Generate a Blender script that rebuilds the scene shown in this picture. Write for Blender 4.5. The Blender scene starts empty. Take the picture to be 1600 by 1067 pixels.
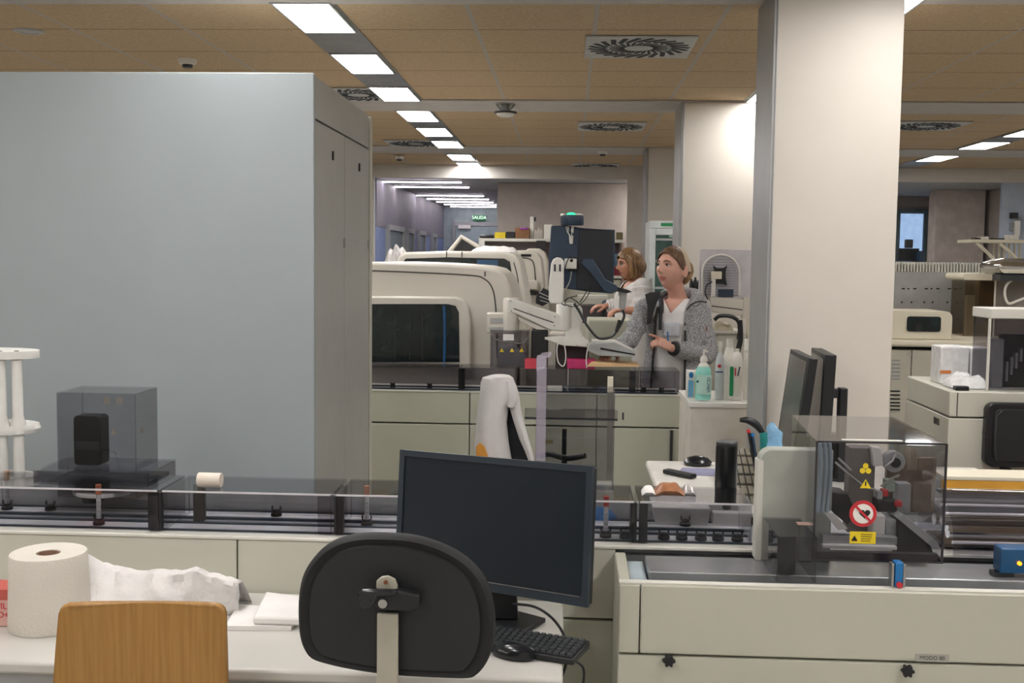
import bpy, bmesh, math, random
from mathutils import Vector, Matrix, noise as mnoise
random.seed(11)
PI = math.pi
SC = bpy.context.scene
COL = SC.collection
# ------------------------------------------------------------------ camera
F, CX, CY, H = 1700.0, 800.0, 533.5, 1.66
_v = Vector(((888-CX)/F, -(406-CY)/F, -1)).normalized()
_r = .012
_u = Vector((math.sin(_r), math.cos(_r), 0)); _u.z = -(_v.x*_u.x+_v.y*_u.y)/_v.z; _u.normalize()
_x = _v.cross(_u)
EYE = Vector((0, 0, H))
def ray(px, py):
    c = Vector(((px-CX)/F, (CY-py)/F, -1)); return Vector((c.dot(_x), c.dot(_v), c.dot(_u)))
def at(px, py, Y=None, Z=None, X=None):
    d = ray(px, py)
    if Y is not None: t = Y/d.y
    elif Z is not None: t = (Z-H)/d.z
    else: t = X/d.x
    return EYE+d*t
cam_d = bpy.data.cameras.new('camera'); cam = bpy.data.objects.new('camera', cam_d); COL.objects.link(cam)
cam_d.sensor_width = 36; cam_d.lens = F/1600*36; cam_d.clip_start = .05; cam_d.clip_end = 100
M3 = Matrix((_x, _v, _u))          # rows: world axes seen in camera space
cam.matrix_world = Matrix.Translation(EYE) @ M3.to_4x4()
SC.camera = cam
SC.view_settings.view_transform = 'Standard'; SC.view_settings.look = 'None'
SC.view_settings.gamma = 1; SC.view_settings.use_curve_mapping = False

# ------------------------------------------------------------------ materials
def lin(h):
    h = h.lstrip('#'); o = []
    for i in (0, 2, 4):
        c = int(h[i:i+2], 16)/255
        o.append(c/12.92 if c <= .04045 else ((c+.055)/1.055)**2.4)
    return (*o, 1)
MATS = {}
def mat(name, col, rough=.5, metal=0, var=.06, scale=8, bump=0, bscale=60, spec=.5, coat=0, col2=None, emit=0, stretch=None):
    if name in MATS: return MATS[name]
    m = bpy.data.materials.new(name); m.use_nodes = True; nt = m.node_tree; N = nt.nodes; Lk = nt.links
    b = N['Principled BSDF']; c = lin(col)
    b.inputs['Roughness'].default_value = rough; b.inputs['Metallic'].default_value = metal
    b.inputs['Specular IOR Level'].default_value = spec; b.inputs['Coat Weight'].default_value = coat
    tc = N.new('ShaderNodeTexCoord'); src = tc.outputs['Object']
    if stretch:
        mp = N.new('ShaderNodeMapping'); mp.inputs['Scale'].default_value = stretch; Lk.new(src, mp.inputs[0]); src = mp.outputs[0]
    nz = N.new('ShaderNodeTexNoise'); nz.inputs['Scale'].default_value = scale; nz.inputs['Detail'].default_value = 4
    Lk.new(src, nz.inputs['Vector'])
    mx = N.new('ShaderNodeMix'); mx.data_type = 'RGBA'
    c2 = lin(col2) if col2 else tuple(max(0, x*(1-var*2)) for x in c[:3])+(1,)
    c1 = c if col2 else tuple(min(1, x*(1+var)) for x in c[:3])+(1,)
    mx.inputs['A'].default_value = c1; mx.inputs['B'].default_value = c2
    rp = N.new('ShaderNodeMapRange'); rp.inputs['From Min'].default_value = .35; rp.inputs['From Max'].default_value = .65
    Lk.new(nz.outputs['Fac'], rp.inputs['Value']); Lk.new(rp.outputs[0], mx.inputs['Factor'])
    Lk.new(mx.outputs['Result'], b.inputs['Base Color'])
    if emit:
        Lk.new(mx.outputs['Result'], b.inputs['Emission Color']); b.inputs['Emission Strength'].default_value = emit
    if bump:
        n2 = N.new('ShaderNodeTexNoise'); n2.inputs['Scale'].default_value = bscale; n2.inputs['Detail'].default_value = 3
        Lk.new(src, n2.inputs['Vector'])
        bp = N.new('ShaderNodeBump'); bp.inputs['Strength'].default_value = bump; bp.inputs['Distance'].default_value = .01
        Lk.new(n2.outputs['Fac'], bp.inputs['Height']); Lk.new(bp.outputs[0], b.inputs['Normal'])
    MATS[name] = m; return m
def smoked(name, col, gl=.9, rough=.03, ior=1.45):
    m = bpy.data.materials.new(name); m.use_nodes = True; nt = m.node_tree; N = nt.nodes; Lk = nt.links
    N.remove(N['Principled BSDF']); out = N['Material Output']
    t = N.new('ShaderNodeBsdfTransparent'); g = N.new('ShaderNodeBsdfGlossy'); f = N.new('ShaderNodeFresnel'); mx = N.new('ShaderNodeMixShader')
    nz = N.new('ShaderNodeTexNoise'); nz.inputs['Scale'].default_value = 6
    mxc = N.new('ShaderNodeMix'); mxc.data_type = 'RGBA'; c = lin(col)
    mxc.inputs['A'].default_value = c; mxc.inputs['B'].default_value = tuple(x*.95 for x in c[:3])+(1,)
    Lk.new(nz.outputs['Fac'], mxc.inputs['Factor']); Lk.new(mxc.outputs['Result'], t.inputs['Color'])
    g.inputs['Color'].default_value = (gl, gl, gl, 1); g.inputs['Roughness'].default_value = rough; f.inputs['IOR'].default_value = ior
    N.remove(f); lw = N.new('ShaderNodeLayerWeight'); lw.inputs['Blend'].default_value = .5; geo = N.new('ShaderNodeNewGeometry')
    def mth(op, a, b):
        n = N.new('ShaderNodeMath'); n.operation = op
        for i, q in enumerate((a, b)):
            if isinstance(q, (int, float)): n.inputs[i].default_value = q
            else: Lk.new(q, n.inputs[i])
        return n.outputs[0]
    k0 = ((ior-1)/(ior+1))**2
    fr = mth('MULTIPLY', mth('POWER', lw.outputs['Facing'], 5.0), .8); fr = mth('ADD', fr, k0); fr = mth('MULTIPLY', fr, mth('SUBTRACT', 1.0, geo.outputs['Backfacing']))
    Lk.new(fr, mx.inputs[0]); Lk.new(t.outputs[0], mx.inputs[1]); Lk.new(g.outputs[0], mx.inputs[2]); Lk.new(mx.outputs[0], out.inputs[0])
    MATS[name] = m; return m
def lamp_mat(name, col, strength):
    m = bpy.data.materials.new(name); m.use_nodes = True; nt = m.node_tree; N = nt.nodes; Lk = nt.links
    N.remove(N['Principled BSDF']); e = N.new('ShaderNodeEmission'); e.inputs['Color'].default_value = lin(col); e.inputs['Strength'].default_value = strength
    Lk.new(e.outputs[0], N['Material Output'].inputs[0]); MATS[name] = m; return m

# ------------------------------------------------------------------ mesh builder
class MB:
    def __init__(s): s.v = []; s.f = []; s.mi = []; s.m = 0
    def add(s, vs, fs):
        o = len(s.v); s.v += [Vector(x) for x in vs]; s.f += [[i+o for i in f] for f in fs]; s.mi += [s.m]*len(fs); return s
    def box(s, x0, x1, y0, y1, z0, z1):
        x0, x1 = sorted((x0, x1)); y0, y1 = sorted((y0, y1)); z0, z1 = sorted((z0, z1))
        return s.add([(x0,y0,z0),(x1,y0,z0),(x1,y1,z0),(x0,y1,z0),(x0,y0,z1),(x1,y0,z1),(x1,y1,z1),(x0,y1,z1)],
                     [(0,3,2,1),(4,5,6,7),(0,1,5,4),(1,2,6,5),(2,3,7,6),(3,0,4,7)])
    def hexa(s, b, t):    # two quads bottom/top, same winding (ccw from above)
        return s.add(list(b)+list(t), [(0,3,2,1),(4,5,6,7),(0,1,5,4),(1,2,6,5),(2,3,7,6),(3,0,4,7)])
    def ext(s, pts, d):   # polygon extruded by vector d
        n = len(pts); d = Vector(d); a = [Vector(p) for p in pts]
        return s.add(a+[p+d for p in a], [list(range(n)), list(range(2*n-1, n-1, -1))]+[(i, i+n, (i+1) % n+n, (i+1) % n) for i in range(n)])
    def loft(s, rings, caps=True, closed=True):
        n = len(rings[0]); vs = [p for r in rings for p in r]; fs = []
        for k in range(len(rings)-1):
            for i in range(n if closed else n-1):
                j = (i+1) % n; fs.append((k*n+i, k*n+j, (k+1)*n+j, (k+1)*n+i))
        if caps and closed: fs += [list(range(n-1, -1, -1)), [len(vs)-n+i for i in range(n)]]
        return s.add(vs, fs)
    def tube(s, pts, r, n=10, caps=True, flat=1):
        pts = [Vector(p) for p in pts]; rs = r if isinstance(r, (list, tuple)) else [r]*len(pts); rings = []; ref = None
        for i, p in enumerate(pts):
            a = pts[max(i-1, 0)]; b = pts[min(i+1, len(pts)-1)]; d = (b-a).normalized()
            if ref is None: ref = Vector((0, 0, 1)) if abs(d.z) < .9 else Vector((1, 0, 0))
            u = (ref-d*ref.dot(d)).normalized(); w = d.cross(u); ref = u
            rings.append([p+(u*math.cos(t)*flat+w*math.sin(t))*rs[i] for t in [2*PI*k/n for k in range(n)]])
        return s.loft(rings, caps)
    def cyl(s, p0, p1, r0, r1=None, n=20): return s.tube([p0, p1], [r0, r0 if r1 is None else r1], n)
    def lathe(s, c, prof, n=24, sx=1, sy=1, caps=True):
        c = Vector(c); return s.loft([[c+Vector((math.cos(2*PI*k/n)*r*sx, math.sin(2*PI*k/n)*r*sy, z)) for k in range(n)] for r, z in prof], caps)
    def ball(s, c, rx, ry=None, rz=None, n=16, m=10):
        ry = rx if ry is None else ry; rz = rx if rz is None else rz
        return s.lathe(c, [(max(math.sin(PI*k/m), .02), -math.cos(PI*k/m)*rz) for k in range(m+1)], n, rx, ry)
    def rbox(s, x0, x1, z0, z1, y0, y1, r, n=5, corners=(1,1,1,1)):   # rounded rectangle in XZ, extruded along Y; corners bl br tr tl
        pts = []
        for (cx, cz, a0, c) in ((x0, z0, PI, corners[0]), (x1, z0, 1.5*PI, corners[1]), (x1, z1, 0, corners[2]), (x0, z1, .5*PI, corners[3])):
            if not c: pts.append((cx, y0, cz)); continue
            ox = cx+(r if cx == x0 else -r); oz = cz+(r if cz == z0 else -r)
            pts += [(ox+r*math.cos(a0+PI/2*k/n), y0, oz+r*math.sin(a0+PI/2*k/n)) for k in range(n+1)]
        return s.ext(pts, (0, y1-y0, 0))
    def build(s, name, m, parent=None, bevel=0, bseg=2, smooth=False, local=False, sub=0, solid=0, weld=False):
        me = bpy.data.meshes.new(name); me.from_pydata([tuple(x) for x in s.v], [], s.f)
        ms = m if isinstance(m, (list, tuple)) else [m]
        for q in ms: me.materials.append(q)
        for p, i in zip(me.polygons, s.mi): p.material_index = min(i, len(ms)-1)
        bm = bmesh.new(); bm.from_mesh(me)
        if weld: bmesh.ops.remove_doubles(bm, verts=bm.verts, dist=1e-5)
        bmesh.ops.recalc_face_normals(bm, faces=bm.faces); bm.to_mesh(me); bm.free()
        o = bpy.data.objects.new(name, me); COL.objects.link(o)
        o['_w'] = (0., 0., 0.)
        if parent is not None:
            o.parent = parent
            w = Vector(parent['_w']) if '_w' in parent else Vector(parent.location)
            if not local: o.location = -w
            else: o['_w'] = tuple(w)
        elif not local and len(s.v):
            c = Vector((sum(q.x for q in s.v)/len(s.v), sum(q.y for q in s.v)/len(s.v), min(q.z for q in s.v)))
            me.transform(Matrix.Translation(-c)); o.location = c; o['_w'] = tuple(c)
        if solid:
            d = o.modifiers.new('solid', 'SOLIDIFY'); d.thickness = solid; d.offset = 0
        if sub:
            d = o.modifiers.new('sub', 'SUBSURF'); d.levels = sub; d.render_levels = sub
        if bevel:
            d = o.modifiers.new('bevel', 'BEVEL'); d.width = bevel; d.segments = bseg; d.limit_method = 'ANGLE'; d.angle_limit = math.radians(40)
        if smooth or bevel or sub:
            me.polygons.foreach_set('use_smooth', [True]*len(me.polygons))
            if not sub:
                try:
                    me.set_sharp_from_angle(angle=math.radians(38))
                except Exception: pass
        return o
def thing(name, label, cat, loc, rotz=0, group=None):
    o = bpy.data.objects.new(name, None); COL.objects.link(o); o.location = loc; o.rotation_euler = (0, 0, rotz); o.empty_display_size = .05
    o['label'] = label; o['category'] = cat; o['_w'] = tuple(loc)
    if group: o['group'] = group
    return o
def tag(o, label, cat, group=None, kind=None):
    o['label'] = label; o['category'] = cat
    if group: o['group'] = group
    if kind: o['kind'] = kind
    return o
def struct(o): o['kind'] = 'structure'; return o
def dup(root, loc, label=None, rotz=None, group=None):
    def cp(o, par):
        c = o.copy(); COL.objects.link(c)
        if par: c.parent = par
        for ch in [x for x in ALLCH(o)]: cp(ch, c)
        return c
    r = cp(root, None); r.location = loc
    if rotz is not None: r.rotation_euler.z = rotz
    if label: r['label'] = label
    if group: r['group'] = group
    return r
def ALLCH(o): return [x for x in list(bpy.data.objects) if x.parent == o]
def text(name, body, parent, m, corner, right, up, height, ext=.0006, align='CENTER'):
    cu = bpy.data.curves.new(name, 'FONT'); cu.body = body; cu.size = height; cu.extrude = ext; cu.align_x = align; cu.align_y = 'CENTER'
    cu.resolution_u = 3; cu.materials.append(m)
    o = bpy.data.objects.new(name, cu); COL.objects.link(o)
    right = Vector(right).normalized(); up = Vector(up).normalized(); n = right.cross(up)
    R = Matrix((right, up, n)).transposed().to_4x4()
    w = Vector(parent['_w']) if parent is not None else Vector((0, 0, 0))
    bpy.context.view_layer.update()
    me = bpy.data.meshes.new_from_object(o); bpy.data.objects.remove(o); o = bpy.data.objects.new(name, me); COL.objects.link(o)
    o.parent = parent; o.matrix_local = Matrix.Translation(Vector(corner)-w) @ R
    return o
def rect(x0, y0, x1, y1, Y):      # pixel rectangle on the plane at depth Y -> X0, X1, Z0, Z1
    my = (y0+y1)/2; mx = (x0+x1)/2
    return at(x0, my, Y=Y).x, at(x1, my, Y=Y).x, at(mx, y1, Y=Y).z, at(mx, y0, Y=Y).z
def poly(pts, Y): return [at(a, b, Y=Y) for a, b in pts]
def smoothpoly(pts, k=4):          # closed Catmull-Rom
    n = len(pts); out = []
    for i in range(n):
        p0, p1, p2, p3 = [Vector(pts[(i+j) % n]) for j in (-1, 0, 1, 2)]
        for q in range(k):
            t = q/k
            out.append(.5*((2*p1)+(-p0+p2)*t+(2*p0-5*p1+4*p2-p3)*t*t+(-p0+3*p1-3*p2+p3)*t**3))
    return out
def spline(pts, k=6):              # open Catmull-Rom
    P = [Vector(p) for p in pts]; P = [P[0]*2-P[1]]+P+[P[-1]*2-P[-2]]; out = []
    for i in range(1, len(P)-2):
        p0, p1, p2, p3 = P[i-1:i+3]
        for q in range(k):
            t = q/k; out.append(.5*((2*p1)+(-p0+p2)*t+(2*p0-5*p1+4*p2-p3)*t*t+(-p0+3*p1-3*p2+p3)*t**3))
    out.append(P[-2]); return out
def hood_mesh(X0, X1, Y0, Y1, Z0, Z1, t=.004, bottom=False, back=True, sides=(1, 1)):
    b = MB(); b.box(X0, X1, Y0, Y1, Z1-t, Z1); b.box(X0, X1, Y0, Y0+t, Z0, Z1-t-.0004)
    if back: b.box(X0, X1, Y1-t, Y1, Z0, Z1-t-.0004)
    if sides[0]: b.box(X0, X0+t, Y0+t+.0004, Y1-t-.0004, Z0, Z1-t-.0004)
    if sides[1]: b.box(X1-t, X1, Y0+t+.0004, Y1-t-.0004, Z0, Z1-t-.0004)
    if bottom: b.box(X0+t+.001, X1-t-.001, Y0+t+.001, Y1-t-.001, Z0, Z0+t)
    return b

# palette
m_beige = mat('warm_beige_enamel', 'b3b4a4', .45, var=.02, scale=3)
m_beige2 = mat('cream_grey_enamel', 'c0bfb2', .45, var=.02, scale=3)
m_lip = mat('off_white_plastic', 'd2d1c8', .4, var=.02)
m_white = mat('white_plastic', 'dedcd6', .4, var=.02)
m_cream = mat('cream_plastic', 'd8d1bd', .42, var=.02)
m_gap = mat('dark_gap', '1b1c1c', .8)
m_black = mat('black_plastic', '15171a', .42, var=.1)
m_blackm = mat('matt_black_rubber', '121416', .7, var=.1)
m_dark = mat('charcoal_metal', '3a3d40', .4, metal=.3)
m_steel = mat('brushed_steel', 'b5b5b3', .32, metal=1, var=.05, scale=30, stretch=(1, 40, 1))
m_chrome = mat('bright_chrome', 'd5d5d5', .12, metal=1)
m_grey = mat('mid_grey_plastic', '8d9092', .5)
m_lgrey = mat('light_grey_plastic', 'a9abab', .5)
m_teal = mat('teal_plastic', '1f7f7c', .4)
m_blue = mat('signal_blue_plastic', '1a6fae', .4)
m_navy = mat('dark_blue_enamel', '26384d', .4, var=.08)
m_red = mat('signal_red', 'c22f38', .45)
m_pink = mat('magenta_plastic', 'c4326f', .45)
m_yellow = mat('warning_yellow', 'e6cb22', .5)
m_orange = mat('amber_plastic', 'dba13e', .4)
m_green = mat('label_green', '178a52', .45)
m_paper = mat('white_paper', 'e4e2e0', .85, var=.03, bump=.1)
m_wood = mat('beech_veneer', 'a37a40', .42, scale=3, col2='946b34', stretch=(45, 45, 2), bump=.03)
m_sm = smoked('smoked_acrylic', 'ebebed', ior=1.45)
m_sm2 = smoked('dark_smoked_acrylic', 'e6e5e8', ior=1.45)
m_clear = smoked('clear_acrylic', 'f8f8fb', ior=1.4)
# ================================================================== ROOM SHELL
CZ = 2.82                          # ceiling height
B = [(4.42, 5.01), (8.03, 8.60), (11.30, 12.0)]      # plaster bands across the ceiling
ENDY = 13.55                       # bulkhead at the far end
def ceil_mat():
    m = bpy.data.materials.new('cork_coloured_ceiling_tiles'); m.use_nodes = True; nt = m.node_tree; N = nt.nodes; Lk = nt.links
    b = N['Principled BSDF']; b.inputs['Roughness'].default_value = .9
    geo = N.new('ShaderNodeNewGeometry'); sp = N.new('ShaderNodeSeparateXYZ'); Lk.new(geo.outputs['Position'], sp.inputs[0])
    def mth(op, a, c=None):
        n = N.new('ShaderNodeMath'); n.operation = op
        for i, q in enumerate((a, c)):
            if q is None: continue
            if isinstance(q, (int, float)): n.inputs[i].default_value = q
            else: Lk.new(q, n.inputs[i])
        return n.outputs[0]
    def line(sock, off, per, half):       # 1 near a grid line
        a = mth('ADD', sock, -off); a = mth('DIVIDE', a, per); a = mth('ADD', a, 1000.5); a = mth('FRACT', a); a = mth('SUBTRACT', a, .5); a = mth('ABSOLUTE', a)
        return mth('LESS_THAN', a, half/per)
    nz = N.new('ShaderNodeTexNoise'); nz.inputs['Scale'].default_value = 55; nz.inputs['Detail'].default_value = 6; Lk.new(geo.outputs['Position'], nz.inputs['Vector'])
    mp = N.new('ShaderNodeMapping'); mp.inputs['Scale'].default_value = (3, 30, 1); Lk.new(geo.outputs['Position'], mp.inputs[0])
    n3 = N.new('ShaderNodeTexNoise'); n3.inputs['Scale'].default_value = 6; Lk.new(mp.outputs[0], n3.inputs['Vector'])
    mm = N.new('ShaderNodeMix'); mm.data_type = 'RGBA'; mm.inputs['A'].default_value = lin('c6b192'); mm.inputs['B'].default_value = lin('b19878')
    av = mth('ADD', nz.outputs['Fac'], n3.outputs['Fac']); av = mth('MULTIPLY', av, .5)
    r = N.new('ShaderNodeMapRange'); r.inputs['From Min'].default_value = .38; r.inputs['From Max'].default_value = .62; Lk.new(av, r.inputs['Value']); Lk.new(r.outputs[0], mm.inputs['Factor'])
    # rows restart behind each band
    ysub = sp.outputs['Y']
    sh = mth('GREATER_THAN', ysub, 8.3); sh = mth('MULTIPLY', sh, .57); y1 = mth('SUBTRACT', ysub, sh)
    sh2 = mth('GREATER_THAN', ysub, 11.6); sh2 = mth('MULTIPLY', sh2, .10); y1 = mth('SUBTRACT', y1, sh2)
    ly = line(y1, 5.01, .604, .0045)
    c1 = N.new('ShaderNodeMix'); c1.data_type = 'RGBA'; c1.inputs['B'].default_value = lin('4a4036'); Lk.new(mm.outputs['Result'], c1.inputs['A']); Lk.new(ly, c1.inputs['Factor'])
    # bays between light channels: 4 tiles of .6
    lx = line(sp.outputs['X'], TX0, 2.70, .0)  # placeholder zero-width
    u = mth('ADD', sp.outputs['X'], -TX0); u = mth('DIVIDE', u, 2.70); u = mth('ADD', u, 1000.0); u = mth('FRACT', u); u = mth('MULTIPLY', u, 2.70)
    lx = None
    for k in range(1, 4):
        a = mth('ADD', u, -.6*k); a = mth('ABSOLUTE', a); a = mth('LESS_THAN', a, .011); lx = a if lx is None else mth('MAXIMUM', lx, a)
    c2 = N.new('ShaderNodeMix'); c2.data_type = 'RGBA'; c2.inputs['B'].default_value = lin('b0aba4'); Lk.new(c1.outputs['Result'], c2.inputs['A']); Lk.new(lx, c2.inputs['Factor'])
    Lk.new(c2.outputs['Result'], b.inputs['Base Color'])
    return m
TX0 = -1.085                      # right side of light channel A
ch_x = [TX0-.30+2.70*k+d for k, d in ((-1, 0), (0, 0), (1, -.07), (2, -.17))]
struct(MB().box(-6, 9, -3.2, 22.0, CZ, CZ+.2).build('ceiling', ceil_mat()))
m_plaster = mat('grey_white_plaster', 'b9b6b2', .6, var=.03)
for i, (a, b_) in enumerate(B): struct(MB().box(-6, 9, a, b_, CZ-.012, CZ-.0005).build('trim_%d' % (i+1), m_plaster, bevel=.003))
m_chan = mat('anodised_channel', '8f9294', .35, metal=.6)
for i, x in enumerate(ch_x):
    o = MB(); segs = [(-3.0, B[0][0]), (B[0][1], B[1][0]), (B[1][1], B[2][0]), (B[2][1], ENDY)]
    for a, b_ in segs: o.box(x, x+.30, a+.002, b_-.002, CZ-.006, CZ-.0005)
    struct(o.build('trim_%d' % (10+i), m_chan))
# ceiling lights
m_lamp = lamp_mat('luminaire_diffuser', 'fffcfa', 26)
m_frame = mat('luminaire_frame', 'a8a9aa', .4, metal=.3)
ltp = thing('ceiling_light', 'x', 'ceiling light', (0, 0, CZ))
b_ = MB()
for q in ((-.14, .14, -.33, -.31), (-.14, .14, .31, .33), (-.14, -.128, -.31, .31), (.128, .14, -.31, .31)): b_.box(*q, -.016, -.0065)
b_.build('frame', m_frame, ltp, local=True)
MB().box(-.127, .127, -.309, .309, -.0145, -.0065).build('diffuser', m_lamp, ltp, local=True)
LROWS = {0: [-.7, .5, 1.7, 2.9, 5.2, 6.4, 7.6], 1: [-1.9, -.7, .5, 1.7, 2.9, 4.05], 2: [-1.9, -.7, .5, 1.7, 2.9, 4.05], 3: [-.7, .5, 1.7, 2.9, 5.2, 6.4]}
yA = [5.17, 6.39, 7.62, 8.97, 10.18, 11.0+.0, 12.3, 13.02]
yA = [at((a+b)/2, (c+d)/2, Z=CZ).y for a, b, c, d in ((419, 549, 2, 48), (515, 612, 82.5, 111.5), (580, 656, 134.5, 155), (624, 687, 171, 187.5), (657, 711, 198, 211), (683, 730, 218.5, 229.5), (706, 748, 239, 249.5), (723, 760, 252.5, 260))]
names_A = ['brightest nearest white ceiling light panel in the channel above the tall cabinet corner', 'second ceiling light panel along the left channel, above the cabinet doors',
 'third ceiling light panel of the left channel, just before the second plaster band', 'ceiling light panel of the left channel just past the second plaster band',
 'fifth ceiling light panel of the left channel', 'sixth ceiling light panel of the left channel, just before the third plaster band',
 'ceiling light panel of the left channel just past the third plaster band', 'last ceiling light panel of the left channel beside the far bulkhead']
for n, y in zip(names_A, yA): dup(ltp, (ch_x[1]+.15, y, CZ), n, group='ceiling lights of the left channel')
for y, n in ((5.05, 'ceiling light panel peeking out at the top edge right of the big front pillar'), (7.70, 'ceiling light panel showing between the two nearest pillars before the second band'), (8.95, 'small sliver of ceiling light panel between the two nearest pillars behind the second band')):
    dup(ltp, (ch_x[2]+.15, y+(.15 if y < 6 else 0), CZ), n, group='ceiling lights of the middle channel')
for a, b, y0, y1, n in ((1546, 1600, 198, 211, 'ceiling light panel at the right edge, nearest of the right channel'), (1470, 1544, 220.7, 230.5, 'second ceiling light panel of the right channel'), (1405, 1461, 242, 250, 'third ceiling light panel of the right channel beside the front pillar'),):
    y = at((a+b)/2, (y0+y1)/2, Z=CZ).y; dup(ltp, (ch_x[3]+.15, y, CZ), n, group='ceiling lights of the right channel')
for k, ys in LROWS.items():      # the same rows continue over and behind the photographer
    for y in ys:
        dup(ltp, (ch_x[k]+.15, y, CZ), 'white ceiling light panel in a channel above the foreground benches', group='ceiling lights outside the picture')
ltp['label'] = 'white ceiling light panel in a channel above the foreground benches'; ltp['group'] = 'ceiling lights outside the picture'; ltp.location = (ch_x[1]+.15, -2.6, CZ)
for y in (6.4, 8.9, 10.2): dup(ltp, (ch_x[3]+.15+2.7, y, CZ), 'white ceiling light panel in a channel above the foreground benches', group='ceiling lights outside the picture')

# swirl diffusers
m_vent = mat('vent_white_metal', 'b7bab9', .4); m_vdark = mat('vent_shadow_slot', '22282c', .7)
vt = thing('ceiling_vent', 'x', 'ceiling vent', (0, 0, CZ))
MB().box(-.29, .29, -.29, .29, -.012, -.002).build('plate', m_vent, vt, bevel=.003, local=True)
b_ = MB()
for i in range(24):
    a = 2*PI*i/24
    for r0, r1 in ((.08, .16), (.175, .27)):
        t = a+(.13 if r0 > .1 else 0); tw = .35
        p0 = Vector((math.cos(t)*r0, math.sin(t)*r0)); p1 = Vector((math.cos(t+tw)*r1, math.sin(t+tw)*r1)); d = (p1-p0).normalized(); n = Vector((-d.y, d.x))*(.008 if r0 < .1 else .014)
        b_.ext([(q.x, q.y, -.0135) for q in (p0-n, p1-n, p1+n, p0+n)], (0, 0, .0014))
b_.build('swirl_slots', m_vdark, vt, local=True)
VS = [(998, 72, 'square swirl air vent in the cork ceiling left of the front pillar'), (955, 196.5, 'swirl air vent past the second plaster band near the middle pillar'), (930, 258, 'farthest swirl air vent above the far bulkhead'),
      (560, 146, 'swirl air vent beside the left light channel above the tall cabinet'), (650, 223, 'swirl air vent left of the lights past the tall cabinet'), (1447, 195.5, 'swirl air vent in the ceiling right of the front pillar')]
for i, (x, y, n) in enumerate(VS):
    p = at(x, y, Z=CZ); g = None
    if i == 0: vt.location = (p.x, p.y, CZ); vt['label'] = n
    else: dup(vt, (p.x, p.y, CZ), n)
for o in bpy.data.objects:
    if o.name.startswith('ceiling_vent'): o['group'] = 'swirl air vents in the ceiling'
# detectors
sd = thing('smoke_detector', 'white smoke detector under the ceiling above the tall cabinet', 'smoke detector', tuple(at(293, 92, Z=CZ)), group='smoke detectors')
MB().lathe((0, 0, 0), [(.055, -.0005), (.055, -.012), (.048, -.03), (.04, -.034)], 20).build('base', m_white, sd, local=True, smooth=True)
MB().lathe((0, 0, 0), [(.032, -.0345), (.028, -.052)], 20).build('sensor_chamber', m_dark, sd, local=True, smooth=True)
for x, y, n in ((942, 236, 'small smoke detector on the third plaster band'), (624, 244, 'small smoke detector beside the left light channel far back')):
    p = at(x, y, Z=CZ-.012); dup(sd, tuple(p), n)
p = at(45, 48, Z=CZ); o = MB().lathe((p.x, p.y, CZ), [(.08, -.0005), (.078, -.006), (.05, -.009), (.045, -.004)], 24).build('ceiling_speaker', m_lgrey, smooth=True)
tag(o, 'flat round grey ceiling disc at the top left corner', 'ceiling speaker')
p = at(790, 163, Z=CZ-.012); w = thing('ceiling_projector', 'round device with a dark rim hanging from the second plaster band', 'ceiling device', tuple(p))
b_ = MB(); b_.cyl((p.x, p.y, p.z), (p.x, p.y, p.z-.05), .03); 
for s in (-1, 1): b_.cyl((p.x+s*.07, p.y, p.z-.001), (p.x+s*.02, p.y, p.z-.055), .006)
b_.build('bracket', m_lgrey, w, smooth=True)
MB().lathe((p.x, p.y, p.z), [(.06, -.052), (.085, -.056), (.085, -.064), (.06, -.068)], 28).build('rim', m_black, w, smooth=True)
MB().lathe((p.x, p.y, p.z), [(.068, -.0685), (.06, -.085), (.03, -.094), (.003, -.096)], 28).build('dome', m_white, w, smooth=True)

# floor & walls
m_floor = mat('grey_vinyl_floor', 'b4b1aa', .35, var=.06, scale=2)
struct(MB().box(-6, 9, -3.2, 22.0, -.1, 0).build('floor', m_floor))
m_wall = mat('painted_wall_warm_grey', 'c9c5bf', .7, var=.02); m_wbrown = mat('painted_wall_taupe', 'aca29b', .75, var=.03); m_wblue = mat('painted_wall_blue_grey', 'a9b4c4', .7, var=.03)
struct(MB().box(-6.1, -6, -3.2, ENDY, 0, CZ).build('wall_left', m_wall)); struct(MB().box(9, 9.1, -3.2, ENDY, 0, CZ).build('wall_right', m_wall))
# far end: bulkhead with two openings
CR = at(775, 330, Y=14.0).x; PR = at(980, 330, Y=ENDY).x
b_ = MB(); b_.box(-6, 9, ENDY, ENDY+.08, CZ-.165, CZ-.0005); 
struct(b_.build('trim_20', m_wall))
struct(MB().box(-6, -2.43, ENDY, ENDY+.08, 0, CZ-.166).build('wall_back_left', m_wall))
struct(MB().box(PR, at(1405, 330, Y=ENDY).x-.2, ENDY, ENDY+.08, 0, CZ-.166).build('wall_back_middle', m_wall))
OX0 = at(1405, 330, Y=ENDY).x-.2; OX1 = at(1566, 330, Y=ENDY).x
struct(MB().box(OX1, 9, ENDY, ENDY+.08, 0, CZ-.166).build('wall_back_right', m_wblue))
struct(MB().box(CR, PR+1.0, 14.3, 14.4, 0, CZ-.166).build('wall_back_recess', m_wbrown))
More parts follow.
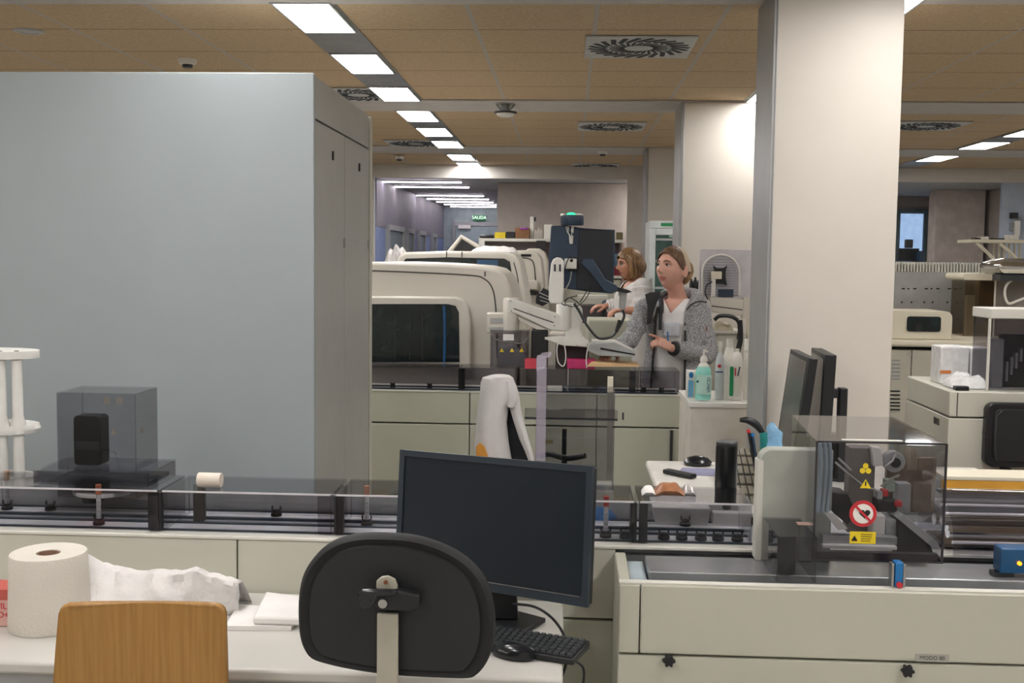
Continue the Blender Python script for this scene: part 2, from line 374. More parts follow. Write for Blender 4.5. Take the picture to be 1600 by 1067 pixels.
# corridor
LX = -2.42; m_cor = mat('corridor_blue_panel', '8090b8', .6, var=.05); m_corup = mat('corridor_streaked_panel', '8d8780', .6, scale=3, col2='74738c', stretch=(8, 8, 1))
struct(MB().box(LX-.1, LX, ENDY+.08, 21.100, 0, 2.655).build('wall_corridor_left', m_cor))
o = struct(MB().box(LX, LX+.008, ENDY+.08, 21.000, 2.05, 2.655).build('trim_21', m_corup))
struct(MB().box(CR-.0, CR+.1, 14.4, 21.100, 0, 2.655).build('wall_corridor_right', m_wbrown))
m_far = mat('pale_teal_wall', 'a9b8b9', .6)
struct(MB().box(LX-.1, CR+.1, 21.100, 21.200, 0, 2.655).build('wall_corridor_end', m_far))
struct(MB().box(LX-.1, PR+1.2, ENDY+.08, 21.200, CZ-.160, CZ-.12).build('ceiling_corridor', mat('corridor_ceiling_grey', 'b2b4b6', .7)))
m_tubel = lamp_mat('corridor_light_diffuser', 'fff4ff', 22)
names_c = ['longest corridor light bar, nearest of the corridor', 'second corridor light bar from the front', 'third corridor light bar from the front', 'fourth corridor light bar from the front', 'fifth corridor light bar from the front', 'sixth corridor light bar from the front', 'farthest corridor light bar by the green exit sign']
for (a, b, y), n in zip(((560, 720, 283.5), (612, 732, 291.5), (652, 755, 305), (668, 763, 310.5), (683, 770, 315), (695, 775, 319), (705, 775, 322.5)), names_c):
    q0 = at(a, y, Z=2.645); q1 = at(b, y, Z=2.645); Yq = (q0.y+q1.y)/2
    t = thing('corridor_light', n, 'ceiling light', (q0.x, Yq, 2.655), group='light bars across the corridor ceiling')
    MB().box(q0.x-.01, q1.x+.01, Yq-.03, Yq+.03, 2.643, 2.6595).build('housing', m_frame, t)
    MB().box(q0.x, q1.x, Yq-.017, Yq+.017, 2.630, 2.6425).build('diffuser', m_tubel, t)
# doors along the corridor's left wall
m_dfr = mat('door_frame_grey', 'a3a7a6', .5); m_gl = smoked('window_glass', 'b9c9c9'); m_dl = mat('glazed_door_leaf', '7f9196', .3)
for i, (a, b) in enumerate(((604, 626), (634, 642), (652, 660), (673, 678))):
    ya = at(a, 400, X=LX).y; yb = at(b, 400, X=LX).y
    ya, yb = sorted((ya, yb)); ya = max(ya, ENDY+.25)
    d = struct(MB().box(LX-.02, LX+.02, ya, yb, 0, 2.02).build('door_%d' % (i+1), m_dl))
    f = MB(); f.box(LX-.03, LX+.05, ya-.09, ya-.005, 0, 2.1); f.box(LX-.03, LX+.05, yb+.005, yb+.09, 0, 2.1); f.box(LX-.03, LX+.05, ya-.004, yb+.004, 2.03, 2.1)
    f.build('door_frame', m_dfr, d)
    MB().box(LX+.021, LX+.05, ya+.1, ya+.14, .95, 1.15).build('door_handle', m_steel, d)
# far door with exit sign
X0, X1, Z0, Z1 = rect(707, 347, 773, 500, 21.100); X1 = CR-.12
d = struct(MB().box(X0+.06, X1-.06, 21.060, 21.100, 0, Z1-.08).build('door_9', mat('far_door_leaf', '9fb0b3', .5)))
f = MB(); f.box(X0, X0+.055, 21.040, 21.100, 0, Z1); f.box(X1-.055, X1, 21.040, 21.100, 0, Z1); f.box(X0+.056, X1-.056, 21.040, 21.100, Z1-.075, Z1); f.build('door_frame', m_dfr, d)
p = at(716, 353, Y=21.000); MB().box(p.x, p.x+.24, 21.000, 21.040, p.z-.05, p.z+.02).build('door_closer', m_white, d)
X0, X1, Z0, Z1 = rect(738, 335.5, 758, 343.5, 20.900)
s = thing('exit_sign', 'green exit sign on the far corridor wall', 'exit sign', (X0, 21.050, Z0))
MB().box(X0, X1, 21.020, 21.080, Z0, Z1).build('sign_panel', mat('exit_green', '1c6b3a', .4, emit=.5), s)
text('lettering', 'SALIDA', s, lamp_mat('exit_letter_white', 'e9fff0', 1.4), ((X0+X1)/2, 21.015, (Z0+Z1)/2), (1, 0, 0), (0, 0, 1), .085)
# room seen through the opening on the right
struct(MB().box(OX0-.9, OX1+.4, 16.6, 16.7, 0, 2.655).build('wall_annex_end', m_wbrown))
struct(MB().box(OX1+.4, OX1+.5, ENDY+.08, 16.6, 0, 2.655).build('wall_annex_right', m_wbrown))
struct(MB().box(OX0-.9, OX1+.5, ENDY+.08, 16.7, CZ-.160, CZ-.12).build('ceiling_annex', MATS['corridor_ceiling_grey'] if 'corridor_ceiling_grey' in MATS else m_plaster))
dup(ltp, (OX0-.35, 14.6, CZ-.161), 'added unseen fill light panel above the room right of the front pillar', group='ceiling lights outside the picture'); dup(ltp, (PR+.5, 13.9, CZ-.161), 'added unseen fill light panel behind the far bulkhead', group='ceiling lights outside the picture')  # two added lamps, out of view, brighten the dim walls past the bulkhead
X0, X1, Z0, Z1 = rect(1462, 288, 1536, 405, 15.0); struct(MB().box(X0, X1+.02, 15.0, 15.3, 0, 2.655).build('wall_annex_pier', mat('painted_wall_light_taupe', 'cdc2ba', .75)))
m_bglass = mat('daylit_blue_glass', '8fa9cb', .15, emit=1.0)
for i, (a, b, t_, yy) in enumerate(((1404, 1440, 334, 16.6), (1541, 1560, 322, 15.2))):
    X0, X1, Z0, Z1 = rect(a, t_, b, 420, yy)
    d = struct(MB().box(X0, X1, yy-.03, yy-.005, 0.9, Z1).build('window_%d' % (i+1), m_bglass))
    f = MB(); f.box(X0-.06, X0-.002, yy-.06, yy-.003, 0, Z1+.06); f.box(X1+.002, X1+.06, yy-.06, yy-.003, 0, Z1+.06); f.box(X0-.001, X1+.001, yy-.06, yy-.003, Z1+.002, Z1+.06); f.box(X0-.001, X1+.001, yy-.06, yy-.003, 0, .898)
    f.build('window_frame', mat('window_frame_teal_grey', '6e7f86', .5), d)
struct(MB().box(-6, 9, -3.3, -3.2, 0, CZ).build('wall_rear', m_wall))

# pillars
m_pil = mat('cream_painted_pillar', 'cac4ba', .6, var=.012, scale=4, bump=.03); m_pilside = mat('grey_pillar_cladding', '9b9c9c', .4, metal=.15, var=.03)
def pillar(n, x0, x1, y0, d, side_w):
    a = at(x0, 330, Y=y0).x; b = at(x1, 330, Y=y0).x
    o = struct(MB().box(a, b, y0, y0+d, 0, CZ-.013).build('pillar_%d' % n, m_pil, bevel=.004))
    q = MB().box(a-.012, a-.0005, y0-.004, y0+d+.004, 0, CZ-.014); q.box(a-.0004, a+side_w, y0-.006, y0-.0005, 0, CZ-.014)
    q.build('corner_cladding', m_pilside, o, bevel=.002)
    return a, b
PA = pillar(1, 1205, 1402, 4.70, .40, .006)
pillar(2, 1063.5, 1176, 8.03, .45, .012)
pillar(3, 1010, 1100, 11.30, .5, .012)
# ================================================================== TALL CABINET (left)
ZC = 2.34
A0 = at(-30, 99, Z=ZC); A1 = at(490, 113.5, Z=ZC); A2 = at(592, 180, Z=ZC)
yF = A1.y; xs = A1.x; yE = A2.y
cab = thing('tall_cabinet', 'tall grey cabinet with a big blank blue-grey end panel and locker doors', 'cabinet', (xs-.6, yF, 0))
m_cab = mat('blue_grey_laminate', '9fa8ab', .5, var=.012, scale=3); m_cabd = mat('grey_locker_door', 'a9a9a5', .42, var=.02)
MB().box(-2.6, xs, yF, yF+.03, .0, ZC).build('end_panel', m_cab, cab, bevel=.003)
MB().box(-2.6, xs-.03, yF+.031, yE-.10, .0, ZC-.003).build('body', m_cabd, cab)
zt = at(520, 160, X=xs-.01).z
ys_ = [at(x, 400, X=xs).y for x in (494, 540, 577.5)]
MB().box(xs-.029, xs-.006, yF+.034, ys_[2], ZC-.16, ZC-.004).build('top_rail', m_cabd, cab, bevel=.002)
for i in range(2):
    d = MB().box(xs-.029, xs-.004, ys_[i]+.004, ys_[i+1]-.004, .06, ZC-.168).build('door', m_cabd, cab, bevel=.002)
    ym = (ys_[i]+ys_[i+1])/2+.03
    MB().box(xs-.0035, xs+.002, ym-.008, ym+.008, ZC-.29, ZC-.255).build('lock', m_black, d)
    MB().box(xs-.0035, xs+.005, ys_[i+1]-.03, ys_[i+1]-.012, 1.70, 1.74).build('handle', m_steel, d)
MB().box(xs-.028, xs-.02, yF+.032, ys_[2]+.004, .04, ZC-.01).build('door_gap', m_gap, cab)
MB().box(xs-.6, xs+.002, ys_[2]+.006, yE+.02, 0, ZC-.01).build('side_post', m_beige2, cab, bevel=.004)

# ================================================================== LAB TABLE in front
TZ = .74
yT0 = at(440, 1047, Z=TZ).y; T0 = 2.90; xT = at(880, 1015, Z=TZ).x
tb = thing('lab_table', 'white laboratory table in front with rounded front edge', 'table', (-.8, 2.6, 0))
MB().box(-2.3, xT, yT0, T0-.012, TZ-.03, TZ).build('tabletop', mat('table_white_laminate', 'c3c1bb', .35, var=.015), tb, bevel=.008)
MB().box(-2.28, xT-.03, yT0+.03, yT0+.05, TZ-.10, TZ-.031).build('apron', m_lgrey, tb)
for x in (-2.25, -1.0, xT-.08):
    for y in (yT0+.06, T0-.08): MB().box(x, x+.04, y, y+.04, 0, TZ-.031).build('leg', m_lgrey, tb)

# ================================================================== FRONT TRANSPORT TRACK
DZ = .89; XL = -2.35; XR = at(1183, 800, Y=T0).x
tr = thing('sample_track', 'long beige sample transport track across the picture behind the white table', 'conveyor', (0, 3.1, 0))
xe = at(962, 900, Y=T0).x
zs = at(900, 967, Y=T0).z
for a, b in ((XL, -.9), (-.896, xe-.002)): MB().box(a, b, T0, T0+.03, zs+.003, DZ-.008).build('upper_panel', m_beige2, tr, bevel=.003)
for a, b in ((XL, -.45), (-.446, xe-.002)): MB().box(a, b, T0, T0+.03, .08, zs-.003).build('lower_panel', m_beige, tr, bevel=.003)
MB().box(XL, XR+2.0, T0+.031, T0+.38, .03, DZ-.03).build('body', m_grey, tr)
MB().box(XL, XR+2.0, T0-.004, T0+.045, DZ-.007, DZ+.002).build('front_lip', m_lip, tr, bevel=.002)
MB().box(XL, XR+2.0, T0+.046, T0+.38, DZ-.028, DZ-.004).build('deck', mat('deck_grey_metal', 'b9bcc0', .35, metal=.2), tr)
m_lane = mat('conveyor_lane_white', 'd5d6d8', .35); m_rail = mat('track_rail_blue_black', '36434f', .35, metal=.4)
lanes = [(.05, .062), (.135, .15), (.20, .212), (.29, .30)]
for a, b in lanes: MB().box(XL, XR, T0+a, T0+b, DZ-.003, DZ+.004).build('rail', m_rail, tr)
for a, b in ((.064, .133), (.214, .288)): MB().box(XL, XR, T0+a, T0+b, DZ-.0035, DZ).build('conveyor_belt', m_lane, tr)
MB().box(XL, XR, T0+.31, T0+.34, DZ-.003, DZ+.05).build('back_rail', m_lgrey, tr)
# covers
cz1 = at(400, 770, Y=T0+.02).z; CB = T0+.235
CB = at(400, 745, Z=cz1).y
segs = [(-60, 248), (252, 519), (523, 993), (998, 1178)]
for i, (a, b) in enumerate(segs):
    xa, xb = at(a, 775, Y=T0+.02).x, at(b, 775, Y=T0+.02).x
    h = hood_mesh(xa+.002, xb-.002, T0+.02, CB, DZ+.006, cz1, .004).build('smoked_cover', m_sm, tr)
    MB().box(xa+.004, xb-.004, T0+.016, T0+.0195, cz1-.003, cz1+.0015).build('cover_edge', mat('polished_acrylic_edge', 'c9c6cc', .2), h)
for a, b, m, y in ((231, 252, m_black, .024), (496, 521, m_sm2, .024), (521.5, 536, m_dark, .03), (984, 995, m_black, .03), (998.5, 1012, m_dark, .024), (302, 319, mat('brown_black_post', '2c2622', .4), .14)):
    X0, X1, _, _ = rect(a, 800, b, 850, T0+y); MB().box(X0, X1, T0+y+.001, T0+y+.02, DZ+.006, cz1-.006).build('divider_post', m, tr, bevel=.001)
for x, y in ((1085, 845), (1003, 850), (1037, 846), (1065, 846), (1095, 847), (1122, 849), (1150, 850), (980, 856), (1070, 826)):
    pass
# pucks
def puck(px, py, Yo, label, tube=None, tcol=None):
    p = at(px, py, Y=T0+Yo); x = p.x; y = T0+Yo
    t = thing('sample_tube' if tube else 'tube_carrier', label, 'sample tube' if tube else 'tube carrier', (x, y, DZ), group='capped sample tubes riding on the track' if tube else 'empty tube carriers on the front track')
    b = MB().lathe((0, 0, 0), [(.016, .0006), (.0165, .008), (.012, .012), (.011, .018)], 16)
    b.build('carrier_base', m_blackm, t, local=True, smooth=True)
    b = MB()
    for s in (-1, 1): b.box(s*.0125-.002, s*.0125+.002, -.003, .003, .0181, .03)
    b.build('prong', m_blackm, t, local=True)
    if tube:
        MB().lathe((0, 0, 0), [(.0066, .019), (.0066, .088)], 14).build('tube_glass', mat('tube_with_paper_label', 'cfcfd0', .4, scale=90, col2='8f9196', stretch=(.4, .4, 1)), t, local=True, smooth=True)
        MB().lathe((0, 0, 0), [(.0082, .0885), (.0086, .105), (.008, .116), (.004, .117)], 14).build('cap', tcol, t, local=True, smooth=True)
    return t
m_cap = mat('tube_cap_salmon', 'c0714f', .45); m_capr = mat('tube_cap_red', 'b8493f', .45)
puck(155, 845, .095, 'capped sample tube under the smoked cover behind the paper roll', 1, m_cap)
puck(12, 820, .25, 'orange capped sample tube at the left edge of the track', 1, mat('tube_cap_amber', 'b4712c', .45))
puck(573, 830, .16, 'capped sample tube just left of the big black monitor', 1, m_cap)
puck(946, 850, .095, 'red capped sample tube just right of the big black monitor', 1, m_capr)
for x, yo, n in ((1037, .09, 'empty black tube carrier, leftmost of the row beside the grey rounded plate'), (1065, .09, 'empty black tube carrier, second of the row beside the grey rounded plate'), (1095, .09, 'empty black tube carrier, third of the row beside the grey rounded plate'),
                 (1122, .09, 'empty black tube carrier, fourth of the row beside the grey rounded plate'), (1152, .09, 'empty black tube carrier, fifth of the row nearest the grey rounded plate'), (1070, .25, 'lone empty black tube carrier on the rear lane behind the row'),
                 (977, .09, 'empty black tube carrier beside the red capped tube'), (432, .25, 'empty black tube carrier in the middle of the long smoked cover'), (80, .25, 'empty black tube carrier on the rear lane left of the smoked column')):
    puck(x, 845, yo, n)
# ---- left sampling hood on the track
hy = T0+.18; zp1 = at(150, 735, Y=hy).z; zp0 = at(150, 765, Y=hy-.015).z
hd = thing('smoked_sampling_hood', 'cube-shaped smoked acrylic hood on a dark plinth over the left of the track', 'acrylic hood', (at(160, 700, Y=hy).x, hy+.1, DZ))
X0, X1, Z0, Z1 = rect(89, 614, 212, 735, hy); Z1 = at(150, 614, Y=hy).z
CD = .17
hood_mesh(X0, X1, hy, hy+CD, zp1+.001, Z1, .004).build('cube_cover', m_sm, hd)
Q0, Q1, _, _ = rect(52, 735, 232, 765, hy-.02)
hood_mesh(Q0, Q1, hy-.02, hy+CD+.03, zp0, zp1, .005).build('plinth_cover', m_sm2, hd)
MB().box(Q0+.03, Q1-.012, hy, hy+CD+.01, zp0+.005, zp0+.020).build('plinth_plate', m_dark, hd, bevel=.003)
X2, X3, _, _ = rect(86, 790, 210, 830, hy-.01)
hood_mesh(X2, X3, hy-.012+.02, hy+CD, DZ+.056, zp0-.001, .004).build('lower_cover', m_sm2, hd)
bx0, bx1, _, _ = rect(117, 650, 160, 730, hy+.07); MB().rbox(bx0, bx1, zp1+.002, at(138, 650, Y=hy+.06).z, hy+.06, hy+.12, .012).build('sensor_block', m_black, hd, bevel=.003)
MB().box(bx0+.006, bx1-.006, hy+.058, hy+.0599, zp1+.05, zp1+.075).build('sensor_band', m_dark, hd)
MB().cyl(((bx0+bx1)/2, hy+.09, zp0-.002), ((bx0+bx1)/2, hy+.09, zp0-.06), .03).build('motor', m_black, hd)
MB().tube(spline([at(a, b, Y=hy+.06) for a, b in ((148, 712), (165, 703), (180, 708), (186, 728), (190, 733))]), .003, 8).build('sample_line', m_clear, hd, smooth=True)
c = at(165, 803, Y=hy+.08); MB().lathe((c.x, c.y, DZ+.058), [(.05, 0), (.09, 0), (.092, .006), (.09, .012), (.05, .012)], 36, caps=False).build('reel_disc', m_white, hd, smooth=True)
m_mark = mat('faded_warning_print', '6e6a66', .5)
for px, py, Yp in ((178, 674, hy-.0008), (217, 675, hy-.0008)):
    if px > 212: c = at(214, 675, X=X1+.0008); pts = [(X1+.0008, hy+.06, 0)]; 
    w = .011
    if px < 212:
        p = at(px, py, Y=Yp); MB().ext([(p.x-w, Yp, p.z-.009), (p.x+w, Yp, p.z-.009), (p.x, Yp, p.z+.011)], (0, -.0006, 0)).build('warning_triangle', m_mark, hd)
    else:
        zz = at(178, 674, Y=hy).z; MB().ext([(X1+.0005, hy+.03, zz-.009), (X1+.0005, hy+.056, zz-.009), (X1+.0005, hy+.043, zz+.011)], (.0006, 0, 0)).build('warning_triangle', m_mark, hd)
for a in (162, 181):
    q0, q1, _, _ = rect(a, 620, a+10, 633, hy-.001); zz = at(172, 626, Y=hy).z; MB().box(q0, q1, hy-.0012, hy-.0004, zz-.01, zz+.01).build('printed_label', m_mark, hd)
# adhesive tape roll on the cover
p = at(328, 757, Y=T0+.08); r = .0205
b = MB(); xs0 = at(311, 757, Y=T0+.08).x; xs1 = at(347, 757, Y=T0+.08).x
o = b.loft([[(x, T0+.075+math.cos(t)*q, cz1+r+.001+math.sin(t)*q) for t in [2*PI*k/28 for k in range(28)]] for x, q in ((xs0, r*.5), (xs0, r-.001), (xs0+.001, r), (xs1-.001, r), (xs1, r-.001), (xs1, r*.5))], caps=True).build('label_roll', mat('cream_paper_roll', 'd9cfc2', .7), smooth=True)
tag(o, 'small roll of cream label tape lying on the smoked track cover', 'roll of tape')
# wrapped packet on the right cover
pk = thing('wafer_packet', 'torn wrapper with a brown print lying on the smoked cover behind the monitor', 'packet', tuple(at(1045, 770, Z=cz1)))
def pillow(xa, xb, yc, z0, w, h, tilt=0, seg=10, seed=0):
    rings = []
    for i in range(seg+1):
        t = i/seg; x = xa+(xb-xa)*t; e = max(.12, min(1, 4*t, 4*(1-t))) ** .5
        ring = []
        for k in range(14):
            a = 2*PI*k/14; nn = mnoise.noise(Vector((x*60+seed, math.cos(a)*2, math.sin(a)*2)))*.16
            ring.append((x, yc+math.cos(a)*w*(1+nn)+(t-.5)*tilt, z0+h*e*(1+nn*.8)*(1+math.sin(a))+.0005))
        rings.append(ring)
    return MB().loft(rings)
yk = T0+.11
xa, xb, xc, xd = [at(q, 760, Y=yk).x for q in (1003, 1023, 1066, 1086)]
pillow(xa, xb+.002, yk, cz1, .03, .012, seed=1).build('white_end', m_paper, pk, smooth=True)
pillow(xb, xc+.003, yk, cz1, .033, .018, seed=2).build('brown_wrapper', mat('brown_printed_wrapper', 'b07a56', .35, scale=20, col2='8e5b3c', bump=.3), pk, smooth=True)
pillow(xc, xd, yk, cz1, .03, .015, seed=3).build('foil_end', mat('crumpled_foil', 'c6c3c4', .25, metal=.5, bump=.5), pk, smooth=True)

# ================================================================== RIGHT MODULE
MF = 2.60; mz = .893
ML = at(968, 905, Y=MF).x; MR = 1.75
md = thing('analyser_module', 'large beige analyser module jutting forward on the right with an open deck on top', 'laboratory machine', ((ML+MR)/2, MF+.2, 0))
zs2 = (at(975, 1019, Y=MF).z+at(1560, 1043, Y=MF).z)/2
zt2 = (at(1030, 912, Y=MF).z+at(1500, 930, Y=MF).z)/2
zt2 = min(zt2, mz)
m_mod = mat('module_beige_enamel', 'b6b6a7', .42, var=.015, scale=2)
xq = at(1000, 960, Y=MF).x
MB().box(ML, xq-.0015, MF, MF+.03, zs2+.003, zt2).build('corner_panel', m_mod, md, bevel=.004)
MB().box(xq+.0015, MR, MF, MF+.03, zs2+.003, zt2).build('upper_panel', m_mod, md, bevel=.004)
MB().box(ML, MR, MF+.004, MF+.03, .02, zs2-.003).build('lower_panel', m_mod, md, bevel=.004)
MB().box(ML, ML+.03, MF+.031, T0-.006, .0, zt2).build('side_panel', m_mod, md, bevel=.004)
MB().box(ML, MR, MF+.006, MF+.031, zt2+.0005, zt2+.004).build('front_lip', m_lip, md)
MB().box(ML+.031, MR, MF+.031, T0-.006, .1, zt2-.05).build('body', m_grey, md)
m_alu = mat('satin_aluminium', 'b4b7ba', .3, metal=.7)
MB().box(ML+.034, ML+.075, MF+.034, T0-.02, zt2-.049, zt2-.02).build('glass_plate', mat('pale_blue_plate', 'b9c8cf', .15), md)
MB().box(ML+.08, MR, MF+.12, T0-.03, zt2-.049, zt2+.0).build('guide_bar', m_alu, md, bevel=.003)
MB().box(ML+.08, MR, MF+.105, MF+.119, zt2-.049, zt2-.03).build('guide_slot', m_dark, md)
MB().box(ML+.08, MR, MF+.034, MF+.06, zt2-.049, zt2-.032).build('drip_channel', m_alu, md)
for px, py in ((1045, 1032), (1418, 1048)):
    p = at(px, py, Y=MF-.01); b = MB(); pts = []
    for k in range(24):
        a = 2*PI*k/24; r = .0135+.003*math.cos(6*a); pts.append((p.x+r*math.cos(a), MF-.018, p.z+r*math.sin(a)))
    b.ext(pts, (0, .014, 0)); b.cyl((p.x, MF-.004, p.z), (p.x, MF+.004, p.z), .006); b.build('star_knob', m_black, md, bevel=.001)
X0, X1, Z0, Z1 = rect(1430, 1022, 1483, 1034, MF-.001)
MB().box(X0, X1, MF-.0015, MF-.0003, Z0, Z1).build('name_plate', mat('name_plate_grey', 'a5a49a', .4), md)
text('lettering', 'MODO 80', md, m_dark, ((X0+X1)/2, MF-.0021, (Z0+Z1)/2), (1, 0, 0), (0, 0, 1), .0135, .0002)
# upright rounded plate
yP = T0-.055
X0, X1, Z0, Z1 = rect(1184, 702, 1300, 876, yP)
gp = MB().rbox(X0, X1, zt2+.0, Z1, yP, yP+.045, .035, corners=(0, 0, 0, 1)).build('upright_plate', mat('plate_grey_green', 'a9aca3', .5), None, bevel=.004)
MBe = MB().rbox(X0-.003, X0+.012, zt2+.001, Z1-.03, yP-.001, yP+.046, .004).build('white_edge', m_lip, gp)
tag(gp, 'upright grey plate with a rounded corner between keyboard and smoked hood', 'machine panel')
# smoked main hood
hy0 = 2.70; zh0 = at(1370, 878, Y=hy0).z; zh1 = at(1370, 691, Y=hy0).z
Xa, Xb = at(1273, 780, Y=hy0).x, at(1477, 780, Y=hy0).x
hb = 3.10; Xc = at(1240, 650, Z=zh1).x; hb = at(1320, 650, Z=zh1).y
mh = thing('smoked_decapper_hood', 'large smoked acrylic hood with warning stickers over the machine on the right', 'acrylic hood', ((Xa+Xb)/2, hy0+.15, zt2+.004))
zh0 = max(zh0, zt2+.012)
t = .005; b = MB()
b.hexa([(Xa, hy0, zh1-t), (Xb, hy0, zh1-t), (Xb, hb, zh1-t), (Xc, hb, zh1-t)], [(Xa, hy0, zh1), (Xb, hy0, zh1), (Xb, hb, zh1), (Xc, hb, zh1)])
b.box(Xa, Xb, hy0, hy0+t, zh0, zh1-t-.0004)
b.box(Xb-t, Xb, hy0+t+.0004, hb, zh0+.01, zh1-t-.0004)
b.hexa([(Xa, hy0+t+.0004, zh0+.01), (Xa+t, hy0+t+.0004, zh0+.01), (Xc+t, hb, zh0+.01), (Xc, hb, zh0+.01)], [(Xa, hy0+t+.0004, zh1-t-.0005), (Xa+t, hy0+t+.0004, zh1-t-.0005), (Xc+t, hb, zh1-t-.0005), (Xc, hb, zh1-t-.0005)])
b.build('smoked_box', m_sm, mh)
ed = mat('acrylic_dark_edge', '2b2a30', .25)
b = MB(); e = .003
b.box(Xa-.001, Xa+e, hy0-.001, hy0+.006, zh0, zh1); b.box(Xb-e, Xb+.001, hy0-.001, hy0+.006, zh0, zh1); b.box(Xa+e, Xb-e, hy0-.001, hy0+.003, zh1-.003, zh1+.001)
b.box(Xa+e, Xb-e, hy0-.001, hy0+.004, zh0, zh0+.004); b.build('edge_trim', ed, mh)
MB().box(at(1315, 686, Y=hy0+.02).x, at(1410, 686, Y=hy0+.02).x, hy0+.012, hy0+.026, zh1+.0005, zh1+.003).build('top_painted_reflection', m_white, mh, bevel=.001)  # white strip stands for a light reflected in the hood top
MB().box(Xa+.008, Xb-.008, hy0+.008, hy0+.03, zh0+.002, zh0+.02).build('base_bar', mat('dark_bronze_bar', '3a3234', .35), mh)
# hood contents
I0 = hy0+.06
def pb(name, a, b_, c, d, Y, dep, m, bev=.001, par=None):
    X0, X1, Z0, Z1 = rect(a, b_, c, d, Y); Z0 = max(Z0, zt2+.022)
    return MB().box(X0, X1, Y, Y+dep, Z0, Z1).build(name, m, par or mh, bevel=bev)
pb('support_column', 1326, 700, 1366, 832, I0+.14, .05, mat('column_taupe', '77716c', .5))
pb('rear_plate', 1385, 715, 1462, 800, I0+.25, .02, mat('rear_plate_brown', '7a6a5a', .5, scale=30, var=.2))
pb('cross_rail', 1285, 838, 1402, 850, I0+.02, .03, m_alu); pb('cross_rail', 1285, 853, 1402, 858, I0, .02, m_white)
pb('white_block', 1364, 806, 1383, 840, I0+.05, .05, m_white)
pb('guide_block', 1384, 812, 1401, 842, I0+.06, .05, m_lgrey)
pb('red_valve', 1380, 766, 1388, 776, I0+.10, .03, m_red); pb('red_valve', 1399, 784, 1410, 792, I0+.08, .03, m_red)
pb('gripper_block', 1371, 782, 1402, 800, I0+.09, .05, m_black); pb('gripper_block', 1371, 768, 1379, 780, I0+.10, .03, m_lgrey)
pb('bottle_row', 1402, 756, 1423, 800, I0+.16, .04, m_lgrey); pb('tube_stack', 1384, 750, 1398, 768, I0+.14, .03, mat('pale_green_plastic', '9db0a2', .5))
p = [at(a, c, Y=I0+.12) for a, c in ((1362, 698), (1377, 700), (1381, 727), (1365, 729))]; MB().ext(p, (0, .03, 0)).build('scanner_head', m_white, mh, bevel=.002)
p = [at(a, c, Y=I0+.05) for a, c in ((1402, 868), (1402, 812), (1412, 806), (1452, 846), (1460, 868))]; MB().ext(p, (0, .08, 0)).build('black_wedge', m_black, mh, bevel=.002)
p = [at(a, c, Y=I0+.04) for a, c in ((1402, 810), (1412, 804), (1464, 846), (1470, 858), (1460, 858))]; MB().ext(p, (0, .09, 0)).build('silver_chute', m_lgrey, mh, bevel=.001)
p = [at(a, c, Y=I0+.02) for a, c in ((1289, 802), (1303, 802), (1325, 826), (1310, 828))]; MB().ext(p, (0, .03, 0)).build('white_ramp', m_white, mh)
p = [at(a, c, Y=I0+.10) for a, c in ((1298, 768), (1325, 772), (1338, 800), (1325, 820), (1300, 800), (1292, 790))]; MB().ext(p, (0, .08, 0)).build('black_drive', m_black, mh, bevel=.003)
for k in range(3): 
    pts = spline([at(a+k*7.5, c, Y=I0+.02+k*.006) for a, c in ((1281, 692), (1283, 725), (1281, 760), (1277, 800))]); MB().tube(pts, .0055, 10).build('hose', mat('pale_blue_hose', 'a3b3bd', .25), mh, smooth=True)
for pts_ in (((1305, 722), (1325, 740), (1350, 760), (1368, 765)), ((1310, 716), (1330, 735)), ((1376, 760), (1392, 748), (1405, 742)), ((1382, 730), (1395, 720), (1402, 705))):
    MB().tube([at(a, c, Y=I0+.09) for a, c in pts_], .003, 8).build('linkage_rod', m_steel, mh, smooth=True)
c = at(1398, 722, Y=I0+.12)
b = MB(); b.cyl((c.x, c.y, c.z), (c.x, c.y+.03, c.z), .028, n=28); b.build('drive_wheel', m_lgrey, mh, bevel=.002)
MB().cyl((c.x, c.y-.012, c.z), (c.x, c.y-.001, c.z), .013).build('wheel_hub', m_black, mh)
for a in (1418, 1426): 
    c = at(a, 716, Y=I0+.14); MB().lathe(c, [(.012, -.03), (.014, -.025), (.014, .02), (.008, .03)], 16, .8, .8).build('canister', mat('tan_canister', '8f8574', .4), mh, smooth=True)
# stickers on the hood front
ys = hy0-.0012
def disc(name, px, py, r, m, dy=0, par=mh, n=36):
    c = at(px, py, Y=ys); return MB().ext([(c.x+r*math.cos(2*PI*k/n), ys-dy, c.z+r*math.sin(2*PI*k/n)) for k in range(n)], (0, .0006, 0)).build(name, m, par)
def mm(px): return px*hy0/F
pr = disc('prohibition_sign', 1348.5, 802.5, mm(21), m_red)
disc('sign_face', 1348.5, 802.5, mm(15.5), mat('sign_white', 'e6e2dd', .5), .0008, pr)
c = at(1351, 803, Y=ys); s_ = mm(8.5); ht = []
for k in range(40):
    a = 2*PI*k/40; ht.append((c.x+s_*math.sin(a)**3, ys-.0016, c.z+s_*(13*math.cos(a)-5*math.cos(2*a)-2*math.cos(3*a)-math.cos(4*a))/17+.001))
MB().ext(ht, (0, .0006, 0)).build('heart_symbol', m_black, pr)
c = at(1348.5, 802.5, Y=ys); w = mm(1.9); L_ = mm(19); d = Vector((1, 0, -1)).normalized(); nn = Vector((1, 0, 1)).normalized()
MB().ext([c+Vector((0, -.0024, 0))+q for q in (-d*L_-nn*w, d*L_-nn*w, d*L_+nn*w, -d*L_+nn*w)], (0, .0006, 0)).build('red_slash', m_red, pr)
c = at(1348, 840, Y=ys); yl = MB().box(c.x-mm(20), c.x+mm(20), ys, ys+.0006, c.z-mm(9.5), c.z+mm(9.5)).build('yellow_label', m_yellow, mh)
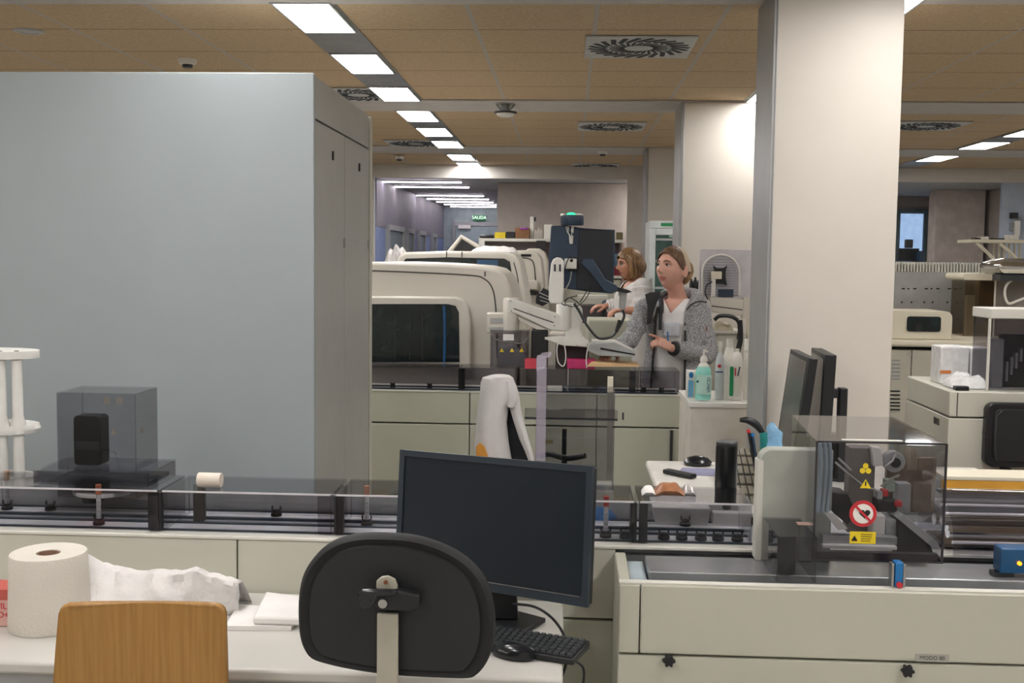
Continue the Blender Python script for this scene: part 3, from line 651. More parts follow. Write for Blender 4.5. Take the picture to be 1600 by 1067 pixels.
def tri(px, py, w, par, m=m_yellow, dy=0.):
    c = at(px, py, Y=ys); w = mm(w); return MB().ext([(c.x-w, ys-dy, c.z-w*.8), (c.x+w, ys-dy, c.z-w*.8), (c.x, ys-dy, c.z+w*.9)], (0, .0006, 0)).build('warning_triangle', m, par)
q = tri(1335, 841, 5, yl, m_black, .0008)
b = MB()
for k in range(4):
    cc = at(1354, 835+k*3.4, Y=ys); b.box(cc.x-mm(9), cc.x+mm(9-k), ys-.0006, ys-.0001, cc.z-mm(.7), cc.z+mm(.7))
b.build('printed_lines', mat('sticker_print', '7d6c14', .6), yl)
q = tri(1352.5, 756, 8.5, mh); cc = at(1352.5, 756, Y=ys); MB().box(cc.x-mm(1), cc.x+mm(1), ys-.001, ys-.0001, cc.z-mm(3), cc.z+mm(4)).build('exclamation_mark', m_black, q)
bz = MB()
for k in range(3):
    a = PI/2+2*PI*k/3; c = at(1352.5, 733, Y=ys); cx, cz = c.x+mm(5.2)*math.cos(a), c.z+mm(5.2)*math.sin(a)
    o_ = [(cx+mm(4.3)*math.cos(t), ys, cz+mm(4.3)*math.sin(t)) for t in [2*PI*j/18 for j in range(18)]]; bz.ext(o_, (0, .0006, 0))
bz.build('biohazard_symbol', m_yellow, mh)
# low smoked cover left of it
yc0 = MF+.04; X0, X1, Z0, Z1 = rect(1214, 839, 1300, 905, yc0); zc = Z1
Xl = at(1197, 800, Z=zc).x; yb = at(1230, 801, Z=zc).y
lc = thing('low_smoked_cover', 'low clear smoked cover in front of the upright grey plate', 'acrylic cover', ((X0+X1)/2, yc0+.05, zt2+.004))
yb = min(yb, yP-.004)
hood_mesh(X0, Xa-.004, yc0, yb, zt2+.0045, zc, .004).build('smoked_box', m_sm, lc)
MB().box(X0+.008, X0+.06, yc0+.07, yc0+.11, zt2+.006, zc-.02).build('inner_block', m_dark, lc)
c = at(1256, 818, Z=zc); MB().box(c.x-.018, c.x+.018, c.y-.02, c.y+.012, zc+.0005, zc+.0015).build('note_sticker', mat('pinkish_sticker', 'c7a89c', .7), lc)
# blue clip
X0, X1, Z0, Z1 = rect(1397, 880, 1409, 918, MF+.03)
cl = thing('blue_clamp', 'blue clamp with steel sides on the front lip of the module', 'clamp', ((X0+X1)/2, MF+.05, zt2+.004))
MB().box(X0, X1, MF+.02, MF+.05, zt2+.0045, Z1+.004).build('clamp_body', m_blue, cl, bevel=.002)
for s in (X0-.008, X1+.001): MB().box(s, s+.006, MF+.022, MF+.048, zt2+.0045, Z1).build('steel_side', m_steel, cl, bevel=.001)
MB().cyl(((X0+X1)/2, MF+.012, zt2+.0125), ((X0+X1)/2, MF+.0195, zt2+.0125), .007).build('red_screw', m_red, cl)
# cylinder covers right
yC = 3.02; Xs = at(1482, 800, Y=yC-.1).x
cc = thing('smoked_tunnel_cover', 'long rounded smoked tunnel cover with bright streaks at the right edge', 'acrylic cover', (1.3, yC, DZ))
zq = at(1540, 768, Y=yC).z-DZ
b = MB(); n = 14; rr = .15
outer = [(yC-rr*math.cos(PI*k/n), DZ+.004+zq*math.sin(PI*k/n)**.85) for k in range(n+1)]; inner = [(yC-(rr-.004)*math.cos(PI*k/n), DZ+.004+(zq-.004)*math.sin(PI*k/n)**.85) for k in range(n+1)]
prof = outer+inner[::-1]
b.ext([(Xs, y, z) for y, z in prof], (MR-Xs, 0, 0)); b.build('curved_shell', m_sm2, cc, smooth=True)
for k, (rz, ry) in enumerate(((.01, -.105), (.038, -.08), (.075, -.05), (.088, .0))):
    MB().cyl((Xs+.01, yC+ry, DZ+.02+rz), (MR, yC+ry, DZ+.02+rz), .0045).build('reflection_streak', mat('painted_reflection_white', 'eeeeee', .2), cc, smooth=True)  # white rods stand for ceiling lights mirrored in the curved shell
for k, (rz, ry) in enumerate(((.02, -.07), (.045, -.02), (.03, .04))):
    MB().cyl((Xs+.01, yC+ry, DZ+.03+rz), (MR, yC+ry, DZ+.03+rz), .018).build('steel_tube', m_chrome, cc, smooth=True)
MB().box(Xs+.01, MR, yC-.05, yC+.10, DZ+.002, DZ+.012).build('inner_tray', mat('brown_bronze_tray', '6d625a', .35), cc)
X0, X1, Z0, Z1 = rect(1564, 855, 1600, 880, MF+.14)
mt = thing('blue_motor', 'blue motor block with an orange indicator at the right edge', 'motor', ((X0+X1)/2, MF+.16, zt2+.0005))
MB().box(X0, X1+.03, MF+.14, MF+.19, zt2+.012, Z1-.004).build('housing', mat('deep_blue_casting', '17507c', .35), mt, bevel=.003)
MB().cyl((X0+.045, MF+.133, (zt2+Z1)/2), (X0+.045, MF+.1395, (zt2+Z1)/2), .005).build('indicator', lamp_mat('orange_led', 'ff8a1e', 3), mt)
MB().box(X0-.012, X0+.04, MF+.15, MF+.18, zt2+.001, zt2+.0115).build('bracket', m_dark, mt)
# yellow lidded channel behind
yy = 3.36; X0 = at(1474, 750, Y=yy).x; Z1 = at(1540, 745, Y=yy).z; Z0 = at(1540, 769, Y=yy).z; y2 = at(1540, 733, Z=Z1).y
yl = thing('amber_reagent_trough', 'long trough with a cream lid and amber front behind the smoked hood', 'trough', (X0+.3, yy+.1, 0))
MB().box(X0, 2.0, yy, y2, Z1-.012, Z1).build('cream_lid', m_cream, yl, bevel=.002)
MB().box(X0, 2.0, yy+.002, yy+.02, Z0, Z1-.0125).build('amber_front', m_orange, yl, bevel=.002)
MB().box(X0, 2.0, yy+.021, y2-.005, .0, Z1-.0125).build('body', m_lgrey, yl)
o = MB().box(Xs-.05, 1.9, yy-.045, yy-.003, .3, Z0-.02).build('side_rail', m_grey)
tag(o, 'grey rail between the tunnel cover and the amber trough', 'rail')
# ================================================================== FOREGROUND OBJECTS
# kitchen roll
c0 = at(76, 997, Z=TZ); rr = 58.5*2.7/F; c = Vector((at(77, 930, Y=c0.y+rr).x, c0.y+rr, TZ))
zt_ = at(77, 862, Y=c.y).z; hR = zt_-TZ
kr = thing('paper_towel_roll', 'big white paper towel roll standing on the table behind the wooden chair', 'paper roll', tuple(c))
m_tow = mat('soft_embossed_paper', 'cdc8be', .9, var=.02, bump=.25, bscale=160)
rings = []
for r, z in ((.027, .004), (rr*1.03, .0008), (rr*1.045, .006), (rr*1.03, hR*.3), (rr, hR*.7), (rr*.985, hR-.006), (rr*.96, hR), (.029, hR-.002), (.027, hR-.02)):
    rings.append([(c.x+math.cos(a)*r*(1+.012*math.sin(3*a+z*9)), c.y+math.sin(a)*r*(1+.012*math.sin(3*a+z*9)), TZ+z) for a in [2*PI*k/40 for k in range(40)]])
MB().loft(rings, caps=False).build('towel', m_tow, kr, smooth=True)
MB().loft([[(c.x+math.cos(a)*r, c.y+math.sin(a)*r, TZ+z) for a in [2*PI*k/24 for k in range(24)]] for r, z in ((.026, .002), (.026, hR-.003), (.0235, hR-.003), (.0235, .002))], caps=False).build('cardboard_core', mat('cardboard_core_brown', '8c6f5c', .8), kr, smooth=True)
# loose crumpled paper sheet
top = [(131, 868), (150, 876), (180, 888), (215, 893), (260, 893), (310, 893), (345, 903), (379, 914)]
rows = []
n = 28
def interp(P, x):
    for (a, b), (c_, d_) in zip(P, P[1:]):
        if a <= x <= c_: return b+(d_-b)*(x-a)/(c_-a)
    return P[-1][1]
g = MB(); V = []; m_ = 14
for i in range(n+1):
    x = 131+(379-131)*i/n; yt = interp(top, x); P1 = at(x, yt, Y=2.72); zt = P1.z-TZ
    yb_ = 978-18*i/n if x > 150 else 985
    P0 = at(x-6, yb_, Z=TZ+.001)
    back = Vector((P1.x, 2.80, TZ+.001))
    for j in range(m_+1):
        t = j/m_
        if t < .55: q = P0.lerp(P1, t/.55)
        else: q = P1.lerp(back, (t-.55)/.45)
        f = math.sin(PI*min(t, 1)); w = mnoise.noise(Vector((i*.33, j*.22, 2)))*.014+mnoise.noise(Vector((i*.9+j*.5, j*.3, 5)))*.010+mnoise.noise(Vector((i*1.9-j*.8, j*.7, 9)))*.005
        q = q+Vector((0, -w*1.3, w))*f+Vector((0, -.02*f*(t < .55), .012*math.sin(PI*t)))
        q.z = max(q.z, TZ+.001); q.y = min(q.y, T0-.02); V.append(q)
g.add(V, [(i*(m_+1)+j, (i+1)*(m_+1)+j, (i+1)*(m_+1)+j+1, i*(m_+1)+j+1) for i in range(n) for j in range(m_)])
o = g.build('crumpled_paper_sheet', mat('crumpled_white_tissue', 'd2cfcd', .9, bump=.8, bscale=25), smooth=True, solid=.0012); tag(o, 'loose crumpled white sheet draped on the table right of the paper roll', 'paper sheet')
# papers
def quadslab(pts, z0, z1, name, m, par=None, bev=0):
    q = [at(a, b, Z=z0) for a, b in pts]
    return MB().hexa([(p.x, p.y, z0) for p in q], [(p.x, p.y, z1) for p in q]).build(name, m, par, bevel=bev)
o = quadslab([(352, 985), (455, 985), (470, 958), (372, 950)], TZ+.0006, TZ+.012, 'paper_stack', m_paper); tag(o, 'low stack of white sheets lying under the folded wipes', 'papers')
o = quadslab([(395, 976), (470, 978), (490, 945), (415, 935)], TZ+.0125, TZ+.033, 'folded_wipes', m_paper, bev=.006); tag(o, 'thick folded white wipes on the paper stack beside the black chair back', 'wipes')
# red white box
q0 = at(-40, 985, Z=TZ); q1 = at(16, 980, Z=TZ); zt_ = at(5, 922, Y=q1.y).z
bx = thing('glove_box', 'red and white box cut by the left edge beside the paper roll', 'box', (q1.x-.06, q1.y+.03, TZ))
MB().box(q1.x-.14, q1.x, q1.y, q1.y+.08, TZ+.001, zt_).build('carton', mat('pale_salmon_card', 'd3a9a0', .6), bx, bevel=.002)
MB().box(q1.x-.1405, q1.x+.0008, q1.y-.0008, q1.y+.0805, zt_-.025, zt_+.001).build('red_band', mat('red_card', 'c05a50', .6), bx)
text('lettering', 'TILE\nD+', bx, m_red, (q1.x-.016, q1.y-.0014, (TZ+zt_)/2-.005), (1, 0, 0), (0, 0, 1), .022)
# wooden chair
CY0 = 2.17
wc = thing('wooden_chair', 'light beech plywood chair seen from behind at the left of the table', 'chair', (at(227, 990, Y=CY0).x, CY0+.18, 0))
def curved_plate(rows, Y, thick, curve, nx=12):
    V = []; Fc = []
    for (py, xl, xr) in rows:
        L = at(xl, py, Y=Y); R = at(xr, py, Y=Y)
        for i in range(nx+1):
            t = i/nx; p = L.lerp(R, t); p.y += -curve*(1-(2*t-1)**2)+curve; V.append(p)
    ny = len(rows)
    fr = [(j*(nx+1)+i, j*(nx+1)+i+1, (j+1)*(nx+1)+i+1, (j+1)*(nx+1)+i) for j in range(ny-1) for i in range(nx)]
    b = MB().add(V, fr); b.solidt = thick; return b
rows = [(940, 116, 343), (941.5, 108, 350), (945, 102.5, 355), (952, 100, 357.5), (975, 98, 358), (1010, 95, 359), (1045, 92.5, 360), (1100, 88, 361), (1160, 84, 362), (1200, 88, 358), (1206, 98, 348)]
curved_plate(rows, CY0, .012, -.022).build('backrest', m_wood, wc, smooth=True, solid=.012)
s0 = at(227, 1067, Y=CY0)
MB().rbox(-.2, .2, 0, .4, .43, .445, .05).build('x', m_wood) if False else None
cxw = wc.location.x
b = MB(); pts = [(cxw+sx*.19*(1-.06*(k in (0, 3))), CY0+.03+sy, .44) for k, (sx, sy) in enumerate(((-1, 0), (1, 0), (1, .38), (-1, .38)))]
b.ext(smoothpoly(pts, 1), (0, 0, .012)); b.build('seat', m_wood, wc, bevel=.005)
for sx in (-1, 1):
    MB().tube([(cxw+sx*.17, CY0+.005, 0.), (cxw+sx*.165, CY0+.02, .44), (cxw+sx*.145, CY0+.012, .86)], .011, 12).build('rear_leg', m_steel, wc, smooth=True)
    MB().tube([(cxw+sx*.17, CY0+.40, 0.), (cxw+sx*.165, CY0+.34, .43)], .011, 12).build('front_leg', m_steel, wc, smooth=True)
# swivel stool with black back
SY = 2.12
zp = [(470,465),(600,470),(690,487),(780,520),(860,568),(920,630),(955,700),(974,790),(976,870),(963,945),(940,1000),(905,1043),(870,1056),(780,1055),(600,1046),(480,1034),(380,1018),(290,998),(222,975),(190,935),(172,880),(166,800),(168,720),(182,645),(212,585),(260,530),(320,492),(390,472)]
sc_ = 600/1573
pp = [at(400+x*sc_, 660+y*sc_, Y=SY) for x, y in zp]
cen = sum(pp, Vector((0, 0, 0)))/len(pp)
st = thing('swivel_chair', 'black padded swivel chair back on a steel bar in front of the monitor', 'chair', (cen.x, SY+.2, 0))
rings = []
for sc2, dy in ((.90, .004), (.955, 0), (.985, .006), (1.0, .018), (1.0, .032), (.97, .043), (.9, .047)):
    rings.append([cen+(p-cen)*sc2+Vector((0, dy, 0)) for p in smoothpoly(pp, 3)])
b = MB(); b.loft(rings, caps=True); b.build('backrest', m_blackm, st, smooth=True)
MB().loft([[cen+(p-cen)*s+Vector((0, dy, 0)) for p in smoothpoly(pp, 3)] for s, dy in ((.86, -.003), (.88, .0035))], caps=True).build('back_shell', mat('black_back_shell', '191b1d', .5, var=.1), st)
X0, X1, Z0, Z1 = rect(589, 965, 622, 1100, SY-.03); Z1 = at(605, 958, Y=SY-.03).z
MB().box(X0, X1, SY-.034, SY-.022, .46, Z1).build('support_bar', mat('cream_painted_bar', 'a8a496', .4), st, bevel=.003)
p_ = [at(a, b_, Y=SY-.03) for a, b_ in ((587, 935), (588, 908), (596, 901), (606, 900), (617, 905), (621, 915), (621, 935))]; MB().ext(p_, (0, .008, 0)).build('bar_plate', MATS['cream_painted_bar'], st, bevel=.002)
p_ = at(603, 909, Y=SY-.031); MB().cyl((p_.x, SY-.036, p_.z), (p_.x, SY-.0305, p_.z), .004).build('bolt', mat('rusty_bolt', '7a4a30', .6), st)
p_ = [at(a, b_, Y=SY-.045) for a, b_ in ((578, 926), (620, 923), (655, 930), (657, 948), (640, 956), (590, 953), (583, 944))]; MB().ext(p_, (0, .03, 0)).build('clamp_bracket', m_black, st, bevel=.004)
p_ = [at(a, b_, Y=SY-.06) for a, b_ in ((558, 925), (566, 921), (620, 922), (620, 931), (588, 932), (585, 940), (579, 950), (570, 954), (562, 950), (559, 940))]; MB().ext(p_, (0, .014, 0)).build('clamp_lever', mat('glossy_black_plastic', '1c1e22', .2), st, bevel=.004)
c = at(598, 943, Y=SY-.05); MB().cyl((c.x, SY-.052, c.z), (c.x, SY-.0455, c.z), .009).build('clamp_bolt', m_steel, st)
MB().tube([(cen.x, SY-.028, .47), (cen.x, SY+.02, .44), (cen.x, SY+.2, .43)], .016, 12).build('seat_bracket', m_dark, st, smooth=True)
MB().lathe((cen.x, SY+.25, .44), [(.19, .0), (.21, .02), (.21, .05), (.19, .07), (.02, .075)], 32).build('seat', m_blackm, st, smooth=True)
MB().cyl((cen.x, SY+.25, .1), (cen.x, SY+.25, .44), .025).build('gas_column', m_chrome, st, smooth=True)
for k in range(5):
    a = 2*PI*k/5+.3; e = Vector((cen.x+.27*math.cos(a), SY+.25+.27*math.sin(a), .06))
    l = MB().tube([(cen.x, SY+.25, .11), e], [.025, .014], 10).build('base_spoke', m_black, st, smooth=True)
    MB().cyl(e+Vector((-.012, 0, -.03)), e+Vector((.012, 0, -.03)), .028, n=16).build('caster', m_black, st, smooth=True)
# monitor ---------------------------------------------------------
yl_, yr_ = 2.83, 2.56
def mcorner(px, py, y): return at(px, py, Y=y)
TL, TR_, BR, BL = mcorner(628, 699, yl_), mcorner(929, 733, yr_), mcorner(914, 945, yr_-.03), mcorner(613, 903, yl_-.03)
ux = ((TR_-TL)+(BR-BL)).normalized(); uz = ((TL-BL)+(TR_-BR)); uz = (uz-ux*uz.dot(ux)).normalized(); un = ux.cross(uz)  # un points away from camera
mc = (TL+TR_+BR+BL)/4; mw = ((TR_-TL).length+(BR-BL).length)/4; mh_ = ((TL-BL).length+(TR_-BR).length)/4
if un.y < 0: un = -un
def MP(a, b_, c_): return mc+ux*a+uz*b_+un*c_
mo = thing('desktop_monitor', 'big black desktop monitor, switched off, on the white table', 'monitor', (mc.x+.06, mc.y+.06, TZ))
def obox(a0, a1, b0, b1, c0, c1, P=MP):
    return MB().hexa([P(a0, b0, c0), P(a1, b0, c0), P(a1, b0, c1), P(a0, b0, c1)], [P(a0, b1, c0), P(a1, b1, c0), P(a1, b1, c1), P(a0, b1, c1)])
m_mon = mat('monitor_dark_blue_grey', '232e38', .4, var=.04); m_scr = mat('switched_off_screen', '1a222a', .3, var=.02, spec=.35)
f = MB(); bz_ = .016
for q in ((-mw, mw, mh_-bz_, mh_), (-mw, mw, -mh_, -mh_+.022), (-mw, -mw+bz_, -mh_+.022, mh_-bz_), (mw-bz_, mw, -mh_+.022, mh_-bz_)):
    f.hexa([MP(q[0], q[2], 0), MP(q[1], q[2], 0), MP(q[1], q[2], .012), MP(q[0], q[2], .012)], [MP(q[0], q[3], 0), MP(q[1], q[3], 0), MP(q[1], q[3], .012), MP(q[0], q[3], .012)])
f.build('bezel', m_mon, mo)
obox(-mw+bz_, mw-bz_, -mh_+.022, mh_-bz_, .004, .011).build('screen', m_scr, mo)
obox(-mw+.002, mw-.002, -mh_+.002, mh_-.002, .0125, .035).build('back_shell', m_black, mo, bevel=.006)
obox(-mw*.2, mw-.02, -mh_+.0221, -mh_+.0235, -.0015, .003).build('silver_line', m_steel, mo)
sb = at(790, 975, Z=TZ+.01)
bq = [at(a, b_, Z=TZ+.002) for a, b_ in ((700, 984), (820, 992), (853, 972), (800, 958), (720, 960))]
MB().ext([(p.x, p.y, TZ+.0015) for p in bq], (0, 0, .012)).build('stand_base', m_black, mo, bevel=.003)
ctr = sum(bq, Vector())/5
nb = mc+un*.036-uz*.06
MB().hexa([(ctr.x-.03, ctr.y-.01, TZ+.014), (ctr.x+.05, ctr.y-.01, TZ+.014), (ctr.x+.05, ctr.y+.02, TZ+.014), (ctr.x-.03, ctr.y+.02, TZ+.014)],
          [nb+Vector((-.03, 0, 0)), nb+Vector((.05, -.02, 0)), nb+Vector((.05, .01, 0)), nb+Vector((-.03, .02, 0))]).build('stand_neck', m_black, mo, bevel=.003)
for k, pts_ in enumerate((((800, 943), (835, 948), (862, 965), (880, 990), (886, 1015), (884, 1040), (870, 1075)), ((880, 1035), (900, 1034), (912, 1046), (911, 1075)))):
    P_ = [at(a, b_, Y=2.62 if k == 0 else 2.46) for a, b_ in pts_]
    o = MB().tube(spline(P_), .0035 if k == 0 else .003, 8).build('cable', m_black, smooth=True); tag(o, ['black monitor cable looping down behind the keyboard end', 'short black cable hanging off the right table end below the keyboard'][k], 'cable')
# keyboard
kb = thing('keyboard', 'black keyboard on the white table below the big monitor', 'keyboard', tuple(at(840, 1005, Z=TZ)))
K = [at(a, b_, Z=TZ+.012) for a, b_ in ((690, 1000), (896, 1033), (922, 1007), (716, 975))]
z0, z1 = TZ+.001, TZ+.016
MB().hexa([(p.x, p.y, z0) for p in K], [(p.x, p.y, z1+(.006 if i > 1 else 0)) for i, p in enumerate(K)]).build('case', m_black, kb, bevel=.003)
b = MB()
def KP(u, v): 
    p = K[0].lerp(K[1], u).lerp(K[3].lerp(K[2], u), v); return p
for r_ in range(6):
    nk = 20
    for k in range(nk):
        u0, u1 = .02+.96*k/nk+.004, .02+.96*(k+1)/nk-.004; v0, v1 = .06+.9*r_/6+.012, .06+.9*(r_+1)/6-.012
        if r_ == 0 and 4 <= k <= 8:
            if k > 4: continue
            u1 = .02+.96*9/nk-.004
        zb = z1+.0005+.006*(v0+v1)/2
        q = [KP(u0, v0), KP(u1, v0), KP(u1, v1), KP(u0, v1)]
        cq = sum(q, Vector())/4
        b.hexa([(p.x, p.y, zb) for p in q], [((p.x-cq.x)*.8+cq.x, (p.y-cq.y)*.8+cq.y, zb+.005) for p in q])
b.build('keys', mat('key_caps_charcoal', '33373a', .5), kb)
p = at(802, 1026, Z=TZ)
ms = MB()
rings = []
dirm = (at(830, 1022, Z=TZ)-at(770, 1010, Z=TZ)).normalized(); nrm = Vector((-dirm.y, dirm.x, 0))
for zz, s in ((.0008, .92), (.006, 1), (.014, .97), (.024, .8), (.031, .5), (.033, .15)):
    rings.append([Vector((p.x, p.y, TZ))+dirm*(math.cos(a)*.056*s+ (.008 if s < .9 else 0))+nrm*(math.sin(a)*.031*s)+Vector((0, 0, zz)) for a in [2*PI*k/28 for k in range(28)]])
mo2 = ms.loft(rings).build('computer_mouse', MATS['glossy_black_plastic'], smooth=True); tag(mo2, 'black computer mouse in front of the keyboard right of the chair back', 'mouse')
# ---------------------------------------------------------------- white stand at left edge
rk = thing('white_tube_stand', 'white tiered plastic stand with round posts at the left edge', 'stand', (at(-10, 700, Y=3.42).x, 3.42, DZ))
yR = 3.42; cx_ = at(-22, 600, Y=yR).x; rad = at(59, 552, Y=yR).x-cx_; c = Vector((cx_, yR, 0))
zt3 = at(20, 547, Y=yR).z; z2_ = at(20, 668, Y=yR).z; z3_ = at(20, 742, Y=yR).z
m_st = mat('matt_white_polymer', 'dad9d4', .5)
pl = MB().lathe(c, [(rad*.2, zt3-.026), (rad, zt3-.024), (rad*1.005, zt3-.012), (rad, zt3), (rad*.2, zt3+.001)], 48, 1, .55); pl.build('top_plate', m_st, rk, smooth=True)
MB().lathe(c, [(rad*.6, z2_-.012), (rad*.97, z2_-.014), (rad*1.0, z2_), (rad*.97, z2_+.014), (rad*.6, z2_+.012)], 48, 1, .55).build('middle_ring', m_st, rk, smooth=True)
MB().lathe(c, [(rad*.5, z3_-.008), (rad*.9, z3_-.006), (rad*.93, z3_), (rad*.5, z3_+.01)], 48, 1, .55).build('lower_ring', m_st, rk, smooth=True)
MB().lathe(c, [(rad*.7, .02-.02), (rad*.7, .86), (rad*.6, .88)], 32, 1, .55).build('pedestal', m_lgrey, rk)
for px in (-35, -8, 16, 37):
    x = at(px, 600, Y=yR).x; dx = (x-cx_)/rad; yy_ = yR-.0-.55*rad*math.sqrt(max(0, .8-dx*dx))*.8
    MB().lathe((x, yy_, 0), [(.018, DZ-.0), (.017, z2_-.02), (.024, z2_-.012), (.024, z2_+.02), (.0165, z2_+.045), (.0165, zt3-.027)], 20).build('post', m_st, rk, smooth=True)
    o_ = MB().cyl((x, yy_+.0, zt3+.001), (x, yy_, zt3+.0025), .007); o_.build('hole_rim', m_dark, rk)
# ================================================================== MIDDLE OF THE ROOM
def pz(name, pts, Y, dep, m, par=None, bevel=0, zmin=None, smooth=False):
    P_ = [at(a, b, Y=Y) for a, b in pts]
    if zmin is not None:
        for p in P_: p.z = max(p.z, zmin)
    return MB().ext(P_, (0, dep, 0)).build(name, m, par, bevel=bevel, smooth=smooth)
def px(name, x0, y0, x1, y1, Y, dep, m, par=None, bevel=0, zmin=None, zmax=None):
    X0, X1, Z0, Z1 = rect(x0, y0, x1, y1, Y)
    if zmin is not None: Z0 = zmin
    if zmax is not None: Z1 = zmax
    return MB().box(X0, X1, Y, Y+dep, Z0, Z1).build(name, m, par, bevel=bevel)
def X_(x, Y, y=500): return at(x, y, Y=Y).x
def Z_(y, Y, x=888): return at(x, y, Y=Y).z
def cable(pts, Y, r, label, m=None, name='cable', par=None, cat='cable', dY=None):
    P_ = [at(a, b, Y=Y+(dY[i] if dY else 0)) for i, (a, b) in enumerate(pts)]
    o = MB().tube(spline(P_), r, 8).build(name, m or m_black, par, smooth=True)
    if par is None: tag(o, label, cat)
    return o
# ---------------- mid transport track
MY = 6.10; MZ = .91
mt_ = thing('rear_sample_track', 'second beige sample track in the middle, behind the coat-draped chair', 'conveyor', (0, MY+.15, 0))
xa, xb, xc = X_(520, MY), X_(735, MY), X_(1068, MY)
zs_ = Z_(666, MY)
for a, b, n in ((xa, xb-.003, 0), (xb+.003, X_(935, MY)-.002, 1), (X_(935, MY)+.002, xc, 2)):
    MB().box(a, b, MY, MY+.03, zs_+.005, MZ-.006).build('upper_panel', m_beige, mt_, bevel=.003)
    MB().box(a, b, MY+.002, MY+.03, .08, zs_-.004).build('lower_panel', m_beige, mt_, bevel=.003)
MB().box(xa, xc, MY+.031, MY+.34, .08, MZ-.01).build('body', m_grey, mt_)
MB().box(xa, xc, MY-.004, MY+.34, MZ-.0055, MZ).build('deck', m_lip, mt_)
MB().box(xa, xc-.02, MY+.04, MY+.06, MZ+.0005, MZ+.008).build('rail', m_rail, mt_); MB().box(xa, xc-.02, MY+.16, MY+.18, MZ+.0005, MZ+.008).build('rail', m_rail, mt_)
MB().box(xc+.001, xc+.02, MY+.04, MY+.3, .05, zs_).build('dark_gap', m_gap, mt_)
MB().box(xc-.06, xc-.045, MY-.012, MY-.001, .05, zs_-.01).build('leg_post', m_dark, mt_)
zc_ = Z_(577, MY+.02)
for a, b in ((520, 719), (721, 888), (890, 1000), (1002, 1064)):
    hood_mesh(X_(a, MY+.02), X_(b, MY+.02), MY+.02, MY+.26, MZ+.009, zc_, .005).build('smoked_cover', m_sm2, mt_)
for a in (722, 990): MB().box(X_(a-5, MY+.03), X_(a+5, MY+.03), MY+.03, MY+.05, MZ+.009, zc_-.006).build('divider_post', m_black, mt_)
for q in ((614, .1), (672, .1), (1008, .1), (1036, .1)):
    t = thing('tube_carrier', {614: 'tube carrier inside the rear track cover nearest the tall cabinet', 672: 'tube carrier under the rear track cover below the dark window', 1008: 'left of two tube carriers under the rear cover before the standing woman', 1036: 'right of two tube carriers under the rear cover before the standing woman'}[q[0]], 'tube carrier', (X_(q[0], MY+q[1]), MY+q[1], MZ), group='tube carriers on the rear track')
    MB().lathe((0, 0, 0), [(.016, .001), (.0165, .01), (.008, .013), (.007, .03)], 14).build('carrier_base', m_blackm, t, local=True, smooth=True)
    for s in (-1, 1): MB().box(s*.011-.003, s*.011+.003, -.003, .003, .0105, .034).build('prong', m_blackm, t, local=True)
# ---------------- big analysers
m_an = mat('analyser_shell_cream', 'd2cdc3', .38, var=.015, scale=2); m_an2 = mat('analyser_shell_dull_cream', 'cbc6bb', .4, var=.015); m_groove = mat('shell_groove', '4a4744', .7); m_dgl = mat('dark_window_glass', '11171a', .08, var=.2, scale=6, col2='1d2a2c', spec=.6)  # second shell tone is a slightly darker cream
def analyser(label, Y, dep, outline, m=m_an, bev=.02):
    P_ = [at(a, b, Y=Y) for a, b in outline]; lo = P_[-1].copy(); fi = P_[0].copy(); lo.z = .0; fi.z = .0
    t = thing('analyser', label, 'laboratory machine', ((fi.x+lo.x)/2, Y+dep/2, 0), group='row of cream analysers behind the tall cabinet')
    MB().ext([fi]+P_+[lo], (0, dep, 0)).build('shell', m, t, bevel=bev, bseg=3); return t
YA = 6.55
A = analyser('big cream analyser with a dark window, nearest of the row beside the tall cabinet', YA, 1.05, [(540, 409), (620, 409), (700, 412), (755, 416), (776, 421), (790, 432), (799, 450), (804, 480), (806, 540)])
cable([(560, 422), (640, 425), (735, 430), (757, 436), (769, 450), (774, 475), (776, 520), (777, 560)], YA-.001, .004, '', m_groove, 'groove', A)
for k in range(3): cable([(781+k*5, 424+k*3), (791+k*4, 440), (797+k*3, 462), (800+k*3, 500)], YA+.25+k*.25, .004, '', m_groove, 'groove', A) if False else None
fp = [(540, 463), (640, 463), (712, 464), (724, 468), (731, 478), (735, 500), (737, 572), (540, 572)]
pz('window_frame', fp, YA-.055, .054, m_an, A, bevel=.012)
pz('dark_window', [(540, 475), (700, 475), (712, 478), (717, 488), (718, 566), (540, 566)], YA-.058, .0035, m_dgl, A)
cable([(694, 478), (695, 520), (694, 566)], YA-.060, .008, '', mat('blue_reflecting_rod', '2b5b8c', .2), 'blue_rod', A)
for a in (617, 640, 660): cable([(a, 485), (a+1, 520), (a, 562)], YA-.0595, .004, '', m_dark, 'inner_post', A)
px('latch', 757, 424, 758.5, 432, YA-.004, .004, m_black, A)
YB = 8.0
Bq = analyser('cream analyser with an open dark front, second of the row', YB, .9, [(600, 470), (618, 415), (623, 400), (632, 394), (700, 392), (790, 393), (804, 397), (812, 408), (818, 440), (824, 475), (828, 540)])
pz('dark_window', [(628, 412), (634, 404), (700, 402), (788, 404), (797, 409), (800, 432), (628, 432)], YB-.004, .0035, m_dgl, Bq)
px('blue_panel', 745, 406, 778, 425, YB-.006, .0015, mat('blue_glass_panel', '2f5678', .2), Bq)
px('latch', 697, 393, 698.5, 402, YB-.003, .003, m_black, Bq); px('latch', 721, 393, 722.5, 402, YB-.003, .003, m_black, Bq)
cable([(803, 410), (808, 430), (812, 460), (814, 500)], YB+.0, .004, '', m_groove, 'groove', Bq)
YCc = 9.4
Cq = analyser('third cream analyser of the row with a bracket on its corner', YCc, .8, [(780, 440), (782, 398), (792, 391), (826, 391), (838, 395), (845, 404), (848, 430), (850, 500)], m_an2)
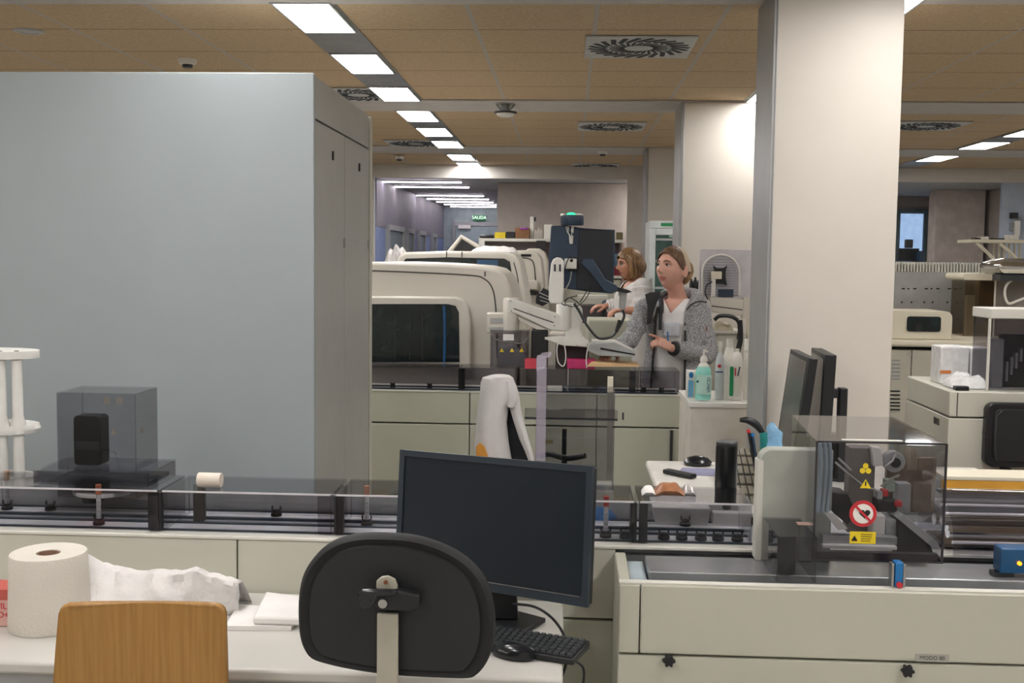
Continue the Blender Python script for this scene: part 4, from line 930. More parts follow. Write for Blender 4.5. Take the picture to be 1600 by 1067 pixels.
cable([(812, 403), (826, 404), (834, 412), (837, 440)], YCc-.001, .005, '', m_groove, 'groove', Cq)
px('dark_slot', 814, 397, 830, 401, YCc-.004, .004, m_gap, Cq)
px('bracket', 822, 438, 840, 453, YCc-.09, .085, m_an, Cq, bevel=.01)
YD = 10.6
analyser('farthest cream analyser of the row, just left of the raised monitor', YD, .34, [(815, 440), (817, 394), (826, 388), (842, 388), (852, 394), (857, 410), (858, 480)], m_an2)
px('bracket', 822, 455, 842, 461, YCc-.08, .07, m_black, Cq)
# items on top of the analysers
def lump(name, x0, x1, ytop, ybot, Y, dep, m, label, cat, seed=0, par=None):
    a, b = at(x0, ybot, Y=Y), at(x1, ybot, Y=Y); h = at((x0+x1)/2, ytop, Y=Y).z-a.z; V = []; n, k = 20, 12
    for i in range(n+1):
        for j in range(k+1):
            u, w = i/n, j/k; e = (max(0, 1-abs(2*u-1)**4)*max(0, 1-abs(2*w-1)**3))**.5
            V.append(Vector((a.x+(b.x-a.x)*u, Y+dep*w, a.z+h*e*(.82+.35*mnoise.noise(Vector((u*5+seed, w*4, seed))))+.001)))
    base = len(V)
    bb = MB().add(V, [(i*(k+1)+j, (i+1)*(k+1)+j, (i+1)*(k+1)+j+1, i*(k+1)+j+1) for i in range(n) for j in range(k)])
    bb.add([(v_.x, v_.y, a.z) for v_ in (V[0], V[n*(k+1)], V[-1], V[k])], [(0, 1, 2, 3)])
    o = bb.build(name, m, par, smooth=True)
    if par is None: tag(o, label, cat)
    return o
m_plw = mat('crumpled_white_plastic', 'e6e4e2', .45, var=.03, bump=.5, bscale=40)
lump('plastic_sheet', 735, 806, 383, 393.5, YB+.05, .4, m_plw, 'crumpled white plastic sheet lying on top of the second analyser', 'plastic sheet', 3)
lump('draped_cover', 600, 629, 382, 412, 8.7, .4, mat('grey_white_cloth', 'b9b5b2', .8, var=.15, scale=14), 'pale grey draped hump behind the nearest analyser by the corridor', 'cloth', 7)
ld = thing('open_machine_lid', 'raised triangular machine lid with a white frame behind the second analyser', 'machine lid', tuple(at(722, 395, Y=8.95)))
fr = MB(); P0, P1, P2 = at(699, 398, Y=8.95), at(721, 370, Y=8.95), at(748, 386, Y=8.95); P3 = at(742, 398, Y=8.95)
fr.tube([P0, P1, P2, P3], .02, 10); fr.build('lid_frame', m_an, ld, smooth=True)
MB().ext([P0, P1, P2, P3], (0, .01, 0)).build('lid_panel', m_black, ld)
# ---------------- corner bracket + swing arm
sw = thing('monitor_swing_arm', 'cream articulated arm carrying the raised monitor and keyboard tray', 'monitor arm', tuple(at(890, 560, Y=6.2)))
YS = 6.16; YM = 6.02
px('wall_box', 760, 489, 797, 521, YS+.04, .1, m_an, sw, bevel=.008); px('box_recess', 766, 497, 790, 505, YS+.037, .003, m_lgrey, sw); px('box_recess', 764, 511, 790, 517, YS+.037, .003, m_lgrey, sw)
c = at(799, 490, Y=YS+.05); MB().lathe((c.x, c.y, 0), [(.045, Z_(522, YS)), (.048, Z_(500, YS)), (.048, Z_(470, YS)), (.04, Z_(467, YS))], 24).build('pivot_column', m_an, sw, smooth=True)
pz('lower_arm', [(792, 467), (806, 469), (872, 491), (888, 502), (888, 518), (874, 517), (860, 516), (806, 490), (793, 489)], YS, .09, m_white, sw, bevel=.006)
pz('arm_cover', [(808, 494), (862, 517), (855, 523), (812, 502)], YS+.01, .07, m_an, sw, bevel=.004)
cable([(803, 482), (830, 492), (865, 504)], YS-.001, .003, '', m_groove, 'groove', sw)
for a, b in ((798, 470), (799, 486), (867, 495), (866, 509)):
    q = at(a, b, Y=YS-.002); MB().cyl((q.x, q.y, q.z), (q.x, q.y+.002, q.z), .0035, n=10).build('screw', m_dark, sw)
c = at(884, 500, Y=YS+.045)
MB().lathe((c.x, c.y, 0), [(.05, Z_(516, YS)), (.056, Z_(512, YS)), (.056, Z_(478, YS)), (.05, Z_(474, YS))], 24).build('elbow_joint', m_white, sw, smooth=True)
pz('swan_neck', [(889, 476), (902, 475), (910, 482), (911, 500), (907, 515), (911, 527), (921, 534), (918, 543), (895, 541), (880, 532), (884, 518), (891, 505)], YS+.0, .08, m_white, sw, bevel=.008)
pz('upright_post', [(861, 412), (864, 405), (870, 402), (877, 403), (881, 408), (881, 440), (880, 470), (876, 475), (860, 474), (857, 468), (858, 440)], YM-.17, .045, m_white, sw, bevel=.006)
for a in (867, 875): pz('slot', [(a-1.5, 413), (a+1.5, 413), (a+1.5, 424), (a-1.5, 424)], YM-.172, .0019, m_dark, sw)
pz('tray_left', [(851, 527), (880, 525), (900, 534), (900, 541), (880, 540), (851, 530)], YS-.02, .16, m_white, sw, bevel=.003)
# keyboard tray tilting
KT = [at(919, 541, Y=6.14), at(992, 554, Y=6.14), at(975, 531, Y=6.32)+Vector((0, 0, 0)), at(925, 531, Y=6.32)]
kt = thing('tray_keyboard', 'light grey keyboard tray in front of the standing woman', 'keyboard tray', tuple(at(955, 552, Y=6.2)))
pz('tray', [(917, 538), (960, 535), (993, 549), (993, 556), (985, 558), (935, 556), (918, 548)], 6.10, .20, m_lgrey, kt, bevel=.004)
pz('tray_slot', [(938, 543), (992, 553), (992, 555), (938, 546)], 6.097, .003, m_gap, kt)
pz('keyboard', [(925, 532), (962, 533), (990, 547), (988, 549), (958, 537.5), (925, 536)], 6.13, .15, m_white, kt, bevel=.003)
# monitor, back to the camera
YM = 6.02
mb = thing('arm_monitor', 'dark blue monitor seen from behind, raised on the cream arm', 'monitor', tuple(at(910, 459, Y=YM)))
mp_ = [(861, 353), (885, 352), (906, 356), (935, 358), (961, 359), (960, 410), (958, 459), (920, 456), (857, 447), (858, 400)]
pz('screen_housing', mp_, YM, .035, m_navy, mb, bevel=.005)
pz('back_panel', [(906, 357.5), (958, 360.5), (956, 456), (900, 452), (903, 400)], YM-.012, .0115, mat('shaded_blue_enamel', '161d28', .3), mb, bevel=.003)  # darker right half of the back: shade put into the panel colour
px('vesa_plate', 888, 402, 904, 424, YM-.035, .022, m_black, mb, bevel=.002)
px('pivot_block', 882, 404, 901, 420, YM-.09, .05, m_lip, mb, bevel=.004); q = at(893, 407, Y=YM-.092); MB().cyl((q.x, q.y, q.z), (q.x, q.y+.003, q.z), .009).build('pivot_bolt', m_black, mb)
pz('diagonal_bar', [(912, 404), (926, 404), (946, 436), (964, 446), (966, 455), (952, 459), (944, 455), (922, 426), (908, 412)], YM-.05, .03, m_navy, mb, bevel=.004)
cable([(890, 400), (884, 415), (880, 440), (876, 470), (884, 478)], YM-.10, .003, '', m_black, 'cable', mb)
cable([(893, 424), (890, 440), (882, 455)], YM-.09, .003, '', m_lgrey, 'cable', mb)
# status lamp
sl = thing('signal_lamp', 'dark blue signal beacon glowing green above the raised monitor', 'lamp', tuple(at(893, 352, Y=YM-.02)))
c = at(894, 350, Y=YM-.03); r = 18*6/F
MB().lathe((c.x, c.y, 0), [(r*.95, Z_(352, YM)), (r, Z_(350, YM)), (r, Z_(339, YM)), (r*.96, Z_(336.5, YM))], 28).build('housing', m_navy, sl, smooth=True)
MB().ball((c.x-.006, c.y-.015, Z_(336, YM)), .026, .03, .013).build('green_light', lamp_mat('green_signal', '3ee6a0', 1.6), sl, smooth=True)
MB().ball((c.x+.036, c.y-.01, Z_(336.5, YM)), .024, .03, .009).build('white_cap', m_white, sl, smooth=True); MB().ball((c.x-.052, c.y-.01, Z_(336.5, YM)), .014, .03, .009).build('white_cap', m_white, sl, smooth=True)
pz('plug', [(883, 353), (890, 353), (889, 362), (885, 360)], YM-.04, .02, m_lgrey, sl); pz('plug', [(893, 353), (897, 354), (896, 364), (892, 362)], YM-.04, .02, m_white, sl)
pz('connector', [(889, 368), (896, 368), (895, 381), (890, 381)], YM-.04, .02, m_lip, sl, bevel=.002)
cable([(886, 361), (891, 370), (893, 380)], YM-.045, .003, '', m_lip, 'cable', sl); cable([(894, 362), (892, 372)], YM-.045, .003, '', m_lgrey, 'cable', sl)
# scanner in its holder right of monitor
sn = thing('hand_scanner', 'grey hand scanner hanging in a holder beside the raised monitor', 'scanner', tuple(at(974, 485, Y=YM+.05)))
pz('holder', [(960, 447), (982, 453), (988, 456), (980, 458), (962, 455)], YM+.02, .05, m_black, sn, bevel=.002)
pz('scanner_body', [(966, 452), (980, 456), (979, 470), (977, 484), (970, 485), (967, 480), (968, 465)], YM+.03, .05, m_lgrey, sn, bevel=.006)
cable([(973, 484), (975, 495), (967, 512), (955, 526), (938, 529), (928, 522), (915, 505), (906, 488), (897, 474)], YM+.0, .0075, 'thick black spiral cable hanging in a loop from the scanner to the arm', m_dark)
cable([(963, 518), (966, 508), (968, 500)], YM-.01, .010, 'black cable ferrite on the scanner cord', m_black)
pz('w', [(0, 0)]*3, 6, .01, m_black) if False else None
for i, (pts_, n, m) in enumerate((([(881, 470), (890, 465), (900, 470), (905, 476), (893, 479), (883, 474), (888, 466), (902, 462)], 'tangle of thin black cables behind the upright arm post', m_black),
      ([(922, 446), (915, 458), (906, 472)], 'straight black cord running down left below the raised monitor', m_black),
      ([(907, 475), (915, 467), (922, 455), (927, 446)], 'black cord crossing under the raised monitor', m_black),
      ([(874, 532), (870, 545), (872, 565), (880, 572), (884, 560), (882, 540), (876, 530)], 'white cable loop hanging under the left tray', m_white),
      ([(930, 533), (920, 540), (916, 560), (917, 575)], 'thin pale cable hanging left of the keyboard tray', m_lip))):
    cable(pts_, 6.07 if i > 2 else 6.0, .0025 if m == m_black else .0035, n, m)
# dark ribbed unit behind the arm, a separate thing merely grouped with it
hv = sw
pz('ribbed_unit', [(838, 462), (848, 450), (863, 458), (860, 472), (848, 478), (837, 474)], 6.5, .12, m_black, hv, bevel=.004)
for k in range(3): cable([(842+k*1, 457+k*6), (858+k*1, 464+k*5)], 6.495, .003, '', m_lgrey, 'unit_rib', hv)
px('black_stem', 1, 1, 2, 2, 6, .01, m_black) if False else None
# printer + boxes on top of rear track
yb_ = MY+.04
db = thing('smoked_bin', 'small smoked bin with a label and three yellow stickers beside the swing arm', 'bin', tuple(at(795, 572, Y=yb_)))
X0, X1, Z0, Z1 = rect(766, 516, 826, 574, yb_); Z0 = zc_+.002
hood_mesh(X0, X1, yb_, yb_+.14, Z0, Z1, .004).build('smoked_box', m_sm2, db)
pz('grey_insert', [(777, 572), (777, 546), (782, 543), (808, 543), (820, 552), (824, 560), (824, 572)], yb_+.03, .07, m_grey, db, bevel=.003, zmin=Z0+.001)
px('label', 786, 522, 803, 532, yb_-.0015, .001, m_paper, db)
for a in (784, 800, 815):
    q = at(a, 547, Y=yb_-.001); MB().ext([(q.x-.013, q.y-.001, q.z-.01), (q.x+.013, q.y-.001, q.z-.01), (q.x, q.y-.001, q.z+.012)], (0, .0008, 0)).build('yellow_sticker', m_yellow, db)
cable([(768, 520), (775, 530), (795, 534), (815, 536), (826, 525), (828, 516)], yb_+.06, .004, '', m_lip, 'hose', db)
pr_ = px('black_printer', 830, 515, 856, 572, MY+.06, .16, m_black, None, bevel=.008, zmin=zc_+.002); tag(pr_, 'black box standing right of the smoked bin under the swing arm', 'printer')
o = px('red_tray', 820, 561, 838, 571, MY+.0, .12, mat('coral_red_plastic', 'd2485a', .4), None, zmin=zc_+.002); tag(o, 'small coral red tray between the smoked bin and the clear post', 'tray')
o = px('pink_tray', 886, 562, 930, 573, MY+.03, .12, m_pink, None, bevel=.003, zmin=zc_+.002); tag(o, 'magenta tray on the rear track below the cable loop', 'tray')
o = px('dark_device', 868, 540, 920, 561, MY+.16, .14, mat('dark_umber_plastic', '3b3232', .5), None, bevel=.004, zmin=zc_+.002); tag(o, 'dark brown device under the swing arm tray', 'machine')
o = pz('paper_envelope', [(916, 573), (925, 565), (998, 570), (1000, 573)], MY+.0, .18, mat('manila_envelope', 'e0bd8f', .7)); tag(o, 'manila envelope lying on the rear track in front of the woman', 'envelope')
# ---------------- tall smoked box behind the big monitor
ty = 3.44
tbx = thing('tall_smoked_cabinet', 'tall smoked acrylic box standing behind the big monitor', 'acrylic cabinet', (X_(898, ty), ty+.1, 0))
X0, X1, Z0, Z1 = rect(837, 597, 960, 765, ty); dpt = .16
MB().box(X0, X1, ty, ty+dpt, .05, Z0-.002).build('pedestal', m_beige2, tbx, bevel=.003)
hood_mesh(X0, X1, ty, ty+dpt, Z0, Z1-.03, .004).build('smoked_box', m_sm, tbx)
MB().box(X1-.018, X1, ty+dpt+.001, ty+dpt+.03, .3, Z1+.0).build('back_post', m_cream, tbx)
l0, l1, z0, z1 = rect(820, 640, 965, 654, ty-.02); MB().box(l0, l1, ty-.03, ty-.001, z0, z1).build('ledge', m_sm2, tbx)
MB().box(l0, l1, ty-.031, ty-.001, z0-.003, z0-.0003).build('ledge_edge', m_dark, tbx)
m_frost = mat('frosted_lilac_plastic', 'c3bccb', .25); m_frost.node_tree.nodes['Principled BSDF'].inputs['Alpha'].default_value = .38
a0, a1, z0, z1 = rect(838, 556, 853, 720, ty-.06); MB().box(a0, a1, ty-.06, ty-.032, z0, z1).build('clear_post', m_frost, tbx); 
pz('post_head', [(838, 560), (848, 552), (861, 551), (861, 556), (853, 560), (851, 575), (838, 580)], ty-.064, .03, m_frost, tbx)
px('hook', 972, 645, 975, 656, ty-.02, .01, m_dark, tbx)
px('yellow_tag', 849, 687, 864, 693, ty+.02, .002, mat('faded_yellow_tag', '9a9064', .6), tbx)
# office chair with lab coat
yc_ = 4.95
ch = thing('office_chair', 'dark office chair in the middle with a white coat over its back', 'chair', (X_(790, yc_), yc_-.25, 0))
pz('backrest', [(778, 606), (800, 602), (812, 640), (824, 690), (830, 730), (826, 800), (770, 800), (768, 680)], yc_, .05, mat('chair_fabric_charcoal', '2d2f33', .85, bump=.2), ch, bevel=.015)
MB().tube(spline([at(846, 712, Y=yc_-.2), at(860, 710, Y=yc_-.25), at(885, 716, Y=yc_-.3), at(914, 712, Y=yc_-.35)]), .012, 10).build('armrest', m_black, ch, smooth=True)
q = at(882, 712, Y=yc_-.3); MB().tube([(q.x, q.y, q.z), (q.x, q.y, .5)], .012, 8).build('armrest_post', m_black, ch); 
q = at(882, 670, Y=yc_-.3); MB().tube([(q.x, q.y, q.z), (q.x, q.y, at(882, 710, Y=yc_-.3).z)], .01, 8).build('height_lever', m_black, ch)
sx = X_(800, yc_); MB().lathe((sx, yc_-.25, .46), [(.2, 0), (.235, .03), (.23, .06), (.1, .075)], 28).build('seat', mat('chair_fabric_charcoal', '2d2f33'), ch, smooth=True)
MB().cyl((sx, yc_-.25, .1), (sx, yc_-.25, .46), .03).build('gas_column', m_chrome, ch, smooth=True)
for k in range(5):
    a = 2*PI*k/5; e = (sx+.28*math.cos(a), yc_-.25+.28*math.sin(a), .05); MB().tube([(sx, yc_-.25, .12), e], [.03, .015], 10).build('base_spoke', m_black, ch, smooth=True)
m_coat = mat('white_lab_coat_cotton', 'd9d6d5', .85, var=.03, bump=.35, bscale=14)
def drape(name, rows, Y, dep, par, m, amp=.006, n=26, seed=0):
    rings = []
    for (y, xl, xr) in rows:
        L, R = at(xl, y, Y=Y), at(xr, y, Y=Y); c = (L+R)/2; w = (R.x-L.x)/2; r = []
        for k in range(n):
            a = 2*PI*k/n; f = 1+amp/.02*.22*math.sin(6*a+seed)*min(1, (y-rows[0][0])/60)
            r.append(Vector((c.x+math.cos(a)*w, Y+math.sin(a)*dep*f, c.z)))
        rings.append(r)
    return MB().loft(rings).build(name, m, par, smooth=True)
co = thing('lab_coat', 'white lab coat draped over the office chair in the middle', 'coat', tuple(at(785, 720, Y=yc_)))
drape('coat_body', [(587, 765, 797), (590, 754, 802), (598, 751, 805), (615, 750, 806), (635, 747, 795), (660, 744, 792), (690, 742, 795), (718, 741, 800), (760, 741, 800)], yc_-.03, .075, co, m_coat, seed=1)
drape('coat_shoulder', [(594, 785, 800), (600, 785, 806), (612, 788, 810), (622, 792, 812), (630, 790, 810), (634, 792, 806)], yc_-.035, .06, co, m_coat, seed=2)
drape('coat_sleeve', [(622, 793, 812), (640, 797, 814), (660, 803, 819), (685, 811, 826), (705, 820, 832), (720, 826, 835), (740, 826, 835)], yc_-.04, .035, co, m_coat, seed=3)
w2c = thing('wooden_chair', 'orange wooden chair back corner peeking out left of the lab coat', 'chair', (X_(752, yc_-.13), yc_-.13, 0))
pz('backrest', [(744, 697), (750, 692), (757, 698), (763, 715), (764, 760), (742, 760)], yc_-.135, .015, mat('orange_beech', 'd9963f', .4), w2c, bevel=.003)
MB().box(w2c.location.x-.015, w2c.location.x+.015, yc_-.135, yc_-.12, 0, Z_(760, yc_-.13)-.001).build('leg', MATS['orange_beech'], w2c)
# ---------------- white desk behind the front track
DS = .80; xd0 = at(1005, 709, Z=DS).x; yd1 = at(1080, 709, Z=DS).y; yd1 = min(yd1, 4.68)
dk = thing('white_desk', 'white desk with a rounded top behind the front track beside the pillar', 'desk', (1.0, 4.1, 0))
MB().box(xd0, 1.75, 3.52, yd1, DS-.03, DS).build('desktop', mat('desk_white', 'dcd9d2', .35), dk, bevel=.01)
for x in (xd0+.05, 1.68):
    for y in (3.56, yd1-.06): MB().box(x, x+.04, y, y+.04, 0, DS-.031).build('leg', m_lgrey, dk)
q = at(1090, 727, Z=DS); b = MB(); b.lathe((q.x, q.y, DS+.002), [(.02, 0), (.058, .004), (.06, .014), (.045, .03), (.02, .038), (.003, .04)], 28, 1.0, .75); o = b.build('computer_mouse', MATS['glossy_black_plastic'], smooth=True); tag(o, 'shiny black mouse on the white desk beside the black cylinder', 'mouse')
o = quadslab([(1056, 742), (1120, 744), (1125, 733), (1066, 731)], DS+.0003, DS+.0018, 'mouse_pad', mat('lilac_mouse_pad', '8f8fae', .6)); tag(o, 'lilac mouse pad under the shiny black mouse', 'mouse pad')
b = MB(); P0, P1 = at(1040, 735, Z=DS+.012), at(1084, 744, Z=DS+.012); dd = (P1-P0).normalized(); nn = Vector((-dd.y, dd.x, 0))*.02
b.hexa([(p.x, p.y, DS+.002) for p in (P0-nn, P1-nn, P1+nn, P0+nn)], [(p.x, p.y, DS+.02) for p in (P0-nn, P1-nn, P1+nn, P0+nn)]); o = b.build('remote_handset', m_black, bevel=.005); tag(o, 'slim black handset lying on the white desk left of the mouse', 'remote')
# tilted keyboard
K2 = [at(1085, 758, Y=3.75), at(1260, 758, Y=3.75), at(1215, 694, Y=4.4), at(1138, 692, Y=4.4)]
K2 = [Vector((X_(1140, 3.75, 750), 3.75, DS+.012)), Vector((X_(1245, 3.75, 750), 3.75, DS+.012)), Vector((X_(1205, 4.35, 700), 4.35, DS+.115)), Vector((X_(1128, 4.35, 700), 4.35, DS+.115))]
kd = thing('tilted_keyboard', 'black keyboard tilted up on the white desk between the cylinder and rounded plate', 'keyboard', tuple(K2[0]))
MB().hexa([p-Vector((0, 0, .012)) for p in K2], K2).build('case', m_black, kd)
b = MB()
for r_ in range(6):
    for k in range(9):
        u0, u1, v0, v1 = k/9+.012, (k+1)/9-.012, r_/6+.02, (r_+1)/6-.02
        f_ = lambda u, v: K2[0].lerp(K2[1], u).lerp(K2[3].lerp(K2[2], u), v)+Vector((0, 0, .001))
        qd = [f_(u0, v0), f_(u1, v0), f_(u1, v1), f_(u0, v1)]; b.hexa(qd, [p+Vector((0, 0, .006)) for p in qd])
b.build('keys', mat('worn_key_caps', '6b6658', .4), kd)
MB().hexa([(p.x, p.y, DS+.001) for p in K2[3:]+[K2[2]]+[K2[2]+Vector((0, .02, 0)), K2[3]+Vector((0, .02, 0))]], [K2[3]-Vector((0, 0, .013)), K2[2]-Vector((0, 0, .013)), K2[2]+Vector((0, .02, -.013)), K2[3]+Vector((0, .02, -.013))]).build('stand', m_black, kd)
# black cylinder, white device, bin, blue dome on the track deck
q = at(1133, 795, Y=3.24); zb = .9255
dv = thing('white_reader', 'white boxy reader on the track deck under the black cylinder', 'machine', (X_(1148, 3.2, 815), 3.24, DZ))
X0, X1, _, _ = rect(1113, 798, 1190, 835, 3.18); MB().box(X0, X1, 3.18, 3.30, DZ-.003, zb-.001).build('housing', m_white, dv, bevel=.004); MB().box(X1-.03, X1-.002, 3.176, 3.1795, DZ+.001, zb-.012).build('dark_slot', m_black, dv)
cy = thing('black_cylinder', 'tall black cylinder standing upright behind the right smoked cover', 'canister', (q.x, 3.24, zb))
zt_ = at(1133, 689, Y=3.24).z
MB().lathe((q.x, 3.24, 0), [(.030, zb), (.0325, zb+.004), (.0325, zt_-.02), (.031, zt_-.012)], 32).build('body', mat('satin_black', '101214', .3), cy, smooth=True)
MB().lathe((q.x, 3.24, 0), [(.0315, zt_-.0115), (.0315, zt_-.003), (.028, zt_)], 32).build('cap', m_dark, cy, smooth=True)
bn = MB(); x0, x1 = X_(1019, 3.16, 800), X_(1110, 3.16, 800)
bn.hexa([(x0+.012, 3.165, DZ-.003), (x1-.006, 3.165, DZ-.003), (x1-.006, 3.29, DZ-.003), (x0+.012, 3.29, DZ-.003)], [(x0, 3.155, DZ+.052), (x1, 3.155, DZ+.052), (x1, 3.30, DZ+.052), (x0, 3.30, DZ+.052)])
o = bn.build('white_bin', m_white, bevel=.004); tag(o, 'low white plastic bin on the track deck left of the black cylinder', 'bin')
q = at(938, 815, Y=3.2); o = MB().lathe((q.x, 3.22, DZ-.0035), [(.052, 0), (.05, .012), (.036, .03), (.015, .04), (.002, .042)], 24, 1, .7).build('blue_dome', m_blue, smooth=True); tag(o, 'blue domed cap on the track deck right of the big monitor', 'cap')
# desk monitors, seen edge on
def sidemon(label, far, near, Yf, Yn, bot, bl, col_face, th=.035):
    P1, P2 = at(*far, Y=Yf), at(*near, Y=Yn); B1 = at(*bot, Y=Yf); zb_ = bl
    v_ = (B1-P1)/(B1.z-P1.z)*(zb_-P1.z); P2.z = P1.z; B1 = P1+v_; B2 = P2+v_
    n_ = (P2-P1).cross(B1-P1).normalized(); n_ = n_ if n_.x > 0 else -n_
    t = thing('side_monitor', label, 'monitor', ((P1.x+P2.x)/2+.1, (P1.y+P2.y)/2, DS), group=None)
    MB().hexa([B2, B1, B1+n_*th, B2+n_*th], [P2, P1, P1+n_*th, P2+n_*th]).build('housing', m_black, t, bevel=.003)
    def L(u, v, w): return P1.lerp(P2, u)+(v_)*v-n_*w
    MB().ext([L(.06, .04, .0006), L(.94, .04, .0006), L(.94, .94, .0006), L(.06, .94, .0006)], -n_*.0004).build('screen', col_face, t)
    MB().hexa([B2, B1, B1+n_*.01, B2+n_*.01], [P2, P1, P1+n_*.01, P2+n_*.01]) 
    return t, P1, P2, v_, n_
m_refl = mat('dull_grey_screen', '4c4d4b', .25)
t1, P1, P2, v1, n1 = sidemon('left of two monitors seen edge-on before the front pillar', (1235, 545), (1264, 554), 4.52, 4.10, (1213, 690), DS+.06, m_refl)
t2, P3, P4, v2, n2 = sidemon('right of two monitors seen edge-on before the front pillar', (1268, 543), (1289, 549), 4.56, 4.22, (1258, 690), DS+.06, m_refl, .045)
for t, Pq, n_ in ((t1, (P1+P2)/2+v1, n1), (t2, (P3+P4)/2+v2, n2)):
    MB().box(Pq.x-.0, Pq.x+.14, Pq.y-.09, Pq.y+.09, DS+.001, DS+.014).build('stand_base', m_black, t, bevel=.002)
    MB().box(Pq.x+.07, Pq.x+.10, Pq.y-.03, Pq.y+.03, DS+.0145, Pq.z+.12).build('stand_neck', m_black, t)
px('arm_link', 1293, 608, 1311, 622, 4.30, .05, m_black, t2, bevel=.002); px('arm_post', 1308, 607, 1320, 900, 4.29, .05, m_black, t2, bevel=.003, zmin=DS+.001)
# pen cup, scanner, blue pack at desk
ph = thing('handheld_scanner', 'black curved scanner with a teal grip beside the blue pack', 'scanner', (X_(1180, 4.0, 700), 4.0, DS))
P_ = spline([at(a, b, Y=4.0) for a, b in ((1156, 656), (1170, 657), (1183, 665), (1192, 678), (1198, 690))]); b = MB(); b.tube(P_, [.008+.006*math.sin(PI*min(1, i/len(P_)*1.3)) for i in range(len(P_))], 12); b.build('head', m_black, ph, smooth=True)
MB().tube([at(1193, 676, Y=3.99), at(1196, 700, Y=3.99), Vector((X_(1198, 3.99, 720), 3.99, DS+.001))], [.014, .02, .03], 14).build('teal_stand', m_teal, ph, smooth=True)
for a, b_, c_, m, n in ((1170, 676, 1190, m_red, 'pen with a red tip leaning left of the teal scanner stand'), (1176, 682, 1192, m_blue, 'blue pen leaning against the teal scanner stand')):
    P0 = at(a, b_, Y=3.94); P1_ = Vector((X_(c_, 3.93, 720), 3.93, DS+.004)); d_ = (P1_-P0).normalized()
    t = thing('pen', n, 'pen', tuple(P1_)); MB().tube([P0, P1_], .0055, 8).build('barrel', m_navy if m == m_blue else m_black, t, smooth=True); MB().tube([P0-d_*.012, P0-d_*.0002], [.006, .007], 8).build('cap', m, t, smooth=True)
q = at(1211, 690, Y=3.85); rg = []
for zz, w in ((DS+.001, .035), (DS+.12, .037), (at(1211, 702, Y=3.85).z, .03), (at(1211, 690, Y=3.85).z, .024), (at(1211, 676, Y=3.85).z, .026), (at(1208, 668, Y=3.85).z, .018), (at(1204, 660, Y=3.85).z, .006)):
    dx = -.012 if w < .02 else 0; rg.append([(q.x+dx+math.cos(a)*w*(1+.12*math.sin(3*a)), q.y+math.sin(a)*w*.6, zz) for a in [2*PI*k/18 for k in range(18)]])
o = MB().loft(rg).build('blue_pack', mat('pale_blue_plastic_film', '86b8dd', .25, var=.15, bump=.4), smooth=True); tag(o, 'pale blue crinkled plastic pack behind the upright rounded plate', 'plastic pack')
# ---------------- bottle counter
BY = 5.25; bz0 = Z_(625, BY); xl, xr = X_(1076, BY, 650), X_(1184, BY, 650)
bc = thing('white_counter', 'white low counter with cleaning bottles left of the front pillar', 'counter', ((xl+xr)/2, BY+.2, 0))
MB().box(xl, xr, BY, BY+.5, bz0-.025, bz0).build('top_slab', m_white, bc, bevel=.003)
MB().box(xl+.006, xr, BY+.01, BY+.49, .02, bz0-.026).build('body', mat('counter_front_cream', 'd3cdc3', .5), bc, bevel=.003)
by = BY+.13
def bottle(name, label, cat, cx, w, yb, prof, m, parts=(), group=None, Y=None):
    Y = Y or by; c = at(cx, yb, Y=Y); t = thing(name, label, cat, (c.x, Y, bz0), group=group); s = Y/F
    def zz(y): return max(0, at(cx, y, Y=Y).z-bz0)
    MB().lathe((c.x, Y, bz0+.001), [(max(.001, r*s), zz(y)) for r, y in prof], 24, 1, .75).build('bottle_body', m, t, smooth=True)
    for nm, pr2, m2 in parts: MB().lathe((c.x, Y, bz0+.001), [(max(.001, r*s), zz(y)) for r, y in pr2], 20, 1, .75).build(nm, m2, t, smooth=True)
    return t, c, zz, s
m_gel = mat('aqua_gel', '8ed6c9', .15, var=.04); m_gelc = smoked('gel_clear_top', 'c9d3d0')
YG = BY+.06
t, c, zz, s = bottle('hand_gel_bottle', 'clear pump bottle of aqua hand gel with a blue text on the counter', 'bottle', 1098, 0, 622, [(11, 624), (12.5, 622), (12.5, 590), (11.5, 577), (9, 573)], m_gel,
  (('gel_shoulder', [(9, 572.8), (6, 568), (4, 566)], m_lip), ('pump_collar', [(5.5, 565.9), (5.5, 560), (3, 556)], m_white), ('pump_stem', [(1.5, 555.8), (1.5, 549)], m_white)), Y=YG)
q = at(1099, 548, Y=YG); MB().tube([q, q+Vector((.022, -.01, -.004))], [.007, .004], 8).build('pump_spout', m_white, t, smooth=True)
w = 11.5*s; MB().ext([(c.x-w, YG-.033, at(1098, 615, Y=YG).z+.0), (c.x+w, YG-.033, at(1098, 615, Y=YG).z), (c.x+w, YG-.033, at(1098, 585, Y=YG).z), (c.x-w, YG-.033, at(1098, 585, Y=YG).z)], (0, .001, 0)).build('label', mat('mint_label', 'bde3d6', .5), t)
text('lettering', 'VIRICID', t, mat('label_navy', '1d3f68', .5), (c.x+7.5*s, YG-.0345, (at(1098, 615, Y=YG).z+at(1098, 585, Y=YG).z)/2), (0, 0, 1), (-1, 0, 0), .022)
q = at(1090, 596, Y=YG-.034); MB().cyl((q.x, q.y-.001, q.z), (q.x, q.y, q.z), .006).build('label_logo', MATS['label_navy'], t)
m_hd = mat('white_jug_plastic', 'ebe9e2', .4, var=.03)
t, c, zz, s = bottle('spray_bottle', 'slim translucent bottle with a red dot label right of the hand gel', 'bottle', 1123.5, 0, 622, [(6.5, 624), (7, 620), (7, 570), (6, 560), (3, 552)], mat('frosted_clear_plastic', 'c9cdd0', .3), (('cap', [(2.6, 551.8), (2.6, 541), (3.4, 540.8), (3, 534)], m_lip),))
